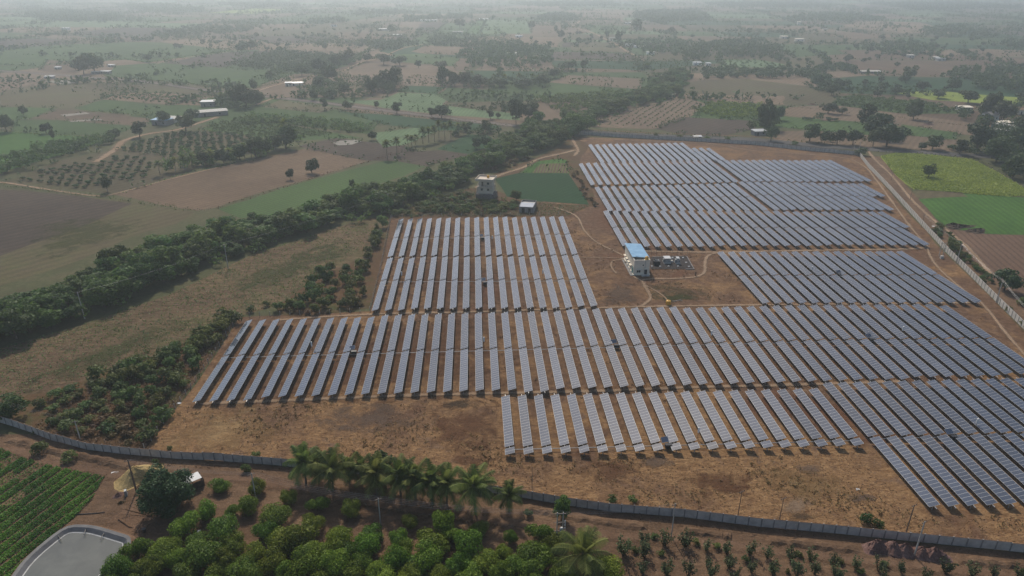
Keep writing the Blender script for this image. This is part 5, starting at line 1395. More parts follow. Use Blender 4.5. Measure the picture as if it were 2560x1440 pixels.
def pond():
    rim = [(30, 1470), (62, 1438), (85, 1408), (112, 1377), (143, 1346), (164, 1327), (193, 1320), (230, 1323), (262, 1330), (300, 1336), (330, 1342), (326, 1362), (311, 1385), (284, 1412), (256, 1440), (200, 1500), (90, 1520)]
    wat = [(30, 1500), (61, 1438), (92, 1399), (131, 1364.5), (164, 1339), (180, 1333.5), (205, 1334), (226, 1336.6), (256, 1345), (290, 1355.5), (303, 1359.6), (304.5, 1363), (303, 1376), (276, 1407), (246, 1438), (200, 1490), (90, 1510)]
    ZR, ZW = 0.95, 0.35
    def dense(P, k=4):
        Q = []
        n = len(P)
        for i in range(n):
            p0, p1, p2, p3 = P[i - 1], P[i], P[(i + 1) % n], P[(i + 2) % n]
            for j in range(k):
                t = j / k; Q.append(0.5 * ((2 * p1) + (p2 - p0) * t + (2 * p0 - 5 * p1 + 4 * p2 - p3) * t * t + (3 * p1 - p0 - 3 * p2 + p3) * t ** 3))
        return Q
    W = dense(GP(wat, ZW), 2); c = sum(W, Vector((0, 0, 0))) / len(W)
    root = empty('farm_pond', (c.x, c.y, 0)); o = Vector((c.x, c.y, 0))
    tag(root, 'farm pond lined with grey plastic in the corner', 'pond')
    def ring(k, z):
        out = []
        for i, p in enumerate(W):
            d = (W[(i + 1) % len(W)] - W[i - 1]); n = Vector((d.y, -d.x, 0)).normalized()
            if n.dot(p - c) < 0: n = -n
            q = p + n * k; out.append((q.x - o.x, q.y - o.y, z))
        return out
    def strip(name, mat, rings):
        b = MB(); n = len(W); V = [v for r in rings for v in r]; Fc = []
        for k in range(len(rings) - 1):
            for i in range(n): Fc.append((k * n + i, k * n + (i + 1) % n, (k + 1) * n + (i + 1) % n, (k + 1) * n + i))
        b.add(V, Fc); return b.build(name, M[mat], root)
    b = MB(); b.add(ring(0.25, ZW), [tuple(range(len(W)))]); wm = b.mesh('water', M['water'])
    if wm.polygons[0].normal.z < 0: wm.flip_normals()
    link('water', wm, root)
    strip('silt_line', 'linerpale', [ring(0.05, ZW + 0.015), ring(0.24, ZW + 0.1)])
    strip('liner', 'liner', [ring(0.24, ZW + 0.1), ring(0.9, ZR), ring(1.5, ZR + 0.05)])
    strip('bank', 'clay', [ring(1.5, ZR + 0.05), ring(1.7, ZR - 0.1), ring(2.5, 0.0)])
pond()
for i, (pts, lab) in enumerate([([(150, 1328), (143, 1336), (152, 1350)], 'black hose over the left bank of the pond'), ([(226, 1319), (214, 1324), (210, 1336)], 'black hose over the far bank of the pond'),
                                ([(272, 1321), (262, 1330), (250, 1348)], 'black hose over the right bank of the pond'), ([(160, 1297), (190, 1286), (240, 1283), (262, 1280)], 'black hose curving across the soil above the pond')]):
    P = [G(x, y, (0.75 if i < 3 else 0.1)) for x, y in pts]; b = MB(); b.tube([p - P[0] for p in P], 0.08, 5); o = b.build('hose', M['pipe'], None, P[0]); tag(o, lab, 'hose')
b = MB(); P = GP([(297, 1298), (312, 1308), (322, 1316), (332, 1319)], 0.2); b.tube([p - P[0] for p in P], [0.22, 0.2, 0.16, 0.08], 7); tag(b.build('fallen_log', M['clay'], None, P[0]), 'fallen bare log between the pond and the mango tree', 'log')
def sheet(x, y, w, d, rz, label, mat='cloth'):
    b = MB(); b.add([(-w / 2, -d / 2, 0.06), (w / 2, -d / 2 * 0.6, 0.14), (w / 2 * 0.8, d / 2, 0.1), (-w / 2 * 0.7, d / 2 * 0.8, 0.22)], [(0, 1, 2, 3)]); b.box((0, 0, 0.04), (w * 0.5, d * 0.4, 0.06))
    tag(b.build('plastic_sheet', M[mat], None, G(x, y), (0, 0, R_(rz))), label, 'plastic sheet')
sheet(302, 1215, 1.4, 0.6, 40, 'pale yellow sheet lying below the straw heap'); sheet(287, 1183, 1.6, 0.7, 15, 'torn white sheet left of the straw heap', 'white')
sheet(448, 1009, 1.0, 0.6, 0, 'white scrap at the left corner of the compound', 'white'); sheet(2333, 566, 1.4, 0.8, 0, 'white scrap outside the right wall', 'white'); sheet(2144, 1224, 0.8, 0.5, 0, 'white scrap on the straw below the bottom panels', 'white')
sheet(497, 1331, 0.7, 1.0, 10, 'pale blue crate lid under the orchard trees', 'whitemetal')
b = MB(); b.lathe([(0.3, 0), (0.36, 0.7), (0.38, 0.75), (0.3, 0.75)], n=10); tag(b.build('water_drum', M['pipe'], None, G(361, 1330)), 'dark blue drum in the shade below the mango tree', 'drum')
def sitting_slab():
    r = empty('leaning_slab', G(316, 1238)); b = MB(); b.box((0, 0, 0.6), (0.5, 0.9, 1.2), 0.4, top=0.8); b.build('slab', M['greymetal'], r); tag(r, 'grey upright slab beside the rusty brown heap', 'slab')
sitting_slab()

# ------------------------------------------------------------------ front orchard, palms and shrubs
CIT = [(554, 1212, 50), (642, 1220, 56), (725, 1242, 52), (795, 1261, 58), (881, 1271, 60), (521, 1275, 68), (620, 1267, 56), (581, 1280, 36), (469, 1315, 72), (560, 1325, 86), (692, 1292, 84), (663, 1329, 74), (783, 1306, 66), (741, 1354, 92), (853, 1358, 80),
       (430, 1374, 66), (513, 1389, 92), (634, 1389, 58), (605, 1418, 66), (682, 1409, 76), (760, 1416, 84), (838, 1418, 76), (469, 1428, 70), (546, 1432, 60), (890, 1396, 68), (931, 1336, 66), (1001, 1351, 58), (1028, 1306, 46), (1105, 1313, 78),
       (1196, 1323, 60), (1082, 1356, 80), (1166, 1368, 76), (1275, 1345, 44), (1350, 1333, 82), (1258, 1388, 50), (1334, 1390, 86), (921, 1373, 72), (991, 1402, 70), (1065, 1397, 74), (1146, 1410, 72), (1253, 1430, 64), (880, 1430, 66), (951, 1432, 66), (1102, 1440, 60),
       (1330, 1440, 66), (1182, 1440, 60), (346, 1380, 72), (403, 1384, 72), (302, 1430, 80), (372, 1424, 70), (1020, 1442, 66), (1400, 1430, 60), (1518, 1425, 80)]
CIT += [(280 + 74 * k + (k % 2) * 14, 1474 + (k % 3) * 8, 74) for k in range(17)]
CIT += [(x, y, 62) for x, y in ((590, 1360), (500, 1350), (700, 1350), (800, 1385), (640, 1440), (720, 1440), (800, 1450), (560, 1400), (1040, 1420), (1010, 1375), (910, 1405), (1215, 1405), (1290, 1420), (445, 1400), (390, 1410), (850, 1335), (1130, 1340), (340, 1440), (1380, 1360))]
CIT.sort(key=lambda c: (round(c[1] / 34), c[0]))
row, cnt = None, 0
for x, y, d in CIT:
    if round(y / 34) != row: row = round(y / 34); cnt = 0
    cnt += 1
    sz = d / ppm(y + 14)
    plant('citrus', 'citrus_tree', G(x, y + d * 0.24), sz * (0.585 if y > 1350 and x > 380 else 0.52), sz * (0.80 if y > 1350 else 0.72), 'round bright green orchard tree, %s from the left in row %d down from the palms' % (NTH(cnt), row - 34), 'citrus tree', 'front orchard trees')

plant('mangotree', 'mango_tree', G(419, 1262), 4.9, 8.0, 'big dense dark mango tree between the pond and the wall', 'mango tree', None) if False else None
o = plant('mangotree', 'mango_tree', G(427, 1270), 5.6, 9.2, 'big dense dark mango tree between the pond and the wall', 'mango tree', None)

def palm_mesh(seed, Hc, L, nf, dry=0):
    """trunk as MB, crown of arching pinnate fronds; returns (crown mesh, trunk mesh)"""
    r = random.Random(seed); C = []
    V, Fc, T = [], [], []
    def quad(a, b, c, d, t):
        k = len(V); V.extend([tuple(a), tuple(b), tuple(c), tuple(d)]); Fc.append((k, k + 1, k + 2, k + 3)); T.append(t)
    for i in range(nf):
        az = i * 2.399 + r.uniform(-.25, .25); age = i / nf
        el = R_(82 - 105 * age + r.uniform(-8, 8)); Lf = L * r.uniform(0.85, 1.1) * (0.75 + 0.25 * min(1, age * 3))
        p = Vector((0, 0, Hc)); d = Vector((math.cos(az) * math.cos(el), math.sin(az) * math.cos(el), math.sin(el)))
        n = 11; pts = [p.copy()]; seg = Lf / n
        droop = 0.075 + 0.075 * age
        for k in range(n):
            pts.append(pts[-1] + d * seg); d = (d + Vector((0, 0, -droop * (0.5 + k / n)))).normalized()
        side = Vector((-math.sin(az), math.cos(az), 0)); tf = r.uniform(0.1, 0.8) if r.random() > 0.15 else 1.0
        for k in range(n):
            a, b = pts[k], pts[k + 1]; w = 0.055 * (1 - k / n) + 0.015
            quad(a + side * w, a - side * w, b - side * w * .9, b + side * w * .9, 0.85)
            if k < 1: continue
            ll = L * 0.25 * (math.sin(math.pi * (0.12 + 0.86 * (k / n))) ** 0.7)
            fwd = (b - a).normalized()
            for s in (-1, 1):
                for h in range(3):
                    q = a.lerp(b, h / 3 + 0.1)
                    tip = q + side * s * ll * r.uniform(.75, 1) + fwd * ll * 0.45 + Vector((0, 0, -ll * (0.35 + 0.4 * age) * r.uniform(.7, 1.2)))
                    wv = fwd * 0.065
                    quad(q - wv, q + wv, tip + wv * 0.4, tip - wv * 0.4, min(1, max(0, tf + r.uniform(-.25, .25))))
    me = bpy.data.meshes.new('crown'); me.from_pydata(V, [], Fc); me.materials.append(M['palm'])
    a = me.attributes.new('tint', 'FLOAT', 'FACE'); a.data.foreach_set('value', T); me.update()
    b = MB(); cx = r.uniform(-.25, .25)
    b.tube([(cx, 0.1, -0.1), (cx * 0.5, 0, Hc * 0.4), (0, 0, Hc * 0.8), (0, 0, Hc + 0.1)], [0.22, 0.16, 0.14, 0.2], 8)
    return me, b.mesh('trunk', M['palmbark'])
PALMS = [palm_mesh(50 + k, 4.7, 4.2, 23) for k in range(4)]
TALLP = [palm_mesh(80 + k, 9.0, 3.6, 22) for k in range(3)]
BIGP = palm_mesh(99, 3.4, 5.4, 30)
def palm(pm, x, y, s, label, group, cat='palm tree'):
    o = empty('palm_tree', G(x, y), PRND.uniform(0, 6.28)); o.scale = (s, s, s)
    link('crown', pm[0], o); link('trunk', pm[1], o)
    return tag(o, label, cat, group)
PR = [(766, 1208, 1.02), (800, 1204, 0.9), (836, 1227, 1.05), (875, 1212, 0.85), (905, 1208, 0.8), (945, 1238, 1.05), (1002, 1241, 1.0), (1039, 1248, 0.98), (1079, 1257, 1.0), (1119, 1260, 0.98), (1186, 1276, 1.12), (1272, 1278, 0.82)]
PR.sort()
for i, (x, y, s) in enumerate(PR):
    palm(PALMS[i % 4], x, y, s * (1.08 if s > 0.9 else 1.0), 'coconut palm in the row along the wall, %s from the left' % NTH(i + 1), 'coconut palms along the front wall')
palm(BIGP, 1455, 1425, 1.05, 'biggest and nearest coconut palm at the bottom edge', None)
plant('field', 'broadleaf_tree', G(952, 1199), 3.2, 5.4, 'round dark broadleaf tree behind the middle of the palm row', 'tree', None)
plant('thorn', 'slim_tree', G(1404, 1300), 2.0, 6.0, 'slim feathery tree leaning before the wall right of the palms', 'tree', None)

# bare vase-shaped shrubs
def vase_mesh(seed):
    r = random.Random(seed); b = MB(); C, N, Z, T = [], [], [], []
    for k in range(r.randint(7, 11)):
        a = r.uniform(0, 6.28); sp = r.uniform(0.35, 0.95); h = r.uniform(1.3, 2.3)
        p0 = Vector((0.08 * math.cos(a), 0.08 * math.sin(a), 0)); p1 = Vector((sp * 0.55 * math.cos(a), sp * 0.55 * math.sin(a), h * 0.45)); p2 = Vector((sp * math.cos(a), sp * math.sin(a), h))
        b.tube([p0, p1, p2], [0.05, 0.035, 0.012], 4)
        for j in range(r.randint(26, 44)):
            t = r.uniform(0.3, 1.05); q = p1.lerp(p2, (t - 0.45) / 0.55) if t > 0.45 else p0.lerp(p1, t / 0.45)
            C.append([q.x + r.gauss(0, .13), q.y + r.gauss(0, .13), q.z + r.gauss(0, .1)]); N.append([r.gauss(0, 1), r.gauss(0, 1), r.gauss(0.5, 1)]); Z.append(r.uniform(0.18, 0.34)); T.append(r.random())
    return card_mesh('vase_shrub', tuple(np.array(q, float) for q in (C, N, Z, T)), ['guava', 'bark'], seed, 0.6, b)
VASE = [vase_mesh(k) for k in range(6)]
VS = [(1557, 1386, 1.5), (1610, 1358, 1.2), (1611, 1394, 1.35), (1661, 1364, 1.3), (1713, 1368, 1.35), (1764, 1376, 1.0), (1815, 1383, 1.0), (1873, 1387, 1.25), (1918, 1396, 1.0), (1976, 1399, 1.1), (2026, 1404, 1.1), (1608, 1438, 1.2), (1666, 1438, 1.3), (1720, 1441, 1.2), (1766, 1416, 0.8),
      (1777, 1442, 1.2), (1823, 1421, 1.0), (1835, 1448, 1.1), (1877, 1430, 1.1), (1931, 1436, 1.2), (1991, 1440, 1.2), (2083, 1418, 1.1), (2140, 1421, 0.9), (2194, 1428, 1.1), (2254, 1434, 1.0), (2362, 1431, 1.1), (2429, 1440, 1.1), (2486, 1444, 1.0), (2546, 1444, 1.0), (2036, 1436, 1.0), (2090, 1446, 1.0), (2210, 1452, 1.0), (2310, 1450, 1.0)]
VS.sort()
for i, (x, y, s) in enumerate(VS):
    o = link('vase_shrub', VASE[i % 6], None, G(x, y), (0, 0, PRND.uniform(0, 6.28))); o.scale = (s * 1.15, s * 1.15, s * 1.1)
    tag(o, 'thin upright shrub with bare stems on red soil, %s from the left' % NTH(i + 1), 'shrub', 'bare stemmed shrubs at the bottom right')
for i, (x, y, s) in enumerate([(1587, 1380, .8), (1634, 1346, .8), (1652, 1387, .8), (1740, 1361, .9), (1791, 1370, .8), (1866, 1405, .9), (1968, 1432, .6), (1997, 1391, .8), (2100, 1408, .8), (2150, 1432, .8), (2210, 1414, .8), (2560, 1440, 1.0)]):
    plant('shrub', 'green_shrub', G(x, y), 1.1 * s, 1.2 * s, 'low leafy green bush between the bare shrubs, %s from the left' % NTH(i + 1), 'shrub', 'leafy bushes among the bare shrubs')
for i, (x, y, s, t) in enumerate([(100, 1132, 1.5, 'left of two spreading plants on the bank by the crop'), (172, 1153, 1.3, 'right of two spreading plants on the bank by the crop'), (617, 1180, 1.0, 'small bush by the wall left of the palms'), (640, 1145, 0.9, 'lone bush inside the wall left of the palms'), (1320, 1290, 0.8, 'young plant beside the ditch right of the palms'),
                                  (390, 1160, 0.7, 'young plant by the wall above the mango tree'), (425, 1125, 0.6, 'young plant just inside the wall above the mango tree'), (2165, 1308, 1.2, 'dark bush inside the wall above the rubble mounds'), (2195, 1320, 1.0, 'low bush against the wall above the rubble mounds'), (1530, 1255, 0.9, 'bush inside the wall below the bottom panels'), (1580, 1255, 0.8, 'second bush inside the wall below the bottom panels')]):
    plant('shrub', 'green_shrub', G(x, y), 1.4 * s, 1.7 * s, t, 'shrub', 'bushes along the front wall')

# ------------------------------------------------------------------ stream trees, hedges and scrub
BELT1 = [(-60, 884), (0, 864), (110, 834), (230, 792), (330, 744), (480, 684), (640, 624), (760, 584), (900, 547), (1000, 520), (1090, 492), (1165, 457), (1165, 425), (1030, 466), (960, 480), (860, 515), (690, 562), (480, 596), (330, 652), (240, 700), (130, 752), (0, 786), (-60, 806)]
BELT2 = [(1165, 457), (1195, 440), (1300, 401), (1380, 372), (1428, 344), (1345, 330), (1300, 345), (1250, 376), (1190, 401), (1165, 430)]
n1 = copse(BELT1, 6.3, 'thorn', 'thorn_tree', 5.0, 7.6, 'feathery dark green tree in the left stream belt', 'tree', 'trees of the stream belt', 3)
n2 = copse(BELT2, 6.8, 'thorn', 'thorn_tree', 5.2, 8.2, 'dark tree in the stream belt above the house', 'tree', 'trees of the stream belt above the house', 4)
n3 = copse([(1285, 334), (1350, 318), (1420, 318), (1475, 330), (1430, 345), (1345, 345)], 8.0, 'thorn', 'thorn_tree', 5.2, 9.0, 'tall dark tree in the thicket at the wall corner', 'tree', 'trees of the thicket at the wall corner', 5)
n4 = copse([(1430, 336), (1480, 306), (1560, 276), (1650, 252), (1705, 233), (1725, 200), (1700, 186), (1650, 202), (1620, 229), (1560, 254), (1480, 287), (1400, 311)], 9.0, 'thorn', 'thorn_tree', 5.6, 8.0, 'green tree in the belt beyond the wall corner', 'tree', 'trees of the belt beyond the wall corner', 6)
copse([(362, 1118), (425, 1040), (488, 950), (540, 880), (596, 796), (580, 792), (480, 850), (400, 890), (300, 925), (250, 950), (300, 1000), (340, 1080)], 4.6, 'shrub', 'scrub_bush', 2.3, 2.9, 'green scrub bush left of the front panel rows', 'shrub', 'scrub left of the front panels', 7)
copse([(235, 948), (420, 876), (592, 784), (604, 800), (520, 872), (430, 925), (300, 985)], 4.0, 'shrub', 'scrub_bush', 2.5, 3.6, 'tall green bush in the diagonal strip behind the front rows', 'shrub', 'bushes of the diagonal strip', 70)
copse([(600, 786), (700, 752), (760, 742), (740, 772), (690, 784)], 4.6, 'shrub', 'scrub_bush', 1.8, 2.2, 'small green bush behind the left end of the front block', 'shrub', 'bushes behind the front block', 71)
copse([(60, 1020), (250, 950), (330, 990), (300, 1090), (220, 1110), (120, 1085)], 4.4, 'shrub', 'scrub_bush', 2.3, 2.1, 'olive scrub bush behind the bend of the wall', 'shrub', 'scrub behind the wall bend', 8)
copse([(200, 1085), (350, 1000), (420, 1000), (370, 1112), (300, 1115)], 3.0, 'dryshrub', 'dry_bush', 1.8, 1.4, 'brown dry bush in the scrub by the wall', 'shrub', 'dry bushes by the wall', 9)
copse([(690, 772), (760, 740), (800, 684), (900, 660), (935, 640), (925, 720), (925, 774), (800, 782), (760, 788)], 5.4, 'shrub', 'scrub_bush', 2.3, 3.3, 'tall green bush in the corner left of the middle block', 'shrub', 'bushes in the corner of the panels', 10)
copse([(925, 645), (965, 560), (975, 546), (940, 575), (920, 640)], 3.2, 'shrub', 'scrub_bush', 2.4, 3.6, 'dense green bush at the left edge of the middle block', 'shrub', 'bushes at the edge of the middle block', 11)
copse([(690, 776), (900, 742), (925, 774), (760, 790)], 3.6, 'dryshrub', 'dry_bush', 1.6, 1.3, 'brown dry bush in the corner left of the middle block', 'shrub', 'dry bushes in the corner of the panels', 12)
copse([(960, 540), (1040, 512), (1160, 478), (1190, 500), (1290, 512), (1290, 530), (1130, 538), (1000, 541)], 4.2, 'shrub', 'scrub_bush', 2.3, 2.2, 'green weedy bush below the two storey house', 'shrub', 'bushes below the house', 13)
copse([(1000, 540), (1180, 515), (1300, 534), (1290, 540)], 4.4, 'dryshrub', 'dry_bush', 1.5, 1.0, 'brown weedy bush behind the middle panel block', 'shrub', 'dry bushes behind the middle block', 14)
copse([(1180, 465), (1250, 428), (1330, 398), (1300, 395), (1200, 440)], 5.0, 'dryshrub', 'dry_bush', 2.0, 1.8, 'grey brown bush along the track behind the house', 'shrub', 'bushes behind the house', 15)
copse([(1425, 430), (1445, 430), (1490, 510), (1500, 535), (1475, 520)], 4.2, 'dryshrub', 'dry_bush', 1.5, 1.3, 'brown bush on the verge left of the far panels', 'shrub', 'bushes left of the far panels', 16)
copse([(2335, 560), (2365, 580), (2430, 650), (2490, 712), (2470, 720), (2400, 650), (2330, 580)], 3.2, 'shrub', 'scrub_bush', 1.6, 1.8, 'green bush along the outside of the right wall', 'shrub', 'bushes outside the right wall', 17)
copse([(2470, 730), (2560, 800), (2600, 850), (2580, 860), (2500, 770)], 3.6, 'shrub', 'scrub_bush', 1.7, 2.2, 'dark green bush outside the lower right wall', 'shrub', 'bushes outside the lower right wall', 18)
# thin hedges between fields
def hedge(pix, w, h, label, seed, mat='shrub', den=2.2):
    P = GP(pix); r = np.random.default_rng(seed); L = []
    for a, b in zip(P, P[1:]):
        d = b - a; n = max(2, int(d.length * den * max(1, h)))
        t = r.uniform(0, 1, n); nrm = Vector((-d.y, d.x, 0)).normalized()
        hh = h * (0.6 + 0.5 * np.sin(t * d.length * 0.35 + seed) ** 2)
        o = r.normal(0, w * 0.35, n)
        L.append(np.stack([a.x + d.x * t + nrm.x * o, a.y + d.y * t + nrm.y * o, r.uniform(0.05, 1, n) * hh], 1))
    C = np.concatenate(L); N = r.normal(size=C.shape) + np.array([0, 0, 0.5])
    sz = (0.45 + 0.0009 * np.abs(C[:, 1])) * r.uniform(0.6, 1.3, len(C))
    tag(link('hedge', card_mesh('hedge', (C, N, sz, r.uniform(0, 1, len(C))), mat, seed)), label, 'hedge', kind='stuff')
hedge([(-40, 462), (60, 472), (180, 486), (250, 493), (330, 506), (430, 520), (490, 530)], 2.4, 1.6, 'scrubby hedge between the orchard and the stubble field', 1)
hedge([(490, 529), (540, 522), (620, 496), (700, 472), (800, 440), (930, 402), (1000, 380)], 2.0, 0.9, 'low hedge along the upper edge of the row crop', 2, 'dryshrub')
hedge([(300, 484), (400, 454), (470, 432), (560, 414), (640, 400)], 2.2, 0.9, 'low hedge between orchard and brown field', 3)
hedge([(84, 166), (235, 154), (316, 149), (369, 157), (470, 142), (578, 127)], 3.0, 1.6, 'dark hedge below the large grey green field', 4)
hedge([(262, 192), (440, 207), (560, 219), (628, 223), (700, 205)], 3.0, 1.6, 'dark hedge along the road below the green field', 5)
hedge([(210, 278), (292, 283), (376, 293), (463, 292)], 3.0, 1.2, 'low dark hedge above the brown beds', 6)
hedge([(30, 331), (134, 339), (279, 345)], 2.5, 1.1, 'low dark hedge below the leafy field', 7)
hedge([(495, 324), (600, 338), (700, 350), (740, 354)], 2.5, 1.3, 'low dark hedge below the bushy green field', 8)
hedge([(985, 317), (1060, 318), (1090, 329), (1246, 330)], 2.5, 1.2, 'low hedge behind the pale green field', 9)
hedge([(850, 277), (960, 286), (1072, 296), (1250, 314)], 3.0, 1.2, 'bushy verge on the near side of the road', 10)
hedge([(1480, 328), (1600, 334), (1720, 340), (1850, 346)], 3.0, 1.5, 'bushy verge behind the back wall', 11)
hedge([(2196, 380), (2300, 384), (2433, 397), (2520, 440)], 3.0, 0.9, 'dark verge between the tarmac road and the yellow crop', 12)
hedge([(1940, 318), (2060, 328), (2172, 338), (2254, 338), (2390, 352)], 3.0, 0.9, 'low verge below the green strips by the road', 13)
hedge([(1965, 268), (2040, 272), (2140, 288), (2260, 296), (2440, 318)], 3.0, 1.0, 'low broken hedge across the pinkish fields', 14, 'dryshrub')
hedge([(1377, 150), (1480, 150), (1600, 153)], 4.0, 1.6, 'dark hedge below the dark brown field', 15)
hedge([(-40, 398), (60, 400), (150, 376), (200, 374), (285, 346)], 3.0, 2.2, 'dark bushes edging the bright left field', 16)

# ------------------------------------------------------------------ left orchards
Z = [(225, 465), (310, 475), (405, 490), (505, 505), (590, 512), (680, 522), (770, 542), (850, 550), (420, 440), (525, 457), (610, 467), (705, 477), (790, 495), (885, 510), (970, 518), (415, 395), (475, 408), (555, 417), (640, 430), (740, 440), (825, 452), (915, 465), (1005, 477),
     (525, 372), (600, 380), (685, 387), (775, 395), (860, 407), (940, 417), (1045, 437), (1125, 447), (1220, 458), (1305, 466), (640, 337), (715, 352), (805, 352), (900, 367), (990, 382), (1075, 392), (1160, 400), (1245, 415), (1340, 428), (1430, 442), (770, 315), (845, 323), (920, 330), (1010, 343), (1100, 352), (1190, 362), (1285, 375), (1375, 387), (1450, 400),
     (1040, 297), (1120, 312), (1215, 325), (1300, 338), (1385, 352), (1475, 363), (1165, 275), (1240, 290), (1325, 297), (1415, 303), (1490, 318), (1280, 255), (1360, 262), (1440, 262), (1150, 250), (900, 262)]
Z.sort()
for i, (x, y) in enumerate(Z):
    k = PRND.uniform(0.75, 1.15)
    plant('bush', 'orchard_bush', G(x / 4, 330 + y / 4 + 3), 1.95 * k, 2.0 * k, 'round green bush in the left orchard grid, %s from the left' % NTH(i + 1), 'orchard bush', 'bushes of the left orchard')
UP = sorted(scatter([(302, 376), (370, 352), (443, 331), (560, 334), (695, 347), (655, 373), (560, 395), (430, 396)], 5.05, 21, 0.14, R_(50)), key=lambda p: p.x / p.y)
for i, p in enumerate(UP):
    k = PRND.uniform(0.7, 1.15)
    plant('bush', 'orchard_bush', p, 2.0 * k, 2.1 * k, 'small olive bush in the pale upper orchard, %s from the left' % NTH(i + 1), 'orchard bush', 'bushes of the pale upper orchard')
mass([(262, 248), (300, 233), (420, 235), (515, 245), (508, 262), (437, 261)], 6.6, 'young_orchard', 'orchard', 2.1, 2.4, 30, 1.2, 'rows of small dark bushes on pale soil below the road', 'orchard', 22, 4, 0.2, 0.12, R_(40))
mass([(-40, 190), (60, 202), (90, 206), (40, 222), (-40, 228)], 9, 'young_orchard', 'orchard', 1.8, 2.2, 22, 1.4, 'faint rows of young bushes at the left edge', 'orchard', 23, 4, 0.2, 0.12, R_(40))
mass([(560, 164), (645, 146), (700, 128), (850, 139), (880, 160), (769, 183), (720, 183)], 8.5, 'bushy_orchard', 'wood', 4.0, 4.0, 46, 1.9, 'bushy green orchard beyond the country road', 'orchard', 24, 6, 0.2, 0.25)
mass([(625, 285), (700, 292), (850, 302), (935, 318), (915, 332), (740, 310), (620, 300)], 4.8, 'bushy_orchard', 'thorn', 2.9, 2.9, 64, 0.95, 'lines of green bushes above the dry pond', 'orchard', 25, 6, 0.2, 0.3)
mass([(510, 320), (560, 303), (640, 302), (840, 334), (720, 350), (600, 334)], 3.7, 'vine_rows', 'thorn', 2.2, 1.3, 30, 0.85, 'low green bushes filling the field right of the track', 'crop', 26, 4, 0.1, 0.3)
mass([(1740, 283), (1781, 256), (1905, 265), (1897, 295), (1818, 299)], 4.6, 'plantation', 'citrus', 2.6, 2.7, 70, 1.0, 'dense bright green plantation before the road', 'plantation', 27, 6, 0.2, 0.25)
mass([(2080, 262), (2120, 240), (2300, 256), (2425, 284), (2258, 283)], 5.6, 'plantation', 'thorn', 3.0, 3.0, 56, 1.2, 'long bushy plantation above the pinkish fields', 'plantation', 28, 6, 0.2, 0.3)
mass([(1480, 312), (1530, 290), (1600, 268), (1700, 246), (1755, 262), (1690, 305), (1640, 318)], 6.0, 'young_orchard', 'orchard', 1.2, 1.2, 16, 0.8, 'dotted rows of young bushes on ploughed soil', 'orchard', 29, 4, 0.1, 0.08, R_(62))
mass([(1092, 236), (1119, 221), (1345, 232), (1330, 250), (1125, 256)], 11, 'bush_rows', 'wood', 1.9, 2.2, 30, 1.2, 'dark bush lines across the green field', 'orchard', 30, 4, 0.2, 0.1, R_(80))
mass([(1105, 264), (1200, 262), (1325, 254), (1310, 282), (1200, 278)], 7, 'shrubby_plot', 'field', 2.6, 2.6, 36, 1.3, 'olive shrubs and low trees before the road', 'shrubs', 31)
mass([(860, 188), (1000, 192), (1090, 196), (1105, 214), (1010, 210), (850, 202)], 8.5, 'young_orchard', 'orchard', 1.5, 1.6, 14, 1.1, 'dark dots of seedlings on the tan field', 'orchard', 32, 4, 0.1, 0.2)
mass([(840, 222), (920, 224), (915, 250), (860, 248)], 6.5, 'young_orchard', 'orchard', 1.8, 2.0, 26, 1.2, 'small dark bushes beside the road and the grove', 'orchard', 33)
mass([(1345, 236), (1560, 246), (1500, 275), (1420, 285), (1360, 268)], 6.5, 'plantation', 'thorn', 3.0, 3.0, 46, 1.3, 'rows of dark bushes left of the stream belt', 'plantation', 34)
mass([(2110, 212), (2180, 206), (2300, 216), (2290, 236), (2130, 232)], 7.5, 'bush_rows', 'wood', 2.0, 2.0, 26, 1.2, 'dotted bush rows right of the middle trees', 'orchard', 35)
mass([(1802, 150), (1900, 151), (1955, 162), (1950, 168), (1804, 166)], 8, 'crop_bushes', 'thorn', 2.2, 1.6, 20, 1.4, 'low green bushes in the field framed by woods', 'crop', 36)

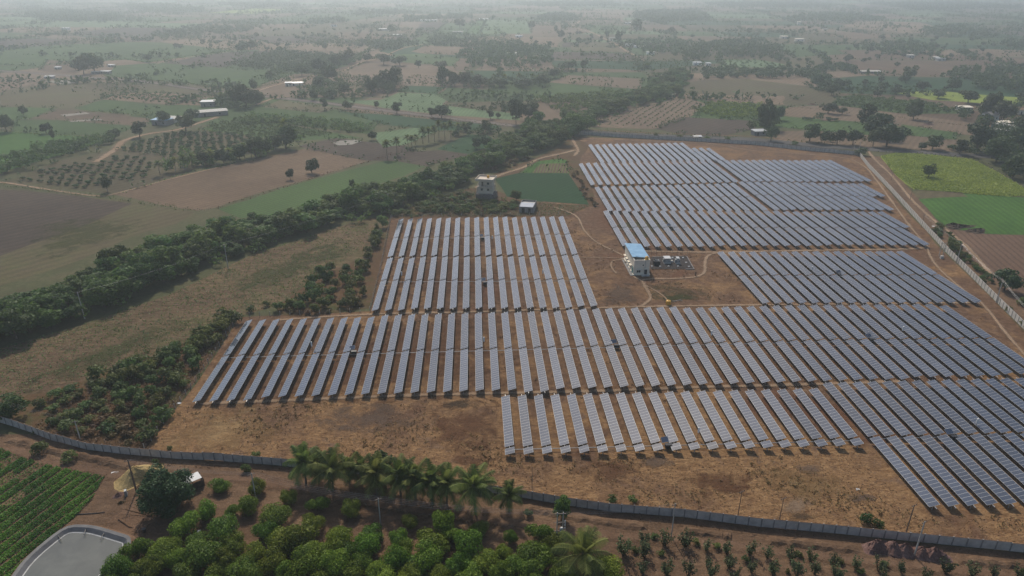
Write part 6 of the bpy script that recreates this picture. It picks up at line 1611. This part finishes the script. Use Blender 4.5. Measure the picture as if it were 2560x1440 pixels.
# far woods, one mass each
WOODS = [([(1150, 142), (1195, 122), (1275, 108), (1370, 124), (1378, 164), (1330, 172), (1180, 168)], 10, 5.5, 8.0, 'broad dark wood in the middle distance with a white roof'),
         ([(1060, 110), (1090, 96), (1190, 104), (1260, 112), (1210, 122), (1090, 116)], 11, 5, 7, 'narrow dark wood above the pinkish field'),
         ([(1700, 130), (1760, 112), (1860, 104), (1930, 124), (1985, 152), (1960, 160), (1880, 146), (1780, 142), (1720, 160)], 10, 6, 9.5, 'dark wood right of the lane in the middle distance'),
         ([(1725, 200), (1800, 176), (1880, 180), (1960, 178), (2045, 172), (2050, 192), (1960, 196), (1830, 196)], 9, 5.5, 7.5, 'dark wood line below the framed green field'),
         ([(1540, 108), (1620, 100), (1720, 104), (1700, 140), (1610, 130)], 11, 5, 7, 'grey green wood right of the dirt lane'),
         ([(2050, 164), (2120, 166), (2140, 178), (2060, 180)], 9, 5, 6, 'small dark wood before the long low shed'),
         ([(2360, 196), (2420, 176), (2560, 172), (2600, 210), (2560, 236), (2440, 222)], 10, 6, 9, 'dark wood at the right edge of the middle distance'),
         ([(2180, 112), (2260, 104), (2340, 122), (2350, 142), (2230, 142), (2160, 128)], 11, 5, 6.5, 'grove around the far right hamlet'),
         ([(2290, 76), (2400, 66), (2450, 82), (2330, 88)], 13, 6.5, 9, 'far dark grove on the right'),
         ([(2410, 88), (2460, 82), (2490, 90), (2430, 94)], 11, 5, 7, 'small far grove right of the big one'),
         ([(2500, 108), (2600, 104), (2620, 126), (2530, 122)], 11, 5.5, 7, 'far grove at the right edge'),
         ([(1600, 32), (1740, 26), (1780, 50), (1640, 60), (1580, 44)], 15, 7, 9, 'far dark wood beyond the dirt lane'),
         ([(1340, 44), (1400, 34), (1450, 44), (1440, 54), (1350, 54)], 13, 6, 8, 'far grove left of the dirt lane'),
         ([(2000, 38), (2120, 36), (2220, 50), (2100, 56), (1960, 50)], 15, 6.5, 8, 'far dark tree line on the right'),
         ([(60, 38), (160, 28), (300, 40), (270, 58), (120, 52)], 16, 7.5, 10, 'far dark wood on the left'),
         ([(300, 14), (420, 12), (520, 26), (380, 34)], 18, 8, 10, 'farthest wood on the left'),
         ([(540, 12), (680, 6), (760, 16), (640, 20)], 18, 8, 10, 'far wood left of centre'),
         ([(390, 80), (480, 72), (520, 84), (440, 92)], 12, 5, 6.5, 'far grove behind the large grey green field'),
         ([(240, 106), (300, 102), (318, 106), (262, 110)], 9, 5, 6, 'dark clump at the top edge of the large green field'),
         ([(330, 102), (376, 98), (380, 104), (340, 106)], 9, 5, 6, 'dark clump right of the first at the large green field'),
         ([(470, 76), (560, 66), (640, 74), (560, 90)], 13, 5, 7, 'far grove in the left middle'),
         ([(770, 52), (850, 46), (860, 58), (780, 60)], 13, 6, 8, 'dark grove above the red and white house'),
         ([(1000, 44), (1160, 38), (1190, 46), (1020, 54)], 14, 6, 8, 'far tree line above the greenhouse'),
         ([(900, 108), (1010, 104), (1040, 112), (960, 132), (940, 126)], 9, 5.5, 8, 'trees along the lane in the middle'),
         ([(880, 30), (1000, 26), (1040, 34), (900, 38)], 16, 6, 7, 'very far tree line in the centre'),
         ([(1280, 8), (1500, 4), (1560, 16), (1340, 18)], 20, 8, 9, 'farthest tree line in the centre'),
         ([(1760, 8), (2000, 4), (2080, 18), (1840, 20)], 20, 8, 9, 'farthest tree line right of centre'),
         ([(2180, 10), (2400, 6), (2560, 20), (2300, 28)], 20, 8, 9, 'farthest wood on the right')]
for i, (pix, sp, R, H, lab) in enumerate(WOODS):
    far = G(*pix[0]).y
    mass(pix, sp, 'woodland', 'wood', R, H, 70 if far < 900 else 34, 1.7 + far / 900, lab, 'woodland', 100 + i, 6, 0.4)
NEARW = [([(-40, 458), (0, 442), (90, 412), (200, 380), (290, 356), (282, 346), (190, 360), (80, 386), (0, 410), (-40, 425)], 4.6, 4.2, 6.0, 'dense dark tree hedge at the left behind the round bush orchard'),
         ([(395, 440), (470, 425), (560, 408), (640, 395), (715, 373), (750, 362), (742, 352), (690, 362), (600, 384), (520, 398), (420, 424)], 5.0, 4.0, 6.0, 'dense bushes and trees along the top of the brown field'),
         ([(530, 268), (600, 275), (650, 266), (655, 250), (600, 243), (545, 248)], 5.5, 4.0, 7.0, 'dense trees around the roadside buildings'),
         ([(770, 186), (850, 172), (905, 152), (900, 140), (840, 150), (770, 168)], 7.0, 4.5, 7.5, 'grove along the lane beside the bushy orchard'),
         ([(760, 250), (830, 250), (860, 228), (840, 204), (790, 206), (770, 226)], 6.5, 4.2, 6.5, 'grove right of the white roofed shed'),
         ([(905, 240), (1000, 232), (1010, 212), (985, 204), (925, 216)], 6.0, 4.5, 9.0, 'dark grove at mid left with palms'),
         ([(1092, 216), (1200, 222), (1360, 222), (1362, 206), (1240, 204), (1110, 202)], 6.5, 4.0, 5.0, 'bushy ground below the three palms'),
         ([(1215, 282), (1330, 285), (1340, 262), (1260, 266)], 6.5, 4.0, 6.0, 'dark bushes before the road by the thicket'),
         ([(1340, 250), (1440, 280), (1560, 262), (1640, 235), (1600, 228), (1440, 240)], 7.0, 4.0, 4.5, 'dark planted bushes left of the stream belt'),
         ([(2440, 390), (2560, 460), (2620, 440), (2600, 330), (2540, 312), (2480, 330), (2430, 370)], 6.5, 5.0, 8.0, 'mixed trees around the right hand hamlet'),
         ([(2400, 300), (2470, 300), (2540, 290), (2560, 262), (2480, 262), (2430, 276)], 7.0, 4.6, 7.0, 'trees above the right hand hamlet'),
         ([(2010, 228), (2100, 232), (2120, 214), (2040, 204)], 7.5, 4.2, 5.0, 'bushes around the round dark tree on the right'),
         ([(2020, 356), (2110, 362), (2150, 366), (2150, 358), (2060, 352)], 6.5, 4.0, 5.5, 'low bushes among the roadside trees'),
         ([(1990, 300), (2080, 292), (2120, 300), (2050, 306)], 8.0, 3.5, 3.0, 'scrub in the pinkish field'),
         ([(600, 300), (700, 296), (860, 312), (905, 330), (870, 334), (700, 312), (610, 310)], 5.5, 3.2, 3.5, 'green shrub lines above the dry pond'),
         ([(1120, 340), (1180, 345), (1240, 352), (1260, 330), (1180, 326)], 6.5, 4.0, 4.5, 'bushes behind the deep green field'),
         ([(1235, 385), (1180, 405), (1150, 425), (1180, 430), (1260, 400), (1290, 380)], 6.0, 4.5, 7.0, 'undergrowth of the stream belt above the house'),
         ([(2330, 352), (2430, 372), (2440, 385), (2350, 378)], 7.0, 3.5, 4.0, 'roadside bushes left of the hamlet'),
         ([(1885, 300), (1935, 296), (1945, 326), (1905, 336), (1880, 322)], 5.5, 4.2, 6.5, 'trees around the white roofed hut')]
for i, (pix, sp, R, H, lab) in enumerate(NEARW):
    mass(pix, sp, 'thicket', 'thorn' if i in (0, 1, 8, 14, 16) else 'wood', R, H, 90, 1.25, lab, 'thicket', 200 + i, 7, 0.2)
mass([(p[0], p[1]) for p in BELT1], 5.5, 'stream_undergrowth', 'thorn', 3.6, 3.6, 70, 1.0, 'bushy undergrowth of the stream belt', 'undergrowth', 300, 6, 0.0)
mass([(1430, 336), (1480, 306), (1560, 276), (1650, 252), (1705, 233), (1725, 200), (1700, 186), (1650, 202), (1620, 229), (1560, 254), (1480, 287), (1400, 311)], 7.0, 'stream_undergrowth', 'thorn', 4.2, 4.0, 50, 1.3, 'bushy undergrowth beyond the wall corner', 'undergrowth', 301, 6, 0.0)
mass([(60, 1030), (250, 945), (420, 880), (590, 796), (490, 950), (420, 1040), (350, 1112), (220, 1112), (120, 1085)], 6.0, 'scrub_growth', 'shrub', 1.7, 1.1, 46, 0.45, 'low green scrub filling the corner behind the wall', 'undergrowth', 302, 6, 0.0)
mass([(960, 540), (1040, 512), (1160, 480), (1235, 500), (1300, 512), (1290, 534), (1130, 538)], 3.8, 'scrub_growth', 'shrub', 1.9, 1.3, 40, 0.6, 'low green scrub around the house', 'undergrowth', 304, 6, 0.0)
# hedgerow bushes on the borders of the far parcels
r = np.random.default_rng(8); L = []
for e in FAR_EDGES:
    if r.random() < 0.3: continue
    for (ax, ay), (bx, by) in zip(e, e[1:]):
        if ay < 560 or abs(ax) > ay * 0.9 + 100: continue
        n = int(math.hypot(bx - ax, by - ay) / (r.uniform(2.2, 5) if (seg := r.random()) < 0.45 else r.uniform(5, 18)))
        t = r.uniform(0, 1, n); k = r.uniform(0.5, 1.6, n) * (1.35 if seg < 0.45 else 0.9)
        c = np.stack([ax + (bx - ax) * t + r.normal(0, 1.5, n), ay + (by - ay) * t + r.normal(0, 1.5, n), k * 0.9], 1)
        for j in range(5): L.append(np.concatenate([c + np.stack([r.normal(0, 1.2, n), r.normal(0, 1.2, n), r.uniform(-0.5, 2.2, n) * k], 1), k[:, None]], 1))
for a, b in EDGES:
    if r.random() < 0.35: continue
    d = (b - a).length; n = int(d / r.uniform(2.2, 11)); tall = r.random() < 0.25
    t = r.uniform(0, 1, n); k = r.uniform(0.35, 1.0, n) * (1.9 if tall else 1.0)
    c = np.stack([a.x + (b.x - a.x) * t + r.normal(0, 1.0, n), a.y + (b.y - a.y) * t + r.normal(0, 1.0, n), k * 0.9], 1)
    for j in range(7): L.append(np.concatenate([c + np.stack([r.normal(0, 0.9, n), r.normal(0, 0.9, n), r.uniform(-0.5, 1.8, n) * k], 1), 0.62 * k[:, None] ** 0.5], 1))
A = np.concatenate(L)
tag(link('hedgerow_shrubbery', card_mesh('hedgerow_shrubbery', (A[:, :3], r.normal(size=(len(A), 3)) + [0, 0, .4], 2.2 * A[:, 3] * r.uniform(.6, 1.4, len(A)), r.uniform(0, .8, len(A))), 'wood', 3)), 'scattered bushes on the borders of the far fields', 'bushes', kind='stuff')

r = np.random.default_rng(21); L = []
n = 110000
yy = np.sqrt(r.uniform(620 ** 2, 3700 ** 2, n)); xx = r.uniform(-0.86, 0.96, n) * yy
d = np.sin(xx * 0.011 + 2 * np.sin(yy * 0.004)) * np.sin(yy * 0.0085 + 1.5 * np.sin(xx * 0.006)) + 0.6 * np.sin(xx * 0.029 + yy * 0.017)
k = r.random(n) < np.clip((d - 0.45) * 0.9, 0.004, 0.75)
xx, yy = xx[k][:11000], yy[k][:11000]
for x, y in zip(xx, yy):
    m = 18 if y < 1500 else 10; h = r.uniform(3, 8.5); w = r.uniform(2.2, 5.5)
    q = r.normal(size=(m, 3)); q /= np.linalg.norm(q, axis=1)[:, None]
    L.append(np.concatenate([q * [w, w, h * 0.5] + [x, y, h * 0.52], q + r.normal(size=(m, 3)) * .4, np.full((m, 1), (1.9 if m == 18 else 2.8) * w / 4), r.uniform(0, .8, (m, 1))], 1))
A = np.concatenate(L)
tag(link('far_trees', card_mesh('far_trees', (A[:, :3], A[:, 3:6], A[:, 6] * r.uniform(.7, 1.3, len(A)), A[:, 7]), 'wood', 5)), 'countless hazy trees dotted over the far plain', 'trees', kind='stuff')

# ------------------------------------------------------------------ single trees (photo x, y of the foot, crown width, height in photo pixels)
TREES = [(2024, 354, 50, 42, 'spreading tree at the road, first of the roadside line'), (2060, 359, 32, 28, 'low tree second in the roadside line'), (2092, 361, 42, 36, 'tree third in the roadside line'), (2132, 363, 42, 36, 'tree fourth in the roadside line'),
         (2182, 366, 38, 38, 'tree left of the huge roadside tree'), (2216, 366, 76, 62, 'huge dark tree by the road'), (2186, 345, 66, 66, 'tall dark tree behind the huge roadside tree'), (2165, 322, 46, 48, 'upright tree behind the green strip'), (2330, 374, 54, 40, 'spreading tree by the road right of the huge one'), (2303, 374, 22, 16, 'small bush tree at the roadside'),
         (1927, 352, 34, 36, 'round tree by the white roofed hut'), (1916, 322, 52, 62, 'tall dark tree behind the white roofed hut'), (1948, 300, 30, 34, 'tree beside the tall dark one behind the hut'), (2283, 299, 46, 42, 'bare limbed round tree in the pinkish field'), (2070, 284, 48, 26, 'broad low tree in the pinkish field'), (2105, 286, 26, 16, 'small tree right of the broad low one'),
         (2320, 445, 36, 32, 'dark tree standing in the yellow green crop'), (2440, 378, 84, 66, 'big tree at the front of the right hand hamlet'), (2490, 404, 86, 62, 'big tree between the hamlet and the yellow crop'), (2530, 446, 56, 46, 'dark tree at the right edge by the yellow crop'), (2548, 372, 60, 54, 'tree at the right edge behind the road'),
         (2470, 294, 52, 50, 'tall tree above the white gabled house'), (2508, 306, 62, 46, 'broad tree above the turquoise house'), (2420, 258, 50, 32, 'tree in the yellow grass at the right'), (2344, 246, 46, 22, 'low tree in the middle right'), (2455, 318, 44, 36, 'palm like tree before the hamlet'), (2553, 334, 46, 46, 'tree at the right end of the hamlet'), (2402, 298, 18, 14, 'small bush by the flat roofed house'), (2560, 262, 50, 36, 'tree at the right edge above the hamlet'),
         (2398, 385, 34, 36, 'bare branching tree by the road'), (2048, 218, 52, 30, 'round dark tree in the middle right fields'), (2078, 238, 30, 26, 'darker tree below the round one'), (2104, 220, 50, 22, 'low broad tree right of the round one'), (2208, 226, 36, 22, 'tree before the bush rows on the right'), (2270, 200, 46, 34, 'round tree right of the long shed'), (2304, 226, 36, 20, 'low tree in a pair at the right'), (2240, 236, 34, 18, 'low tree above the plantation'), (2380, 226, 44, 26, 'tree left of the right hand wood'),
         (780, 433, 36, 32, 'round tree alone on the brown ploughed field'), (726, 449, 20, 26, 'small pale tree near the row crop'), (270, 480, 30, 34, 'tree at the corner of the round bush orchard'), (880, 472, 16, 26, 'slim palm like tree in the stream belt edge'), (18, 330, 44, 46, 'dark tree at the left edge'), (117, 334, 30, 24, 'round dark tree on the leafy field edge'), (134, 349, 16, 22, 'small dark tree below the round one'), (60, 288, 24, 24, 'dark tree by the green plot at the left'),
         (350, 343, 42, 32, 'dark tree right of the dirt yard'), (286, 348, 36, 26, 'dark tree left of the dirt yard'), (412, 312, 36, 36, 'dark tree over the blue roofed house'), (465, 330, 54, 48, 'broad tree right of the blue roofed house'), (480, 302, 38, 34, 'tree left of the long grey shed'), (616, 268, 60, 54, 'big round tree at the roadside group'), (642, 262, 40, 34, 'tree at the right of the roadside group'), (592, 264, 26, 44, 'upright tree in the roadside group'),
         (716, 372, 56, 52, 'very dark round tree under the tall palm'), (690, 376, 30, 34, 'tree left of the very dark round one'), (640, 392, 50, 44, 'dark tree in the row above the brown field'), (600, 400, 46, 40, 'tree in the row above the brown field'), (560, 408, 40, 36, 'bushy tree in the row above the brown field'), (515, 412, 40, 34, 'tree at the left of the row above the brown field'), (660, 388, 40, 38, 'second dark tree in the row above the brown field'),
         (210, 186, 46, 40, 'big dark tree by the road, left half of a pair'), (238, 182, 56, 44, 'big dark tree by the road, right half of a pair'), (190, 176, 34, 26, 'dark tree left of the roadside pair'), (370, 155, 28, 24, 'pale grey tree at the large green field'), (605, 129, 34, 22, 'dark tree pair at the corner of the large field'), (626, 124, 34, 24, 'second dark tree at the corner of the large field'),
         (674, 199, 18, 20, 'lone tree at the edge of the grey green field'), (635, 226, 20, 26, 'tree at the lane turn by the road'), (755, 190, 36, 30, 'dark tree at the corner of the bushy orchard'), (820, 204, 50, 40, 'dark tree right of the white roofed shed'), (800, 222, 44, 32, 'tree below the white roofed shed'), (860, 236, 36, 26, 'tree in the grove right of the shed'), (786, 250, 24, 26, 'flat topped tree by the road'), (830, 246, 30, 22, 'bushy tree by the road'),
         (800, 180, 44, 30, 'tree at the lane along the bushy orchard'), (840, 168, 40, 30, 'tree along the lane further up'), (870, 158, 38, 30, 'tree at the top of the lane grove'), (812, 275, 22, 24, 'tree beside the road right of the track'), (870, 274, 26, 22, 'dark tree by a parked object at the road'), (941, 270, 18, 18, 'round tree by the road'), (992, 284, 32, 26, 'dark tree by the road'), (1104, 296, 44, 34, 'large dark tree by the road'), (1080, 294, 24, 22, 'tree left of the large dark one'),
         (1226, 298, 22, 24, 'tree in the yellow green strip'), (1245, 296, 14, 16, 'small tree in the yellow green strip'), (1290, 310, 40, 52, 'tall tree where the road meets the thicket'), (1320, 300, 50, 44, 'broad tree before the thicket'), (1165, 328, 40, 20, 'low trees left of the deep green field'), (1215, 332, 24, 26, 'tree behind the deep green field'), (930, 350, 22, 26, 'dark tree beside the dry pond'), (1190, 372, 30, 30, 'tree left of the stream belt by the green field'), (1215, 370, 34, 32, 'second tree by the green field'),
         (930, 234, 40, 44, 'dark tree in the grove at mid left'), (960, 226, 46, 50, 'tall dark tree in the grove at mid left'), (988, 222, 44, 54, 'tallest dark tree in the grove at mid left'), (1108, 212, 40, 40, 'dark tree left of the three palms'), (1130, 214, 40, 30, 'bushy tree left of the three palms'), (1160, 214, 38, 34, 'tree at the left of the palm group'), (1200, 216, 44, 24, 'low tree below the palms'), (1250, 218, 44, 22, 'low tree left of the three palms'), (1310, 220, 44, 24, 'low tree below the three palms'), (1360, 214, 40, 28, 'tree right of the three palms'),
         (1420, 176, 60, 26, 'dark tree above the pinkish field'), (1385, 196, 40, 24, 'low dark tree by the pinkish field'), (1460, 168, 26, 20, 'tree in the dull green field'), (1150, 70, 30, 22, 'big round tree over the grey shed'), (978, 82, 20, 20, 'round tree beside the white farm shed'), (1402, 96, 20, 20, 'tree in the pinkish field by the lane'), (1390, 80, 14, 16, 'smaller tree by the lane field'), (1330, 74, 18, 20, 'tree at the pale green field corner'),
         (1590, 80, 38, 32, 'big far tree beside the dirt lane'), (1518, 96, 14, 20, 'tree at the dirt lane'), (1546, 108, 18, 30, 'tall tree by the pale lane house'), (1678, 82, 22, 14, 'tree on the far straw field'), (918, 154, 30, 22, 'tree at the lane bend'), (960, 162, 44, 24, 'tree row below the lane, left'), (1000, 164, 44, 24, 'tree row below the lane, middle'), (1046, 170, 22, 16, 'tree row below the lane, right'), (1100, 172, 40, 22, 'tree row left of the middle wood')]
for x, y, w, h, lab in TREES:
    p = G(x, y); s = ppm(y)
    plant('field' if p.y < 900 else 'fartree', 'field_tree', p, w / s / 1.8, 1.1 * h / (s * math.cos(math.atan2(CAM_H, p.y))), lab, 'tree', None)
FT = []
rnd = random.Random(77)
for pix, sp, where in [([(640, 132), (700, 100), (960, 96), (1030, 122), (860, 130), (760, 124)], 34, 'on the fallow land left of the dirt lane'), ([(400, 122), (470, 100), (640, 92), (690, 110), (640, 128)], 34, 'on the fallow land at the upper left'),
                       ([(0, 96), (200, 84), (420, 84), (300, 102), (100, 110)], 48, 'beyond the large green field'), ([(640, 96), (900, 66), (1000, 80), (840, 100)], 46, 'near the far brown fields'), ([(1980, 150), (2200, 140), (2340, 168), (2200, 178), (2000, 168)], 30, 'on the open fields right of the woods'),
                       ([(2000, 110), (2200, 84), (2500, 96), (2560, 150), (2300, 160), (2100, 130)], 42, 'among the straw fields on the right'), ([(1700, 100), (1900, 60), (2100, 70), (1960, 110)], 44, 'near the far right hamlet'), ([(1250, 110), (1420, 84), (1560, 90), (1450, 124)], 36, 'beside the dirt lane'),
                       ([(2060, 262), (2060, 205), (2300, 200), (2440, 240), (2300, 250)], 26, 'around the bush rows at the right')]:
    for p in scatter(pix, sp, len(FT) + 1, 0.5):
        if rnd.random() < 0.75: FT.append((p, where))
byw = {}
for p, where in sorted(FT, key=lambda q: q[0].x / q[0].y):
    byw[where] = byw.get(where, 0) + 1
    k = rnd.uniform(0.6, 1.2)
    if len(FT) + len(TREES) > 290 and rnd.random() < 0.15: continue
    plant('fartree', 'field_tree', p, 4.2 * k, 6.2 * k * rnd.uniform(.8, 1.15), 'hazy tree %s, %s from the left' % (where, NTH(byw[where])), 'tree', 'scattered trees in the far fields')
plant('field', 'round_tree', G(2511, 727), 4.6, 6.6, 'round dark tree outside the right wall by the furrows', 'tree', None)
plant('shrub', 'round_tree', G(2552, 762), 2.4, 2.4, 'low dark tree below the round tree at the right wall', 'tree', None)
plant('thorn', 'round_tree', G(22, 1046), 4.0, 6.6, 'round dark tree at the left edge behind the wall', 'tree', None)
plant('thorn', 'spreading_tree', G(1290, 503), 3.0, 5.4, 'thin spreading tree between the house and the block shed', 'tree', None)
plant('field', 'wall_tree', G(2152, 388), 4.0, 4.2, 'dark bushy tree at the far corner of the walls', 'tree', None)
for i, (x, y) in enumerate([(1700, 347), (1765, 350), (1820, 352), (1985, 362), (1640, 342)]):
    plant('shrub', 'wall_bush', G(x, y), 2.6, 2.4, 'bush against the back wall, %s from the left' % NTH([2, 3, 4, 5, 1][i]), 'shrub', 'bushes at the back wall')
# palms of the middle distance
PM = [(968, 397, 8.6), (993, 386, 8.0), (1020, 366, 5.5), (1040, 362, 5.0), (1058, 360, 8), (1072, 358, 8), (1086, 354, 8), (1098, 346, 9), (1112, 350, 8.6), (1126, 346, 8.8), (1146, 338, 6.5), (1160, 336, 6), (1030, 370, 6), (1262, 216, 9), (1297, 214, 9.4), (1331, 214, 8.6), (1152, 206, 8), (1180, 204, 8), (1110, 206, 8), (928, 232, 7), (950, 226, 7), (716, 362, 13), (1345, 208, 6),
      (400, 438, 6), (440, 428, 6), (462, 424, 6.5), (482, 420, 6), (530, 412, 7), (575, 404, 6), (612, 398, 7.5), (628, 392, 7.5), (556, 262, 8), (572, 262, 8.5), (1735, 286, 5), (2445, 326, 7), (2470, 320, 6), (2540, 214, 8), (2510, 212, 8), (1205, 96, 8), (1240, 94, 8)]
PM.sort()
for i, (x, y, h) in enumerate(PM):
    o = palm(TALLP[i % 3], x, y, 1.0, 'palm of the middle distance, %s from the left' % NTH(i + 1), 'palms in the middle distance'); o.scale = (0.95, 0.95, h / 9.2)

# ------------------------------------------------------------------ crops and dry grass
def crop_rows():
    poly = GP([(-60, 1100), (0, 1122), (62, 1148), (150, 1172), (262, 1192), (232, 1246), (160, 1322), (95, 1384), (30, 1440), (0, 1500), (-120, 1500), (-120, 1150)])
    r = np.random.default_rng(4); a = R_(69.5); sp = 2.35
    x = [p.x for p in poly]; y = [p.y for p in poly]
    n = 120000
    P = np.stack([r.uniform(min(x), max(x), n), r.uniform(min(y), max(y), n)], 1)
    d = -P[:, 0] * math.sin(a) + P[:, 1] * math.cos(a); f = (d / sp) % 1.0
    along = P[:, 0] * math.cos(a) + P[:, 1] * math.sin(a)
    ed = 0.40 + 0.05 * np.sin(along * 0.7 + np.floor(d / sp) * 2.1)
    patch = np.sin(along * 0.31 + 2 * np.floor(d / sp)) + np.sin(P[:, 0] * 0.23 + 1) > -1.25
    k = (np.abs(f - 0.5) < ed) & (patch | (r.random(n) < 0.25))
    P, f = P[k], f[k]
    k = np.array([inside(q, poly) for q in P]); P, f = P[k], f[k]
    m = len(P)
    z = (0.12 + 0.42 * (1 - (np.abs(f - 0.5) / 0.45) ** 2)) * r.uniform(0.3, 1.1, m)
    arr = (np.stack([P[:, 0], P[:, 1], z], 1), r.normal(size=(m, 3)) + [0, 0, 1.4], r.uniform(0.2, 0.42, m), np.clip(r.uniform(0, .7, m) + 0.3 * np.sin(P[:, 0] * 0.4 + P[:, 1] * .3), 0, 1))
    tag(link('green_crop', card_mesh('green_crop', arr, 'croprow', 1)), 'vivid green crop in rows at the lower left', 'crop', kind='stuff')
crop_rows()
def leafy(pix, n, size, h, mat, name, label, cat, seed=2, up=1.5):
    poly = GP(pix); r = np.random.default_rng(seed)
    x = [p.x for p in poly]; y = [p.y for p in poly]
    P = np.stack([r.uniform(min(x), max(x), n), r.uniform(min(y), max(y), n)], 1)
    P = P[np.array([inside(q, poly) for q in P])]; m = len(P)
    w = 0.5 + 0.5 * np.sin(P[:, 0] * 0.13 + 1.3 * np.sin(P[:, 1] * 0.11)) * np.sin(P[:, 1] * 0.17)
    arr = (np.stack([P[:, 0], P[:, 1], h * r.uniform(0.15, 1, m) * (0.6 + 0.5 * w)], 1), r.normal(size=(m, 3)) + [0, 0, up], size * r.uniform(0.6, 1.4, m), np.clip(r.uniform(0, .7, m) + .3 * w, 0, 1))
    tag(link(name, card_mesh(name, arr, mat, seed)), label, cat, kind='stuff')
leafy([(2203, 391), (2240, 383), (2330, 389), (2433, 401), (2508, 440), (2590, 490), (2500, 491), (2285, 473), (2232, 432)], 42000, 0.75, 0.9, 'cane', 'tall_crop', 'tall yellow green crop leaves outside the right wall', 'crop')
leafy([(380, 1118), (430, 1040), (470, 1015), (700, 1010), (1245, 1000), (1260, 1140), (1500, 1145), (2140, 1130), (2300, 1290), (2560, 1290), (2600, 1380), (2270, 1350), (1900, 1315), (1520, 1276), (1303, 1240), (705, 1160), (430, 1142)], 24000, 0.3, 0.12, 'dryfrond', 'dry_grass', 'dry golden grass tufts along the front of the plant', 'grass', 5, 2.0)
leafy([(0, 870), (200, 815), (420, 738), (640, 632), (900, 552), (960, 585), (800, 690), (690, 765), (600, 790), (420, 878), (240, 940), (0, 998)], 26000, 0.42, 0.35, 'shrub', 'pasture_tufts', 'olive grass tufts on the grazed strip', 'grass', 6, 1.6)
leafy([(80, 1070), (250, 950), (420, 880), (590, 795), (488, 955), (420, 1045), (365, 1120), (220, 1120)], 16000, 0.36, 0.45, 'dryshrub', 'scrub_grass', 'brown dry weeds in the scrub by the wall bend', 'grass', 7, 1.6)
leafy([(965, 542), (1040, 512), (1170, 470), (1235, 500), (1300, 505), (1480, 515), (1420, 540), (1290, 541)], 12000, 0.45, 0.5, 'shrub', 'roadside_weeds', 'green and brown weeds around the house', 'grass', 8, 1.6)
leafy([(-20, 1092), (200, 1140), (330, 1160), (700, 1185), (1300, 1262), (1700, 1320), (1900, 1335), (2200, 1358), (2560, 1400), (2560, 1392), (2080, 1338), (1700, 1297), (1300, 1248), (700, 1168), (200, 1128)], 26000, 0.3, 0.3, 'dryshrub', 'wall_weeds', 'dry weeds along the foot of the front wall', 'grass', 9, 1.6)


def clumps(pix, n, w, h, mat, name, label, seed):
    poly = GP(pix); r = np.random.default_rng(seed)
    x = [p.x for p in poly]; y = [p.y for p in poly]
    P = np.stack([r.uniform(min(x), max(x), n), r.uniform(min(y), max(y), n)], 1)
    f = np.sin(P[:, 0] * 0.21 + 1.7 * np.sin(P[:, 1] * 0.13)) + np.sin(P[:, 1] * 0.33 + np.sin(P[:, 0] * 0.09) * 2)
    P = P[f + r.normal(0, 0.6, n) > 0.5]
    P = P[np.array([inside(q, poly) for q in P])]; m = len(P); k = r.uniform(0.4, 1.25, m); L = []
    for j in range(7):
        L.append(np.stack([P[:, 0] + r.normal(0, w * .4, m) * k, P[:, 1] + r.normal(0, w * .4, m) * k, r.uniform(0.1, 1, m) * h * k], 1))
    C = np.concatenate(L); mm = len(C)
    tag(link(name, card_mesh(name, (C, r.normal(size=(mm, 3)) + [0, 0, .5], 0.34 * np.tile(k, 7) * r.uniform(.6, 1.3, mm), np.clip(np.tile(r.uniform(0, .8, m), 7) + r.uniform(-.2, .2, mm), 0, 1)), mat, seed)), label, 'grass', kind='stuff')
FRONT = [(380, 1118), (430, 1040), (470, 1015), (700, 1010), (1245, 1000), (1260, 1140), (1500, 1145), (2140, 1130), (2300, 1290), (2560, 1290), (2600, 1380), (2270, 1350), (1900, 1315), (1520, 1276), (1303, 1240), (705, 1160), (430, 1142)]
clumps(FRONT, 9000, 0.5, 0.4, 'dryfrond', 'grass_clumps', 'knee high straw clumps along the front of the plant', 41)
clumps(FRONT, 1500, 0.5, 0.35, 'dryshrub', 'weed_clumps', 'dark dead weed clumps along the front of the plant', 42)
clumps([(480, 1005), (620, 800), (930, 780), (1000, 548), (1420, 545), (1560, 620), (1800, 640), (1900, 760), (2450, 760), (2560, 960), (2300, 1100), (1260, 1000)], 6000, 0.45, 0.3, 'dryshrub', 'row_weeds', 'dead weed clumps on the soil between the panel rows', 43)
clumps([(1420, 545), (1560, 640), (1800, 640), (1900, 755), (1500, 765), (1440, 650)], 1600, 0.5, 0.3, 'dryfrond', 'grass_clumps', 'straw clumps around the control building', 44)
clumps([(0, 870), (200, 815), (420, 738), (640, 632), (900, 552), (960, 585), (800, 690), (690, 765), (600, 790), (420, 878), (240, 940), (0, 998)], 5000, 0.7, 0.45, 'shrub', 'pasture_clumps', 'olive weed clumps on the grazed strip', 45)

# ------------------------------------------------------------------ the hazy air
HAZE_TOP = 94.0
hm = bpy.data.materials.new('haze'); hm.use_nodes = True
hn = hm.node_tree.nodes; hn.clear()
ho = hn.new('ShaderNodeOutputMaterial'); hv = hn.new('ShaderNodeVolumePrincipled')
hv.inputs['Color'].default_value = (0.84, 0.95, 1.0, 1)
hv.inputs['Density'].default_value = HAZE_DENSITY
hv.inputs['Anisotropy'].default_value = HAZE_G
hm.node_tree.links.new(hv.outputs[0], ho.inputs['Volume'])
b = MB(); b.box((0, 3200, (HAZE_TOP - 1.0) / 2), (12200, 7800, HAZE_TOP + 1.0))
tag(b.build('haze', hm), 'thin blue grey dust haze over the whole plain', 'haze', kind='stuff')
